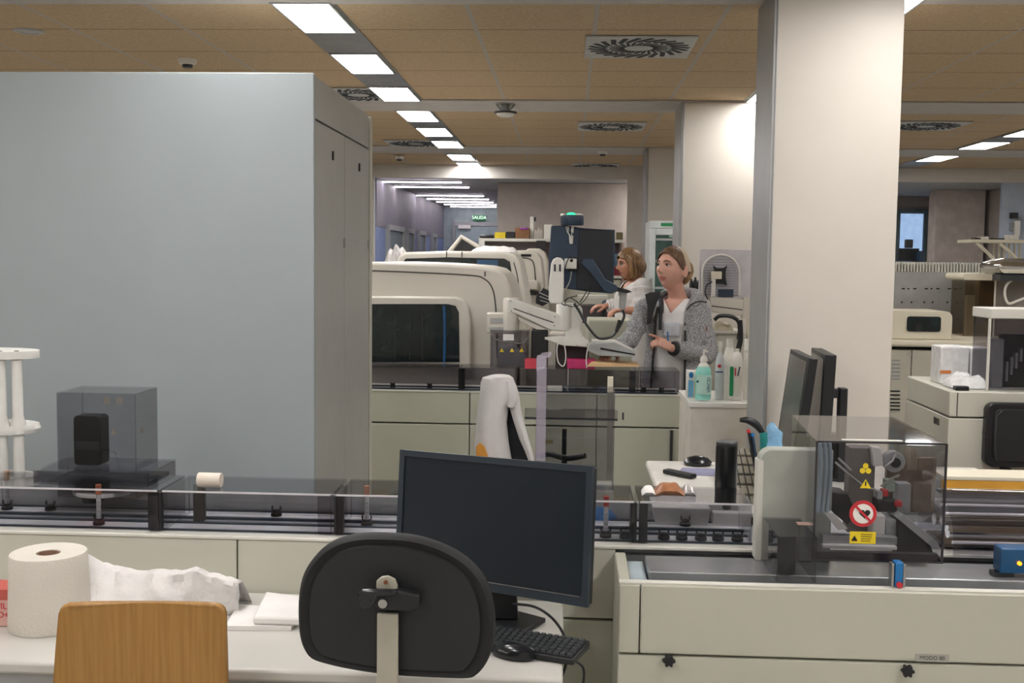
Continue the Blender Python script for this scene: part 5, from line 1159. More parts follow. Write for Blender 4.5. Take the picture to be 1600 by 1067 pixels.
q = at(1124, 572, Y=by-.027); MB().cyl((q.x, q.y-.001, q.z), (q.x, q.y, q.z), .009).build('red_dot', m_red, t); 
MB().box(q.x-.018, q.x+.018, q.y-.0003, q.y+.002, q.z-.032, q.z-.026).build('label_stripe', MATS['label_navy'], t)
t, c, zz, s = bottle('white_jug', 'white jug between the red dot bottle and the green striped bottle', 'bottle', 1138, 0, 622, [(9, 625), (10, 620), (10, 560), (7, 548), (5.5, 543)], m_hd, (('cap', [(5, 544.8), (5, 530)], m_lip),), Y=by+.05)
t, c, zz, s = bottle('green_striped_bottle', 'white bottle with a green stripe and a pen holder tag in front of the jugs', 'bottle', 1150, 0, 622, [(8, 625), (9, 620), (9, 565), (6, 553), (3.4, 550)], m_white, (('cap', [(3.3, 549.8), (3.3, 545)], m_lip),), Y=by-.02)
q0, q1, z0, z1 = rect(1140, 573, 1146, 619, by-.057); MB().rbox(q0, q1, z0, z1, by-.056, by-.052, .006).build('green_stripe', m_green, t)
q0, q1, z0, z1 = rect(1147, 586, 1156, 619, by-.063); MB().box(q0, q1, by-.062, by-.0565, z0, z1).build('holder_tag', m_lip, t, bevel=.001)
MB().tube([at(1149, 575, Y=by-.066), at(1149, 587, Y=by-.066)], .0035, 8).build('red_pen', m_red, t); MB().tube([at(1156, 573, Y=by-.066), at(1153, 587, Y=by-.066)], .0035, 8).build('dark_pen', m_navy, t)
t, c, zz, s = bottle('tall_white_jug', 'tall ribbed white bottle at the right end of the counter by the pillar', 'bottle', 1168, 0, 622, [(7, 625), (8, 621), (8, 565), (7.2, 555), (7.5, 545), (7, 530)], m_hd, (('neck_ring', [(8.2, 551), (8.2, 547)], m_lip),), Y=by+.03)
bb = thing('wipes_box', 'blue and white carton behind the hand gel bottle', 'box', tuple(at(1082, 622, Y=by+.04)))
X0, X1, Z0, Z1 = rect(1074, 580, 1092, 622, by+.04); X0 = max(X0, xl+.002); MB().box(X0, X1, by+.04, by+.12, bz0+.001, Z1).build('carton', m_white, bb, bevel=.002); MB().box(X0+.004, X0+.03, by+.038, by+.0395, bz0+.005, Z1-.045).build('blue_panel', mat('sky_blue_print', '6fa9cf', .5), bb)
q = at(1080, 586, Y=by+.038); MB().ball(q, .011, .002, .015).build('blue_logo', m_blue, bb, smooth=True); MB().box(X0+.034, X0+.046, by+.038, by+.0395, bz0+.005, Z1-.05).build('ochre_strip', mat('ochre_print', 'b09a62', .6), bb)
# ---------------- white monitor (back) on its own arm in front of middle pillar
WY = 6.9
wm = thing('white_monitor', 'white monitor seen from behind with a ribbed arch and black mount', 'monitor', tuple(at(1133, 495, Y=WY)))
X0, X1, Z0, Z1 = rect(1093, 389, 1173, 470, WY); MB().rbox(X0, X1, Z0, Z1, WY, WY+.04, .012).build('housing', mat('lilac_white_plastic', 'cbc8cc', .4), wm, bevel=.003)
arch = [at(a, b, Y=WY-.012) for a, b in [(1097, 462), (1097, 425)]+[(1126-29*math.cos(PI*k/12), 425-27*math.sin(PI*k/12)) for k in range(1, 12)]+[(1155, 425), (1155, 462)]]
MB().ext(arch, (0, .0115, 0)).build('arch_panel', mat('ribbed_grey_plastic', 'aeadb3', .5), wm, bevel=.002)
MB().tube([p+Vector((0, -.004, 0)) for p in arch], .007, 8).build('arch_rim', m_white, wm, smooth=True)
b = MB()
for k in range(14):
    y_ = 405+k*4.2; hw = 27 if y_ > 425 else max(4, math.sqrt(max(0, 27**2-((425-y_)*1.0)**2))-2)
    q0, q1, z0, z1 = rect(1126-hw, y_, 1126+hw, y_+1.2, WY-.0135); b.box(q0, q1, WY-.0135, WY-.0122, z0, z1)
b.build('ribs', mat('rib_shadow_grey', '8b8b90', .6), wm)
pz('mount_plate', [(1115, 415), (1120, 419), (1131, 419), (1136, 415), (1134, 425), (1134, 435), (1136, 446), (1130, 442), (1120, 442), (1115, 446), (1117, 435), (1117, 425)], WY-.04, .025, m_black, wm)
px('pivot_block', 1112, 424, 1128, 436, WY-.075, .034, m_cream, wm, bevel=.004)
px('stem', 1112, 432, 1118, 464, WY-.07, .03, m_white, wm, bevel=.003)
pz('dark_vent', [(1122, 452), (1146, 452), (1146, 464), (1122, 464)], WY-.016, .0035, m_navy, wm)
cable([(1113, 440), (1104, 446), (1102, 458), (1106, 468)], WY-.07, .0035, '', m_black, 'cable', wm)
wa = thing('swivel_stand', 'cream swivel arm and post below the white monitor', 'monitor arm', (X_(1166, WY, 500), WY, 0))
pz('arm_beam', [(1110, 463), (1162, 468), (1162, 492), (1150, 493), (1112, 488)], WY-.06, .07, m_an, wa, bevel=.005)
cable([(1112, 478), (1160, 484)], WY-.061, .003, '', m_groove, 'groove', wa)
px('post', 1160, 464, 1173, 498, WY-.02, .06, m_an, wa, bevel=.004); px('column', 1163, 498, 1177, 900, WY-.02, .06, m_cream, wa, zmin=.001)
cable([(1116, 500), (1124, 494), (1140, 494), (1152, 500), (1156, 512), (1154, 530)], WY-.12, .012, 'thick black hose looping under the cream swivel arm', m_black, 'hose')
cable([(1156, 500), (1157, 530), (1152, 555), (1156, 580)], WY-.4, .016, 'bundle of black cables hanging above the bottles', m_black, 'cable_bundle')
lump('plastic_cover', 1114, 1148, 503, 520, WY-.1, .2, mat('dusty_beige_cover', 'b7ae98', .6), 'beige domed cover under the black hose', 'cover', 4)
ub = thing('utility_stand', 'beige equipment stand below the cream swivel arm', 'cabinet', (X_(1130, 6.85, 560), 6.95, 0))
px('body', 1088, 520, 1161, 900, 6.80, .3, m_beige2, ub, zmin=.001); px('shelf', 1084, 517, 1162, 520.5, 6.78, .33, m_lip, ub)
# ---------------- fridge
FY = 10.2
fg = thing('glass_door_fridge', 'tall laboratory fridge with a glass door behind the women', 'refrigerator', (X_(1035, FY, 450), FY+.3, 0))
X0, X1, Z0, Z1 = rect(1012, 345, 1066, 700, FY); fb = MB(); zt_ = Z1
m_fr = mat('fridge_white_enamel', 'd4dadb', .35)
MB().box(X0, X1, FY+.03, FY+.6, .05, zt_).build('body', m_fr, fg, bevel=.005)
f = MB(); f.box(X0, X0+.055, FY, FY+.029, .1, zt_-.07); f.box(X1-.055, X1, FY, FY+.029, .1, zt_-.07); f.box(X0+.056, X1-.056, FY, FY+.029, zt_-.13, zt_-.07); f.box(X0+.056, X1-.056, FY, FY+.029, .1, .2); f.build('door_frame', m_fr, fg, bevel=.003)
MB().box(X0, X1, FY-.002, FY+.029, zt_-.068, zt_).build('header', m_fr, fg, bevel=.003)
MB().box(X0+.1, X0+.22, FY-.004, FY-.0021, zt_-.05, zt_-.02).build('green_display', m_green, fg)
MB().box(X0+.056, X1-.056, FY+.010, FY+.016, .201, zt_-.131).build('door_glass', mat('cool_dark_glass', '3c5752', .08, var=.2, scale=5), fg)
for k, z in enumerate((1.15, 1.4, 1.65, 1.85)):
    MB().box(X0+.06, X1-.06, FY+.006, FY+.0095, z, z+.02).build('shelf_edge', m_lgrey, fg); MB().box(X0+.09+.03*k, X1-.07, FY+.006, FY+.0095, z+.03, z+.12).build('stored_box', mat('pale_green_box', '8fb3a4', .5), fg)
MB().box(X0+.012, X0+.03, FY-.02, FY-.001, 1.1, 1.5).build('handle', m_steel, fg)
# ================================================================== BACK SHELF WITH CARTONS
SY_ = 11.0
sh = thing('back_shelf', 'long cream shelf with cartons on it in front of the taupe wall', 'shelf', (X_(860, SY_, 380), SY_+.2, 0))
zsb = Z_(378, SY_)
x0, x1 = X_(748, SY_, 380), X_(975, SY_, 380)
MB().box(x0, x1, SY_, SY_+.35, zsb, Z_(373.5, SY_)).build('shelf_board', m_lip, sh)
MB().box(x1-.025, x1-.0, SY_+.002, SY_+.34, .3, zsb-.0005).build('upright', mat('pinkish_wood_upright', 'b8a29a', .6), sh)
MB().box(x0+.0, x0+.03, SY_+.002, SY_+.34, .3, zsb-.0005).build('upright', m_white, sh)
px('red_band', 845, 416, 974, 430, SY_+.05, .2, mat('deep_red_band', '7c2430', .5), sh)
px('worktop', 800, 430, 972, 434, SY_-.1, .5, m_lip, sh)
MB().box(x0+.04, x1-.03, SY_+.30, SY_+.34, .3, zsb-.001).build('back_panel', mat('shelf_back_mauve', '8d8488', .7), sh)
MB().box(x0+.04, x1-.03, SY_-.05, SY_+.29, .02, Z_(436, SY_)).build('base_cabinet', m_beige2, sh)
zt0 = Z_(373.5, SY_)+.001
def onshelf(name, xa, xb, yt, m, label, cat, y=.02, dep=.2, bev=.003):
    a, b = X_(xa, SY_+y, 370), X_(xb, SY_+y, 370); o = MB().box(a, b, SY_+y, SY_+y+dep, zt0, Z_(yt, SY_+y)).build(name, m, None, bevel=bev); tag(o, label, cat); return o
onshelf('dark_bag', 749, 772, 368, m_black, 'flat dark bag at the left end of the back shelf', 'bag', .0, .12, .02)
onshelf('yellow_box', 773, 790, 364, m_yellow, 'yellow box on the back shelf', 'box')
onshelf('black_box', 791, 804, 363, m_black, 'black box between the yellow box and the brown carton', 'box')
cb = onshelf('brown_carton', 805, 827, 356.5, mat('brown_cardboard', '8a6244', .8), 'brown carton with a purple bow on the back shelf', 'box')
q = at(819, 358, Y=SY_+.015); b = MB()
for s in (-1, 1): b.ball((q.x+s*.02, q.y, q.z+.005), .02, .008, .014, 10, 8)
b.ball((q.x, q.y-.002, q.z), .009, .009, .009, 8, 6); b.build('purple_bow', mat('purple_ribbon', '8a3a8e', .5), cb, smooth=True)
wd = thing('wall_dispenser', 'tall white device with a black clip standing on the back shelf', 'device', tuple(at(831, 373, Y=SY_+.1)))
a, b_ = X_(828, SY_+.1, 360), X_(834, SY_+.1, 360); MB().box(a, b_, SY_+.1, SY_+.18, zt0, Z_(339, SY_+.1)).build('body', m_white, wd, bevel=.003); MB().box(b_+.0005, b_+.02, SY_+.1, SY_+.14, Z_(346, SY_+.1), Z_(340, SY_+.1)).build('clip', m_black, wd)
lump('plastic_bag', 834, 849, 353, 373.4, SY_+.05, .12, mat('dull_translucent_bag', 'a49d94', .4, bump=.4), 'crumpled translucent bag beside the white device on the back shelf', 'bag', 2)
onshelf('white_carton', 850, 862, 351, m_white, 'white carton on the back shelf half hidden by the raised monitor', 'box')
onshelf('dry_plant_tub', 963, 973, 362, mat('moss_brown', '6f6749', .8), 'small mossy brown tub at the right end of the back shelf', 'tub', .05, .08)
o = px('blue_binder', 961, 397, 972, 416, SY_+.02, .2, mat('faded_blue_binder', '587a94', .6)); tag(o, 'faded blue binder row below the right end of the back shelf', 'binder')
o = px('dark_binder', 838, 376, 852, 400, SY_-.05, .04, m_black); tag(o, 'dark lamp box hanging under the back shelf', 'lamp')
sh.location.z  # noqa
# blue cap / bag seen left under the board
o = px('white_notice', 751, 375, 757, 390, SY_-.04, .03, m_white); tag(o, 'white notice board post at the left end of the back shelf', 'notice')
# far bench behind woman
fb_ = thing('far_bench', 'beige equipment bench between the raised monitor and the woman in white', 'bench', (X_(950, 8.9), 9.1, 0))
px('bench_body', 900, 506, 1010, 900, 8.9, .5, m_beige2, fb_, zmin=.001)
px('bench_cover', 906, 478, 978, 505.5, 8.95, .35, mat('dusky_smoked_box', '4e494d', .25), fb_); px('cover_divider', 940, 476, 946, 505, 8.945, .004, m_black, fb_)
px('ledge', 903, 462, 950, 466, 8.93, .3, m_lip, fb_)
lump('blue_wrap', 940, 975, 468, 477.6, 8.99, .2, mat('pale_blue_wrap', 'b9c3d6', .5, bump=.4), 'pale blue wrapped bundle on the bench in front of the woman in white', 'bundle', 8)
# beige blocks under the swing arm (tray area)
o = px('beige_console', 915, 500, 985, 900, 7.3, .4, m_beige, None, bevel=.01); tag(o, 'plain beige console behind the keyboard tray', 'console')
o = px('bench_block', 820, 520, 905, 900, 6.75, .5, m_an2, None, bevel=.01); tag(o, 'cream machine block behind the black box and the left tray', 'machine')
# small dark bottles beside white monitor
for k, (x, w, yt) in enumerate(((1080, 3, 436), (1086, 3, 433), (1091, 2.5, 438))):
    c = at(x, 452, Y=7.2); s = 7.2/F; zt1 = at(x, yt, Y=7.2).z-c.z
    o = MB().lathe(c, [(w*s, 0), (w*s, zt1*.7), (w*s*.5, zt1*.85), (w*s*.5, zt1)], 14).build('dark_bottle', m_black, smooth=True); tag(o, ['leftmost small dark bottle behind the standing woman\'s hair bun', 'middle small dark bottle behind the standing woman\'s hair bun', 'small dark bottle touching the white monitor'][k], 'bottle', 'small dark bottles by the white monitor')
o = px('white_shelf', 1070, 452, 1093, 458, 7.15, .15, m_white); tag(o, 'white ledge under the small dark bottles', 'shelf')
MB().box(X_(1074, 7.2), X_(1078, 7.2), 7.16, 7.2, 0, Z_(458, 7.15)-.001).build('support', m_white, o)
o = px('blue_screen', 1174, 415, 1180, 452, 8.6, .03, lamp_mat('blue_screen_glow', '8fb8e8', .8)); tag(o, 'sliver of a lit blue screen between the two nearest pillars', 'screen')
MB().box(o.location.x-.01, o.location.x+.01, 8.605, 8.625, 0, o.location.z-.001).build('support', m_dark, o)
o2 = px('orange_bench', 1172, 458, 1182, 520, 8.4, .1, mat('dull_orange_panel', 'a58a68', .6), zmin=0); tag(o2, 'dull orange bench end between the two nearest pillars', 'bench')

# ================================================================== RIGHT BACK
m_rb = mat('beige_cabinet_right', 'b3afa1', .45, var=.02)
# cabinet R2
RY = 6.7; zt2_ = Z_(531, RY, 1450)
r2 = thing('floor_analyser', 'beige floor analyser with side vents behind the front pillar on the right', 'laboratory machine', (2.2, RY+.3, 0))
xa, xb = X_(1380, RY, 600), X_(1560, RY, 600)
zk = Z_(547, RY, 1450)
MB().box(xa, xb+1.2, RY-.03, RY+.7, zk+.02, zt2_).build('top_housing', m_cream, r2, bevel=.015)
MB().box(xa, xb+1.2, RY+.03, RY+.7, zk, zk+.0195).build('dark_joint', m_gap, r2)
xm = X_(1423, RY, 600)
MB().box(xa, xm-.003, RY, RY+.03, .08, zk-.002).build('front_door', m_rb, r2, bevel=.002); MB().box(xm+.003, xb+1.2, RY, RY+.03, .08, zk-.002).build('front_door', m_rb, r2, bevel=.002)
MB().box(xa, xb+1.2, RY+.031, RY+.7, .05, zk-.002).build('body', m_grey, r2)
for y in (563, 569, 575, 581, 587, 592): px('vent_slot', 1393, y-1, 1406.5, y+1.4, RY-.002, .003, m_grey, r2)
for y in (611, 617, 623, 629, 634, 640): px('vent_slot', 1391, y-1, 1406.5, y+1.4, RY-.002, .003, m_gap, r2)
px('keyhole', 1421.5, 640, 1423, 646, RY-.003, .003, m_gap, r2)
px('hinge_plate', 1417, 552, 1428, 554.5, RY-.003, .003, m_steel, r2)
# console
cs = thing('beige_console_unit', 'beige console with a small dark display beside the front pillar', 'console', (X_(1445, RY, 520), RY+.1, zt2_))
X0, X1, Z0, Z1 = rect(1380, 486, 1488, 531, RY+.02); MB().rbox(X0, X1, zt2_+.001, Z1, RY+.02, RY+.35, .04, corners=(0, 0, 1, 1)).build('housing', m_cream, cs, bevel=.005)
X0, X1, Z0, Z1 = rect(1417, 494.5, 1470, 518, RY+.015); MB().rbox(X0, X1, Z0, Z1, RY+.012, RY+.0195, .015).build('display', m_dgl, cs)
px('display_mark', 1431, 505, 1441, 517, RY+.010, .0015, m_black, cs)
# perforated panel and ribbed rail
PYY = 7.55
pp_ = thing('perforated_panel', 'grey perforated panel topped by a ribbed strip beyond the console', 'machine panel', (2.3, PYY+.1, 0))
X0, X1, Z0, Z1 = rect(1380, 425, 1512, 900, PYY); MB().box(X0, X1, PYY, PYY+.3, .02, Z_(425, PYY, 1450)).build('panel', mat('zinc_grey_panel', 'a2a3a2', .45, metal=.2), pp_)
b = MB()
for x in list(range(1400, 1506, 9)):
    if (x*7) % 4: q0, q1, z0, z1 = rect(x, 450, x+(5 if x % 2 else 3), 452, PYY-.002); b.box(q0, q1, PYY-.002, PYY-.0003, z0, z1)
for x in (1408, 1423, 1443, 1456, 1479, 1502): q0, q1, z0, z1 = rect(x, 471, x+2.5, 473.5, PYY-.002); b.box(q0, q1, PYY-.002, PYY-.0003, z0, z1)
for x in (1412, 1440, 1466, 1494): q0, q1, z0, z1 = rect(x, 497, x+2, 499, PYY-.002); b.box(q0, q1, PYY-.002, PYY-.0003, z0, z1)
b.build('perforations', m_gap, pp_)
zr0, zr1 = Z_(424.7, PYY, 1450), Z_(409, PYY, 1450); xe_ = X_(1558, PYY, 420)
MB().box(X0, xe_, PYY+.05, PYY+.12, zr0, zr1).build('strip_core', m_grey, pp_)
b = MB(); x = X0
while x < xe_-.012: b.box(x, x+.011, PYY+.0, PYY+.049, zr0, zr1-.004); x += .0205
b.build('ribs', m_lip, pp_, bevel=0)
MB().box(X1+.001, xe_, PYY+.001, PYY+.3, .02, zr0-.001).build('panel', m_rb, pp_)
# curved glass cabinet
GY = 7.1
gc = thing('glass_front_cabinet', 'brown glass cabinet with a rounded cream lid at the right edge', 'cabinet', (X_(1560, GY, 520), GY+.2, zt2_))
X0, X1, Z0, Z1 = rect(1504, 427, 1590, 438, GY-.02); MB().rbox(X0, X1, Z0, Z1, GY-.04, GY+.3, .02).build('lid', m_cream, gc, bevel=.003)
zl = Z0-.0005; X0, X1, Z0, Z1 = rect(1507, 438, 1552, 527, GY)
hood_mesh(X0, X1, GY, GY+.25, zt2_+.001, zl, .005).build('glass_box', smoked('brown_glass', 'e3dcd0'), gc)
MB().box(X1+.002, X1+.012, GY, GY+.25, zt2_+.001, zl).build('divider', m_lip, gc); MB().box(X1+.013, X_(1640, GY, 500), GY+.05, GY+.25, zt2_+.001, zl).build('side_panel', mat('taupe_panel', '77706a', .4), gc)
MB().box(X0+.05, X0+.10, GY+.1, GY+.15, zt2_+.001, zt2_+.26).build('inner_post', m_lgrey, gc); MB().box(X0+.11, X0+.17, GY+.08, GY+.12, zt2_+.12, zt2_+.19).build('inner_block', m_dark, gc)
# loop hose
cable([(1600, 437), (1585, 436), (1573, 445), (1570, 460), (1576, 474), (1590, 470), (1600, 466)], GY-.12, .008, 'white hose loop at the right edge in front of the brown glass cabinet', m_white, 'hose')
# chrome tray and shelf
t = thing('chrome_tray', 'shiny chrome tray lid at the right edge below the bracket shelf', 'tray', tuple(at(1580, 424, Y=7.0)))
X0, X1, Z0, Z1 = rect(1557, 404, 1640, 424, 6.95)
b = MB(); b.loft([[(x, y, z) for x, y in ((X0+i, 6.9+i), (X1-i, 6.9+i), (X1-i, 7.25-i), (X0+i, 7.25-i))] for z, i in ((Z0-.02, .03), (Z0+.02, .0), (Z0+.045, .005), (Z1, .07))]); b.build('lid', m_chrome, t, bevel=.01)
MB().box(X0+.02, X1, 6.93, 7.2, Z0-.06, Z0-.021).build('basket', m_dark, t)
WYY = 8.6
ws = thing('bracket_shelf', 'cream shelf on diagonal brackets at the right edge', 'shelf', (X_(1570, WYY, 380), WYY+.2, Z_(378, WYY, 1560)))
X0, X1, Z0, Z1 = rect(1521, 374.5, 1640, 379, WYY); MB().box(X0, X1, WYY, WYY+.35, Z0, Z1).build('shelf_board', m_cream, ws)
for a in (1526, 1562): cable([(a, 380), (a+14, 392), (a+26, 404)], WYY+.02, .013, '', m_cream, 'bracket', ws)
for k in range(6): cable([(1553+k*8, 380), (1553+k*8, 404)], WYY+.30, .009, '', m_cream, 'upright_bar', ws)
MB().box(X_(1590, WYY, 380), X_(1596, WYY, 380), WYY+.3, WYY+.34, 0, Z0-.001).build('floor_post', m_lgrey, ws)
for k, (a, b_, y, m, lb, nm) in enumerate(((1524, 1532, 371, m_black, 'black gadget at the left end of the bracket shelf', 'black_gadget'), (1533, 1545, 370, m_white, 'small white block on the bracket shelf', 'white_block'), (1548, 1570, 372, m_black, 'flat black pad in the middle of the bracket shelf', 'black_pad'), (1577, 1592, 367, m_lip, 'pale block at the right of the bracket shelf', 'pale_block'))):
    q0, q1, z0, z1 = rect(a, y, b_, 374.5, WYY+.05); o = MB().box(q0, q1, WYY+.05, WYY+.15, Z1+.001, z1).build(nm, m, None, bevel=.003); tag(o, lb, 'box' if k else 'gadget')
wx = thing('wall_bracket_device', 'white bracket with a black clip on the pale wall at the right edge', 'wall device', tuple(at(1588, 370, Y=ENDY-.05)))
px('body', 1586, 345, 1594, 368, ENDY-.06, .055, m_white, wx); px('clip', 1582, 332, 1591, 341, ENDY-.1, .095, m_black, wx); px('plate', 1578, 348, 1585, 360, ENDY-.03, .025, m_grey, wx)
# desk with monitor inside the annex room
o = px('annex_monitor', 1404, 388, 1436, 408, 14.2, .05, m_black); tag(o, 'dark monitor on a desk seen in the room right of the front pillar', 'monitor')
MB().box(o.location.x-.1, o.location.x+.1, 14.22, 14.26, 0, o.location.z-.001).build('stand', m_black, o)
o = px('desk_fan', 1415, 374, 1427, 387.5, 14.15, .06, m_dark, None, bevel=.01); tag(o, 'dark grey box standing on the annex monitor', 'device')
o = px('blue_chair', 1437, 392, 1443, 420, 14.0, .3, m_navy); tag(o, 'narrow dark blue cabinet beside the annex monitor', 'cabinet')
# cabinet R1 with black tray
R1 = 4.85; z1_ = Z_(612, R1, 1530)
c1 = thing('beige_analyser_cabinet', 'beige analyser cabinet with a rounded corner at the right edge', 'laboratory machine', (2.1, R1+.3, 0))
xc_ = X_(1484, R1, 620); bk = at(1443, 596, Z=z1_); zse = Z_(653, R1, 1500)
F_ = lambda z: [(xc_, R1, z), (3.0, R1, z), (3.0, R1+.6, z), (bk.x, bk.y+.25, z), (bk.x, bk.y, z)]
MB().ext(F_(zse+.004), (0, 0, z1_-zse-.004)).build('upper_housing', m_beige2, c1, bevel=.006)
MB().ext(F_(.05), (0, 0, zse-.006)).translate if False else None
MB().ext(F_(.0), (0, 0, zse-.002)).build('lower_housing', m_beige2, c1, bevel=.004)
xg = X_(1495, R1, 630); MB().box(xg, xg+.004, R1-.0015, R1-.0003, zse+.006, z1_-.006).build('seam', m_gap, c1)
b = MB(); u = (Vector((bk.x, bk.y, 0))-Vector((xc_, R1, 0))); n_ = Vector((u.y, -u.x, 0)).normalized(); n_ = n_ if n_.y < 0 or n_.x < 0 else -n_
p0 = Vector((xc_, R1, 0))+u*.33; p1 = Vector((xc_, R1, 0))+u*.55; zz0, zz1 = Z_(672, R1, 1470), Z_(661, R1, 1470)
MB().ext([(p0.x, p0.y, zz0), (p1.x, p1.y, zz0), (p1.x, p1.y, zz1), (p0.x, p0.y, zz1)], n_*.003).build('latch_recess', m_black, c1)
tr_ = thing('black_tray', 'black lidded tray leaning on the beige cabinet at the right edge', 'tray', (X_(1580, R1-.04, 680), R1-.04, Z_(732, R1-.04, 1580)))
X0, X1, Z0, Z1 = rect(1542, 631, 1660, 731, R1-.06); MB().rbox(X0, X1, Z0, Z1, R1-.05, R1-.004, .035).build('tray_body', m_black, tr_, bevel=.006)
X0, X1, Z0, Z1 = rect(1553, 640, 1650, 722, R1-.06); MB().rbox(X0, X1, Z0, Z1, R1-.058, R1-.0505, .03).build('tray_face', mat('dark_green_black', '1d201f', .45), tr_, bevel=.003)
MB().tube([at(a, b_, Y=R1-.06) for a, b_ in ((1557, 720), (1555, 700), (1557, 650), (1566, 642))], .004, 8).build('rim_highlight', m_dark, tr_, smooth=True)
for a, b_ in ((1539, 675), (1539, 684), (1591, 630)): px('hinge_clip', a, b_, a+6, b_+5, R1-.045, .03, m_black, tr_)
MB().box(X0+.05, X0+.09, R1-.04, R1-.01, .01, tr_.location.z-.001).build('foot', m_black, tr_)
# dark smoked case on R1
dc = thing('smoked_display_case', 'smoked case with a pale frame standing on the beige cabinet at the right edge', 'acrylic case', (X_(1580, R1+.1, 600), R1+.15, z1_))
X0, X1, Z0, Z1 = rect(1546, 483, 1700, 605, R1+.06)
hood_mesh(X0, X1, R1+.06, R1+.26, z1_+.001, Z1-.045, .005).build('smoked_box', m_sm2, dc); MB().box(X0-.005, X1, R1+.05, R1+.27, Z1-.044, Z1).build('top_frame', m_lip, dc, bevel=.004)
MB().box(X0-.006, X0-.0005, R1+.05, R1+.07, z1_+.001, Z1-.045).build('frame_post', m_lip, dc)
MB().box(X0+.05, X0+.10, R1+.15, R1+.2, z1_+.001, Z1-.14).build('inner_column', m_grey, dc, bevel=.004); MB().box(X0+.11, X0+.3, R1+.2, R1+.25, z1_+.001, Z1-.12).build('inner_machine', m_dark, dc, bevel=.004)
for k in range(4): MB().box(X0+.12+.02*k, X0+.13+.02*k, R1+.17, R1+.199, z1_+.03+.03*k, z1_+.12+.02*k).build('inner_block', m_grey, dc)
# bagged boxes
m_film = mat('shiny_white_film', 'dedede', .25, var=.06, scale=25, bump=.6, bscale=30)
for k, (a, b_, yt, lb) in enumerate(((1467, 1512, 541, 'film-wrapped white pack with an orange stripe on the beige cabinet'), (1514, 1543, 543, 'film-wrapped pale pack between the striped pack and the smoked case'))):
    X0, X1, Z0, Z1 = rect(a, yt, b_, 600, R1+.3); t = thing('wrapped_pack', lb, 'pack', ((X0+X1)/2, R1+.33, z1_), group='film-wrapped packs on the beige cabinet')
    MB().box(X0, X1, R1+.28, R1+.42, z1_+.001, Z1).build('pack_body', m_film, t, bevel=.008, bseg=3)
    if k == 0: MB().box(X0+.0, X0+.05, R1+.278, R1+.2795, z1_+.05, z1_+.065).build('orange_stripe', mat('orange_print', 'd07a3c', .5), t)
q = at(1520, 608, Y=R1+.12)
lump('film_bundle', 1489, 1546, 585, 607, R1+.08, .16, m_film, 'crumpled white film bundle in front of the wrapped packs', 'film', 6)
X0, X1, Z0, Z1 = rect(1491, 601, 1512, 608, R1+.04); o = MB().box(X0, X1, R1+.02, R1+.06, z1_+.001, z1_+.02).build('black_clip', m_black, bevel=.003); tag(o, 'small black block on the front edge of the beige cabinet', 'block')
o = MB().box(1.76, 2.2, 3.52, 3.58, .0, at(1590, 731, Y=3.6).z).build('red_folder', mat('raspberry_card', 'b8385a', .6)); tag(o, 'raspberry coloured folder edge under the black tray', 'bin')  # a folder, its shape drawn out down to the floor
# ================================================================== PEOPLE
def head_rings(c, s=1.0):
    """closed head mesh, face towards -Y, local coordinates (c = centre)"""
    n, m = 104, 80; rings = []
    for j in range(m+1):
        ph = PI*j/m; z = -math.cos(ph)
        R = max(math.sin(ph), .015); ring = []
        for i in range(n):
            a = 2*PI*i/n; x = math.cos(a)*R; y = math.sin(a)*R   # y<0 front
            X = x*.074; Y = y*.094; Z = z*.112
            if z < 0:
                t = -z; X *= 1-.42*t**1.5; 
                if y > 0: Y *= 1-.45*t**1.4       # skull tucks in at the nape
                else: Y *= 1-.06*t
            if y > 0: Y *= 1.06
            fr = max(0, -y)
            if y < 0: X *= 1-.10*fr**2*.6
            G = lambda cx, cz, sx, sz: math.exp(-((X-cx)/sx)**2-((Z-cz)/sz)**2)
            if y < 0:
                d = 0
                d += .027*G(0, -.022, .011, .013)+.013*G(0, .002, .008, .022)+.006*(G(.011, -.027, .007, .007)+G(-.011, -.027, .007, .007))
                d -= .015*(G(.031, .012, .016, .011)+G(-.031, .012, .016, .011))
                d += .005*(G(.03, .034, .022, .009)+G(-.03, .034, .022, .009))
                d += .007*G(0, -.052, .020, .006)+.006*G(0, -.064, .017, .006)-.004*G(0, -.0585, .02, .0025)-.004*G(0, -.074, .02, .006)
                d += .010*G(0, -.092, .018, .014)+.005*(G(.042, -.018, .018, .016)+G(-.042, -.018, .018, .016))
                Y -= d
            ring.append(Vector((X, Y, Z))*s)
        rings.append(ring)
    return rings
def rotm(yaw=0, pitch=0, roll=0): return Matrix.Rotation(yaw, 3, 'Z') @ Matrix.Rotation(pitch, 3, 'X') @ Matrix.Rotation(roll, 3, 'Y')
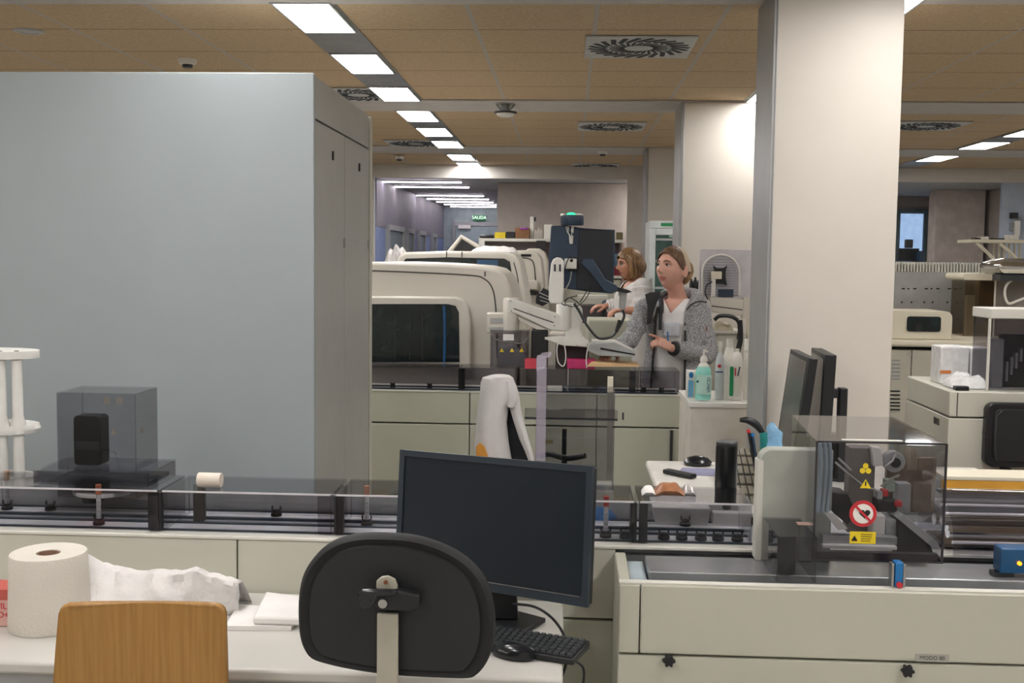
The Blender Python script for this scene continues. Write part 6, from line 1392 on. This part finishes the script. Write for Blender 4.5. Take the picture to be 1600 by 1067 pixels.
def add_hand(b, wrist, direc, palmn, side, curl=.5, s=1.0, point=False):
    """palm + four curled fingers + thumb; direc = towards fingers, palmn = palm normal"""
    d = direc.normalized(); pn = (palmn-d*palmn.dot(d)).normalized(); w = d.cross(pn)*side
    pc = wrist+d*.045*s
    rings = []
    for t, wd, th in ((-.008, .022, .017), (.015, .028, .016), (.045, .037, .014), (.075, .040, .012), (.088, .036, .010)):
        cc = wrist+d*t*s; rings.append([cc+w*math.cos(a)*wd*s+pn*math.sin(a)*th*s for a in [2*PI*k/16 for k in range(16)]])
    b.loft(rings)
    L = [.068, .077, .072, .056]
    for k in range(4):
        off = (.027-.018*k); base = wrist+d*.080*s+w*off*s; cu = curl
        if point and k == 0: cu = .12
        pts = [base-d*.012*s]; dr = d; ang = 0
        for f, l in enumerate((.42, .32, .26)):
            ang += cu*(.75, 1.0, .8)[f]; dr = d*math.cos(ang)+pn*math.sin(ang); pts.append(pts[-1]+dr*(L[k]*l+(.012 if f == 0 else 0))*s)
        b.tube(pts, [.0095*s, .009*s, .0082*s, .0065*s], 10)
        b.ball(pts[-1], .0066*s, n=10, m=6)
    tb_ = wrist+d*.020*s+w*.026*s; p2 = tb_+(d*.55+w*.65+pn*.35).normalized()*.038*s; p3 = p2+(d*.8+w*.15+pn*.55).normalized()*.030*s; p4 = p3+(d*.85+pn*.5).normalized()*.022*s
    b.tube([tb_-d*.01, p2, p3, p4], [.014*s, .0115*s, .010*s, .0075*s], 10); b.ball(p4, .0076*s, n=10, m=6)
def limb(b, pts, rs, n=16, steps=5):
    P = spline(pts, steps); R = []
    for i in range(len(P)):
        t = i/(len(P)-1)*(len(rs)-1); k = min(int(t), len(rs)-2); f = t-k; R.append(rs[k]*(1-f)+rs[k+1]*f)
    b.tube(P, R, n); b.ball(P[0], rs[0]*.98, n=n); b.ball(P[-1], rs[-1]*.98, n=n)
def ering(c, rx, ry, yaw=0, n=28, a0=0, a1=2*PI, front=0, closed=True):
    out = []; cs, sn = math.cos(yaw), math.sin(yaw)
    for k in range(n if closed else n+1):
        a = a0+(a1-a0)*k/n; x = math.cos(a)*rx; y = math.sin(a)*ry*(1.0 if math.sin(a) < 0 else .92)
        out.append(Vector((c[0]+x*cs-y*sn, c[1]+x*sn+y*cs, c[2])))
    return out
def fuse(name, b, voxel, mats, parent, paint):
    o = b.build(name, mats[0], parent, local=True)
    r = o.modifiers.new('r', 'REMESH'); r.mode = 'VOXEL'; r.voxel_size = voxel; r.use_smooth_shade = True
    s = o.modifiers.new('s', 'SMOOTH'); s.factor = .5; s.iterations = 2
    bpy.context.view_layer.update()
    me = bpy.data.meshes.new_from_object(o.evaluated_get(bpy.context.evaluated_depsgraph_get()))
    o.modifiers.clear(); o.data = me; me.materials.clear()
    for q in mats: me.materials.append(q)
    for p in me.polygons:
        p.material_index = paint(p.center) if paint else 0; p.use_smooth = True
    return o
m_skin = mat('skin_light_rosy', 'd3a290', .5, var=.03, scale=14); m_lips = mat('lip_rose', 'b5706a', .45); m_cheek = mat('skin_cheek', 'd09584', .5)
m_skin.node_tree.nodes['Principled BSDF'].inputs['Subsurface Weight'].default_value = .08
m_hair1 = mat('dark_blonde_hair', '4d3728', .5, scale=60, col2='6f5238', stretch=(1, .35, .35), bump=.4, bscale=90)
m_hair2 = mat('golden_streaked_hair', '9c7850', .45, scale=70, col2='5f432b', stretch=(1, 1, .12), bump=.3, bscale=60)
m_scrub = mat('white_scrub_cotton', 'dcdad9', .85, var=.03, bump=.35, bscale=18)
m_hood = mat('marled_grey_knit', 'bbbbbd', .9, scale=110, col2='77787c', bump=.5, bscale=220); m_pipe = mat('charcoal_piping', '2c2d31', .7)
m_trs = mat('white_work_trousers', 'd6d6d5', .85, bump=.2, bscale=20)
m_eyew = mat('eye_white', 'e2dedc', .25); m_iris = mat('brown_iris', '2e221c', .2); m_brow = mat('brow_brown', '54392b', .7)

def person(label, loc, rz, hc, hyaw, hpitch, sh, arms, waistc, big=1.0, skin=None, hs=1.0):
    """local frame: body faces -Y. hc = head centre, sh = shoulder z; arms = [(shoulder, elbow, wrist, handdir, palmn, side, curl, point)]"""
    root = thing('person', label, 'person', loc, rz)
    b = MB(); R = rotm(hyaw, hpitch)*hs
    hcv = Vector(hc)
    b.loft([[hcv+R@p for p in r] for r in head_rings(hc)])
    for s in (-1, 1):
        ec = hcv+R@Vector((s*.073, .008, -.006)); b.lathe((0, 0, 0), [(0.001, 0)]*2, 4) if False else None
        rg = []
        for t, r in ((-.006, .010), (0, .024), (.009, .029), (.014, .024), (.015, .014)):
            rg.append([ec+R@Vector((s*t, math.cos(a)*r*.62+t*.6, math.sin(a)*r*1.25)) for a in [2*PI*k/14 for k in range(14)]])
        b.loft(rg)
    nb = Vector((0, .015, sh+.01)); b.tube(spline([nb-Vector((0, -.0, .08)), nb, hcv+R@Vector((0, .022, -.055))], 4), [.075]*4+[.058, .053, .051, .052, .052], 20)
    wz = waistc
    T = [(.92, .165, .115, .0), (1.0, .150, .105, .0), (wz+.02, .135, .095, 0), (wz+.13, .150, .108, -.005), (sh-.16, .165, .118, -.01), (sh-.07, .165, .10, 0), (sh-.015, .12, .075, .005), (sh+.01, .07, .06, .012)]
    b.loft([ering((0, y, z), rx*big, ry*big) for z, rx, ry, y in T])
    for s in (-1, 1):
        limb(b, [(s*.085, 0, .92), (s*.095, -.01, .50), (s*.095, .02, .09)], [.088, .062, .052, .055, .036], 14)
        limb(b, [(s*.095, .03, .05), (s*.10, -.14, .035)], [.04, .03], 12, 3)
    for (S_, E_, W_, hd_, pn_, side, curl, pt) in arms:
        S_, E_, W_ = Vector(S_), Vector(E_), Vector(W_)
        limb(b, [S_, S_.lerp(E_, .5), E_], [.05, .043, .037], 14); limb(b, [E_, E_.lerp(W_, .4), W_], [.038, .036, .024], 14)
        add_hand(b, W_, Vector(hd_), Vector(pn_), side, curl, 1.0, pt)
    Ri = R.inverted()
    def paint(c):
        q = Ri@(c-hcv)
        if q.y < -.06 and (q.x/.024)**2+((q.z+.058)/.0105)**2 < 1: return 1
        return 0
    body = fuse('body', b, .0045, [skin or m_skin, m_lips], root, paint)
    for s in (-1, 1):
        e = hcv+R@Vector((s*.030, -.0765, .010)); MB().ball(e, .0105, .0105, .0072, 16, 12).build('eye', m_eyew, root, smooth=True, local=True)
        e2 = hcv+R@Vector((s*.030-.001, -.0835, .0100)); MB().ball(e2, .0064, .0058, .0064, 12, 8).build('iris', m_iris, root, smooth=True, local=True)
        MB().tube([hcv+R@Vector((s*.014, -.0955, .029)), hcv+R@Vector((s*.03, -.093, .034)), hcv+R@Vector((s*.047, -.080, .029))], [.003, .0034, .0018], 8, flat=1).build('eyebrow', m_brow, root, smooth=True, local=True)
        MB().tube([hcv+R@Vector((s*.019, -.0845, .0135)), hcv+R@Vector((s*.03, -.0875, .0175)), hcv+R@Vector((s*.042, -.0775, .013))], .0022, 6).build('upper_eyelid', mat('dark_lashes', '30231e', .6), root, smooth=True, local=True)
    return root, hcv, R
def shell(hcv, R, keep, k=1.07, add=None, n=64, m=48, thick=.006):
    rg = head_rings(None); V = []; F_ = []; nn = len(rg[0]); mm_ = len(rg)
    for r in rg:
        for p in r:
            q = Vector((p.x*k, p.y*k, p.z*k+.002)); 
            if add: q = add(q)
            V.append(q)
    for j in range(mm_-1):
        for i in range(nn):
            f = (j*nn+i, j*nn+(i+1) % nn, (j+1)*nn+(i+1) % nn, (j+1)*nn+i); c = sum((V[x] for x in f), Vector())/4
            if keep(c): F_.append(f)
    used = sorted({x for f in F_ for x in f}); mp = {x: i for i, x in enumerate(used)}
    return MB().add([hcv+R@V[x] for x in used], [tuple(mp[x] for x in f) for f in F_])
# ---------- woman in grey hoodie
W0 = at(1056, 600, Y=6.55); rz = math.radians(-16)   # body turned towards the left of the picture
Wl = Matrix.Translation((W0.x, 6.58, 0)) @ Matrix.Rotation(rz, 4, 'Z'); Wi = Wl.inverted()
def LP(a, b, Y): return Wi @ at(a, b, Y=Y)
hc = LP(1050, 421, 6.54); sh = LP(1056, 470, 6.55).z
shR, shL = LP(1008, 484, 6.52), LP(1092, 486, 6.62)   # her right / left shoulder
elR, wrR = LP(986, 528, 6.46), LP(960, 549, 6.30)
elL, wrL = LP(1106, 553, 6.52), LP(1049, 544, 6.33)
hdL = (LP(1017, 526, 6.31)-wrL); 
w1, hcv, R1_ = person('standing woman in a grey marled hoodie over white scrubs, looking up at the raised monitor', (W0.x, 6.58, 0), rz, tuple(hc), math.radians(-27), math.radians(-9), sh,
    [(shR, elR, wrR, (LP(945, 556, 6.22)-wrR), Vector((0, .2, -1)), 1, .5, False), (shL, elL, wrL, hdL, Vector((.1, .6, -.8)), -1, .8, True)], 1.08, .9, None, 1.12)
def hair1(q):
    q = q.copy(); nz_ = mnoise.noise(q*26)*.004; return q*(1+nz_*3)
def keep1(c):      # hairline seen from the side: forehead, temple, above and behind the ear, nape
    T = [(-.066, .06), (-.03, .034), (-.012, .012), (.0, -.012), (.02, -.034), (.05, -.056), (.075, -.078), (.10, -.10)]
    if c.z < T[0][0]: return False
    yb = T[-1][1]
    for (z0, y0), (z1, y1) in zip(T, T[1:]):
        if z0 <= c.z <= z1: yb = y0+(y1-y0)*(c.z-z0)/(z1-z0); break
    return c.y > yb
hs = shell(hcv, R1_, keep1, 1.085, hair1); hs.build('hair', m_hair1, w1, smooth=True, solid=.006, local=True)
b = MB(); bc_ = hcv+R1_@Vector((0.0, .108, .002))
rg = []
for j in range(13):
    ph = PI*j/12; rg.append([bc_+R1_@Vector((math.cos(a)*max(math.sin(ph), .03)*.05*(1+.16*math.sin(4*a+3*ph)), math.sin(a)*max(math.sin(ph), .03)*.038*(1+.16*math.sin(5*a+ph*4)), -math.cos(ph)*.068)) for a in [2*PI*k/22 for k in range(22)]])
b.loft(rg); b.build('hair_bun', mat('light_blonde_bun', 'a98661', .55, scale=50, col2='7c5c3f', bump=.5, bscale=80), w1, smooth=True, local=True)
hb_ = []
for k in range(25):
    a = PI*(.03+.94*k/24); hb_.append(Vector((math.cos(a)*.083, .012-.012*math.sin(a)+.018*(1-math.sin(a)), math.sin(a)*.1255-.002-.015*(1-math.sin(a)))))
rgs = []
for i, p in enumerate(hb_):
    o_ = p.normalized(); rgs.append([hcv+R1_@(p+Vector((0, dy, 0))+o_*h_) for dy, h_ in ((-.015, -.002), (-.012, .005), (.026, .005), (.030, -.002))])
MB().loft(rgs).build('headband', mat('tan_headband', 'b9a893', .8, bump=.3), w1, smooth=True, local=True)
rgs = []
for i, p in enumerate(hb_):
    o_ = p.normalized(); rgs.append([hcv+R1_@(p+Vector((0, dy, 0))+o_*h_) for dy, h_ in ((-.024, -.002), (-.022, .0025), (-.0175, .0025), (-.0172, -.002))])
MB().loft(rgs).build('headband_lining', mat('dark_brown_trim', '33251f', .7), w1, smooth=True, local=True)
# scrub top (V neck)
def torso_cloth(rows, n=150, skip=None):
    V = []; Fc = []
    for (z, rx, ry, cx, cy) in rows: V += ering((cx, cy, z), rx, ry, n=n)
    for j in range(len(rows)-1):
        for i in range(n):
            f = (j*n+i, j*n+(i+1) % n, (j+1)*n+(i+1) % n, (j+1)*n+i); c = sum((V[x] for x in f), Vector())/4
            if skip is None or not skip(c): Fc.append(f)
    used = sorted({x for f in Fc for x in f}); mp = {x: i for i, x in enumerate(used)}
    return MB().add([V[x]*1.0+Vector((0, 1, 0))*mnoise.noise(V[x]*9)*.010 for x in used], [tuple(mp[x] for x in f) for f in Fc])
def dense(rows, k=16):
    out = []
    for a, b in zip(rows, rows[1:]): out += [tuple(p+(q-p)*t/k for p, q in zip(a, b)) for t in range(k)]
    return out+[rows[-1]]
rows = dense([(.80, .185, .135, 0, 0), (1.0, .168, .128, 0, 0), (1.12, .150, .116, 0, -.002), (1.24, .152, .125, 0, -.008), (sh-.13, .160, .130, 0, -.012), (sh-.06, .155, .110, 0, 0), (sh-.015, .115, .080, 0, .008), (sh+.012, .085, .066, 0, .014)])
vz = sh-.07
sc1 = torso_cloth(rows, skip=lambda c: c.y < .0 and abs(c.x+.015) < (c.z-vz)*.8 and c.z > vz); sc1.build('scrub_top', m_scrub, w1, smooth=True, solid=.003, local=True)
MB().tube(spline([LP(1027, 495, 6.43), LP(1040, 500, 6.41), LP(1058, 498, 6.42)], 4), .002, 6) if False else None
# hoodie body, open at the front
rows = dense([(.84, .205, .150, .0, 0), (1.0, .195, .145, 0, 0), (1.12, .18, .135, 0, -.002), (1.24, .178, .137, 0, -.006), (sh-.13, .178, .138, 0, -.006), (sh-.06, .168, .118, 0, .0), (sh-.02, .132, .092, 0, .008), (sh+.012, .098, .078, 0, .018), (sh+.03, .090, .074, 0, .022)])
op = lambda c: c.y < 0 and (-.105-.05*(1.3-c.z) < c.x < .072+.02*(1.3-c.z) if c.z < sh-.05 else -.098 < c.x < .080)
hd_ = torso_cloth(rows, n=150, skip=op); hdo = hd_.build('hoodie', m_hood, w1, smooth=True, solid=.007, local=True)
# sleeves (sub-parts share the knit)
def sleeve(name, S_, E_, W_, r, par, m, bulge=.006, rp=None):
    P = spline([S_+(S_-E_)*.08, S_.lerp(E_, .5), E_, E_.lerp(W_, .5), W_.lerp(E_, .10)], 7); rs = []
    for i in range(len(P)):
        t = i/(len(P)-1); rs.append((r[0]+(r[1]-r[0])*t)*(1+.07*math.sin(t*26)+.05*math.sin(t*47)))
    b = MB(); b.tube(P, rs, 22); b.ball(P[0], rs[0]*.97, n=20); return b.build(name, m, par, smooth=True, local=True)
sleeve('sleeve', shR, elR, wrR, (.063, .043), hdo, m_hood); s2 = sleeve('sleeve', shL, elL, wrL, (.070, .046), hdo, m_hood)
for E_, W_ in ((elR, wrR), (elL, wrL)):
    d_ = (W_-E_).normalized(); MB().tube([W_-d_*.028, W_-d_*.006], [.042, .040], 20).build('cuff', m_pipe, hdo, smooth=True, local=True)
def edge_line(fn, z0, z1, n=18): return [fn(z0+(z1-z0)*k/n) for k in range(n+1)]
def onfront(x, z, rows=rows):
    for (a, b) in zip(rows, rows[1:]):
        if a[0] <= z <= b[0]:
            t = (z-a[0])/(b[0]-a[0]); rx = a[1]+(b[1]-a[1])*t; ry = a[2]+(b[2]-a[2])*t; cy = a[4]+(b[4]-a[4])*t
            return Vector((x, cy-ry*math.sqrt(max(0, 1-(x/rx)**2))-.006, z))
    return Vector((x, -.07, z))
MB().tube(edge_line(lambda z: onfront(-.106-.05*(1.3-z), z), .85, sh-.04), .006, 8).build('zip_edge', m_pipe, hdo, smooth=True, local=True)
MB().tube(edge_line(lambda z: onfront(.074+.02*(1.3-z), z), .85, sh-.04), .006, 8).build('zip_edge', m_pipe, hdo, smooth=True, local=True)
# turned-out dark collar left, hood behind the neck
for s_, m in ((-1, m_pipe), (1, m_hood)):
    pts_ = [onfront(s_*.075, sh-.17), onfront(s_*.075, sh-.08), Vector((s_*.085, -.055, sh-.02)), Vector((s_*.100, -.01, sh+.018)), Vector((s_*.085, .05, sh+.04))]
    MB().tube(spline(pts_, 5), [.010]*6+[.016]*8+[.02]*7, 10).build('collar', m, hdo, smooth=True, local=True)
hp = spline([Vector((-.10, .0, sh+.005)), Vector((-.085, .075, sh+.03)), Vector((0, .105, sh+.035)), Vector((.09, .08, sh+.03)), Vector((.115, .0, sh+.012)), Vector((.095, -.06, sh-.03))], 6)
MB().tube(hp, [.022+.022*math.sin(PI*i/(len(hp)-1)) for i in range(len(hp))], 14).build('hood', m_hood, hdo, smooth=True, local=True)
pq = shL.lerp(elL, .40)+Vector((.02, -.068, 0)); MB().box(pq.x-.017, pq.x+.019, pq.y-.003, pq.y+.006, pq.z-.012, pq.z+.014).build('leather_patch', mat('tan_leather_patch', '8d5c47', .6), hdo, local=True)
lp_ = [LP(a, b, 6.41) for a, b in ((1008, 460), (1016, 457), (1033, 455), (1029, 466), (1022, 486), (1017, 504), (1011, 508), (1012, 480))]
MB().ext(lp_, Wi.to_3x3()@Vector((0, .02, 0))).build('lapel', m_pipe, hdo, bevel=.004, local=True)
MB().tube(spline([LP(a, b, 6.43) for a, b in ((1073, 484), (1080, 476), (1092, 471), (1104, 472))], 4), .004, 8).build('hood_piping', m_pipe, hdo, smooth=True, local=True)
# trousers and shoes
def trousers(par, m, n=20):
    b = MB(); b.loft([ering((0, 0, z), rx, ry) for z, rx, ry in ((.82, .175, .125), (.9, .178, .13), (1.0, .165, .12))])
    for s in (-1, 1): b.loft([ering((s*x, 0, z), r, r, n=18) for z, r, x in ((.07, .072, .095), (.45, .078, .095), (.75, .092, .09), (.86, .098, .085))])
    b.build('trousers', m, par, smooth=True, local=True)
    for s in (-1, 1): MB().loft([ering((s*.098, -.05, z), rx, ry, n=20) for z, rx, ry in ((.0, .048, .125), (.02, .052, .13), (.05, .048, .12), (.09, .04, .075), (.10, .03, .05))]).build('shoe', m_white, par, smooth=True, local=True)
trousers(w1, m_trs)
# mask crumpled on the chest, pen pocket
pm = onfront(-.008, sh-.165)+Vector((0, .010, 0)); V = []
for i in range(9):
    for j in range(8):
        u, v_ = i/8-.5, j/7-.5; V.append(pm+Vector((u*.10, -.012*(1-4*u*u)*(1-3*v_*v_)-.008*abs(mnoise.noise(Vector((i*.8, j*.9, 3)))), v_*.085)))
MB().add(V, [(i*8+j, (i+1)*8+j, (i+1)*8+j+1, i*8+j+1) for i in range(8) for j in range(7)]).build('face_mask', mat('pale_blue_mask', 'cfd3dc', .7, bump=.5, bscale=40), w1, smooth=True, solid=.002, local=True)
pk_ = LP(1043, 528, 6.27); pn1 = thing('blue_pen', 'blue pen held upright in the standing woman\'s hand', 'pen', tuple(at(1043, 532, Y=6.27)))
MB().tube([at(1044, 533, Y=6.27), at(1043, 518, Y=6.27)], .004, 8).build('barrel', m_blue, pn1, smooth=True)
# earring
ee = hcv+R1_@Vector((.078, .006, -.034)); MB().tube([ee, ee-Vector((0, 0, .02))], .002, 6).build('earring', m_steel, w1, local=True)
# ---------- woman in white, further back
V0 = at(988, 600, Y=8.45); rz2 = math.radians(-68)
Wl = Matrix.Translation((V0.x, 8.45, 0)) @ Matrix.Rotation(rz2, 4, 'Z'); Wi = Wl.inverted()
hc2 = LP(984, 414, 8.45); sh2 = LP(990, 441, 8.45).z
aR = (LP(1004, 452, 8.30), LP(1003, 486, 8.26), LP(975, 485, 8.20)); aL = (LP(985, 452, 8.60), LP(965, 478, 8.62), LP(948, 478, 8.6))
w2, hcv2, R2_ = person('woman with a blonde bob in a white coat working at the bench further back', (V0.x, 8.45, 0), rz2, tuple(hc2), math.radians(0), math.radians(2), sh2,
    [(aR[0], aR[1], aR[2], (aR[2]-aR[1]), Vector((0, 0, -1)), -1, .6, False), (aL[0], aL[1], aL[2], (aL[2]-aL[1]), Vector((0, 0, -1)), 1, .5, False)], 1.08, .95, mat('skin_tanned', 'c48e76', .5, var=.03))
def bobadd(q):
    q = q.copy()
    if q.z < .03 and q.y > -.06: k = min(1, (.03-q.z)/.1); q.x *= 1+.42*k; q.y = q.y*(1+.35*k) if q.y > 0 else q.y
    return q*1.02
sb_ = shell(hcv2, R2_, lambda c: c.z > -.115 and ((c.y > -.035 and c.z < .055) or (c.z >= .050 and c.y > -.092)), 1.14, bobadd)
sb_.build('hair', m_hair2, w2, smooth=True, solid=.012, local=True)
for s_ in (-1, 1):
    pts_ = spline([hcv2+R2_@Vector((s_*.062, -.055, .065)), hcv2+R2_@Vector((s_*.088, -.03, .01)), hcv2+R2_@Vector((s_*.088, -.01, -.06)), hcv2+R2_@Vector((s_*.078, -.012, -.10))], 5)
    MB().tube(pts_, [.018+.012*math.sin(PI*i/(len(pts_)-1)) for i in range(len(pts_))], 12).build('hair_strand', m_hair2, w2, smooth=True, local=True)
rows2 = dense([(.70, .20, .15, 0, 0), (1.0, .178, .135, 0, 0), (1.12, .165, .125, 0, 0), (1.24, .17, .132, 0, -.006), (sh2-.13, .178, .134, 0, -.006), (sh2-.06, .175, .115, 0, 0), (sh2-.015, .125, .088, 0, .008), (sh2+.014, .085, .07, 0, .014)])
c2 = torso_cloth(rows2, skip=lambda c: c.y < 0 and abs(c.x) < (c.z-sh2+.12)*.6 and c.z > sh2-.12); co2 = c2.build('white_coat', m_scrub, w2, smooth=True, solid=.005, local=True)
sleeve('sleeve', aR[0], aR[1], aR[1].lerp(aR[2], .6), (.078, .055), co2, m_scrub); sleeve('sleeve', aL[0], aL[1], aL[2], (.076, .05), co2, m_scrub)
trousers(w2, m_trs)
# glasses
for s_ in (-1, 1): MB().tube([hcv2+R2_@Vector((s_*.03+.017*math.cos(a), -.096+.004*abs(math.cos(a)), .010+.013*math.sin(a))) for a in [2*PI*k/16 for k in range(17)]], .0016, 6).build('glasses_rim', m_dark, w2, local=True)
# ================================================================== LIGHT
w = bpy.data.worlds.new('ambient_fill'); SC.world = w; w.use_nodes = True  # even background light added as fill for the room
w.node_tree.nodes['Background'].inputs['Color'].default_value = (.88, .93, 1, 1); w.node_tree.nodes['Background'].inputs['Strength'].default_value = .8
SC.view_settings.exposure = 0.24
cy_ = SC.cycles
cy_.max_bounces = 10; cy_.transparent_max_bounces = 32; cy_.diffuse_bounces = 5; cy_.glossy_bounces = 5
cy_.use_denoising = True; cy_.sample_clamp_indirect = 6; cy_.caustics_reflective = False; cy_.caustics_refractive = False
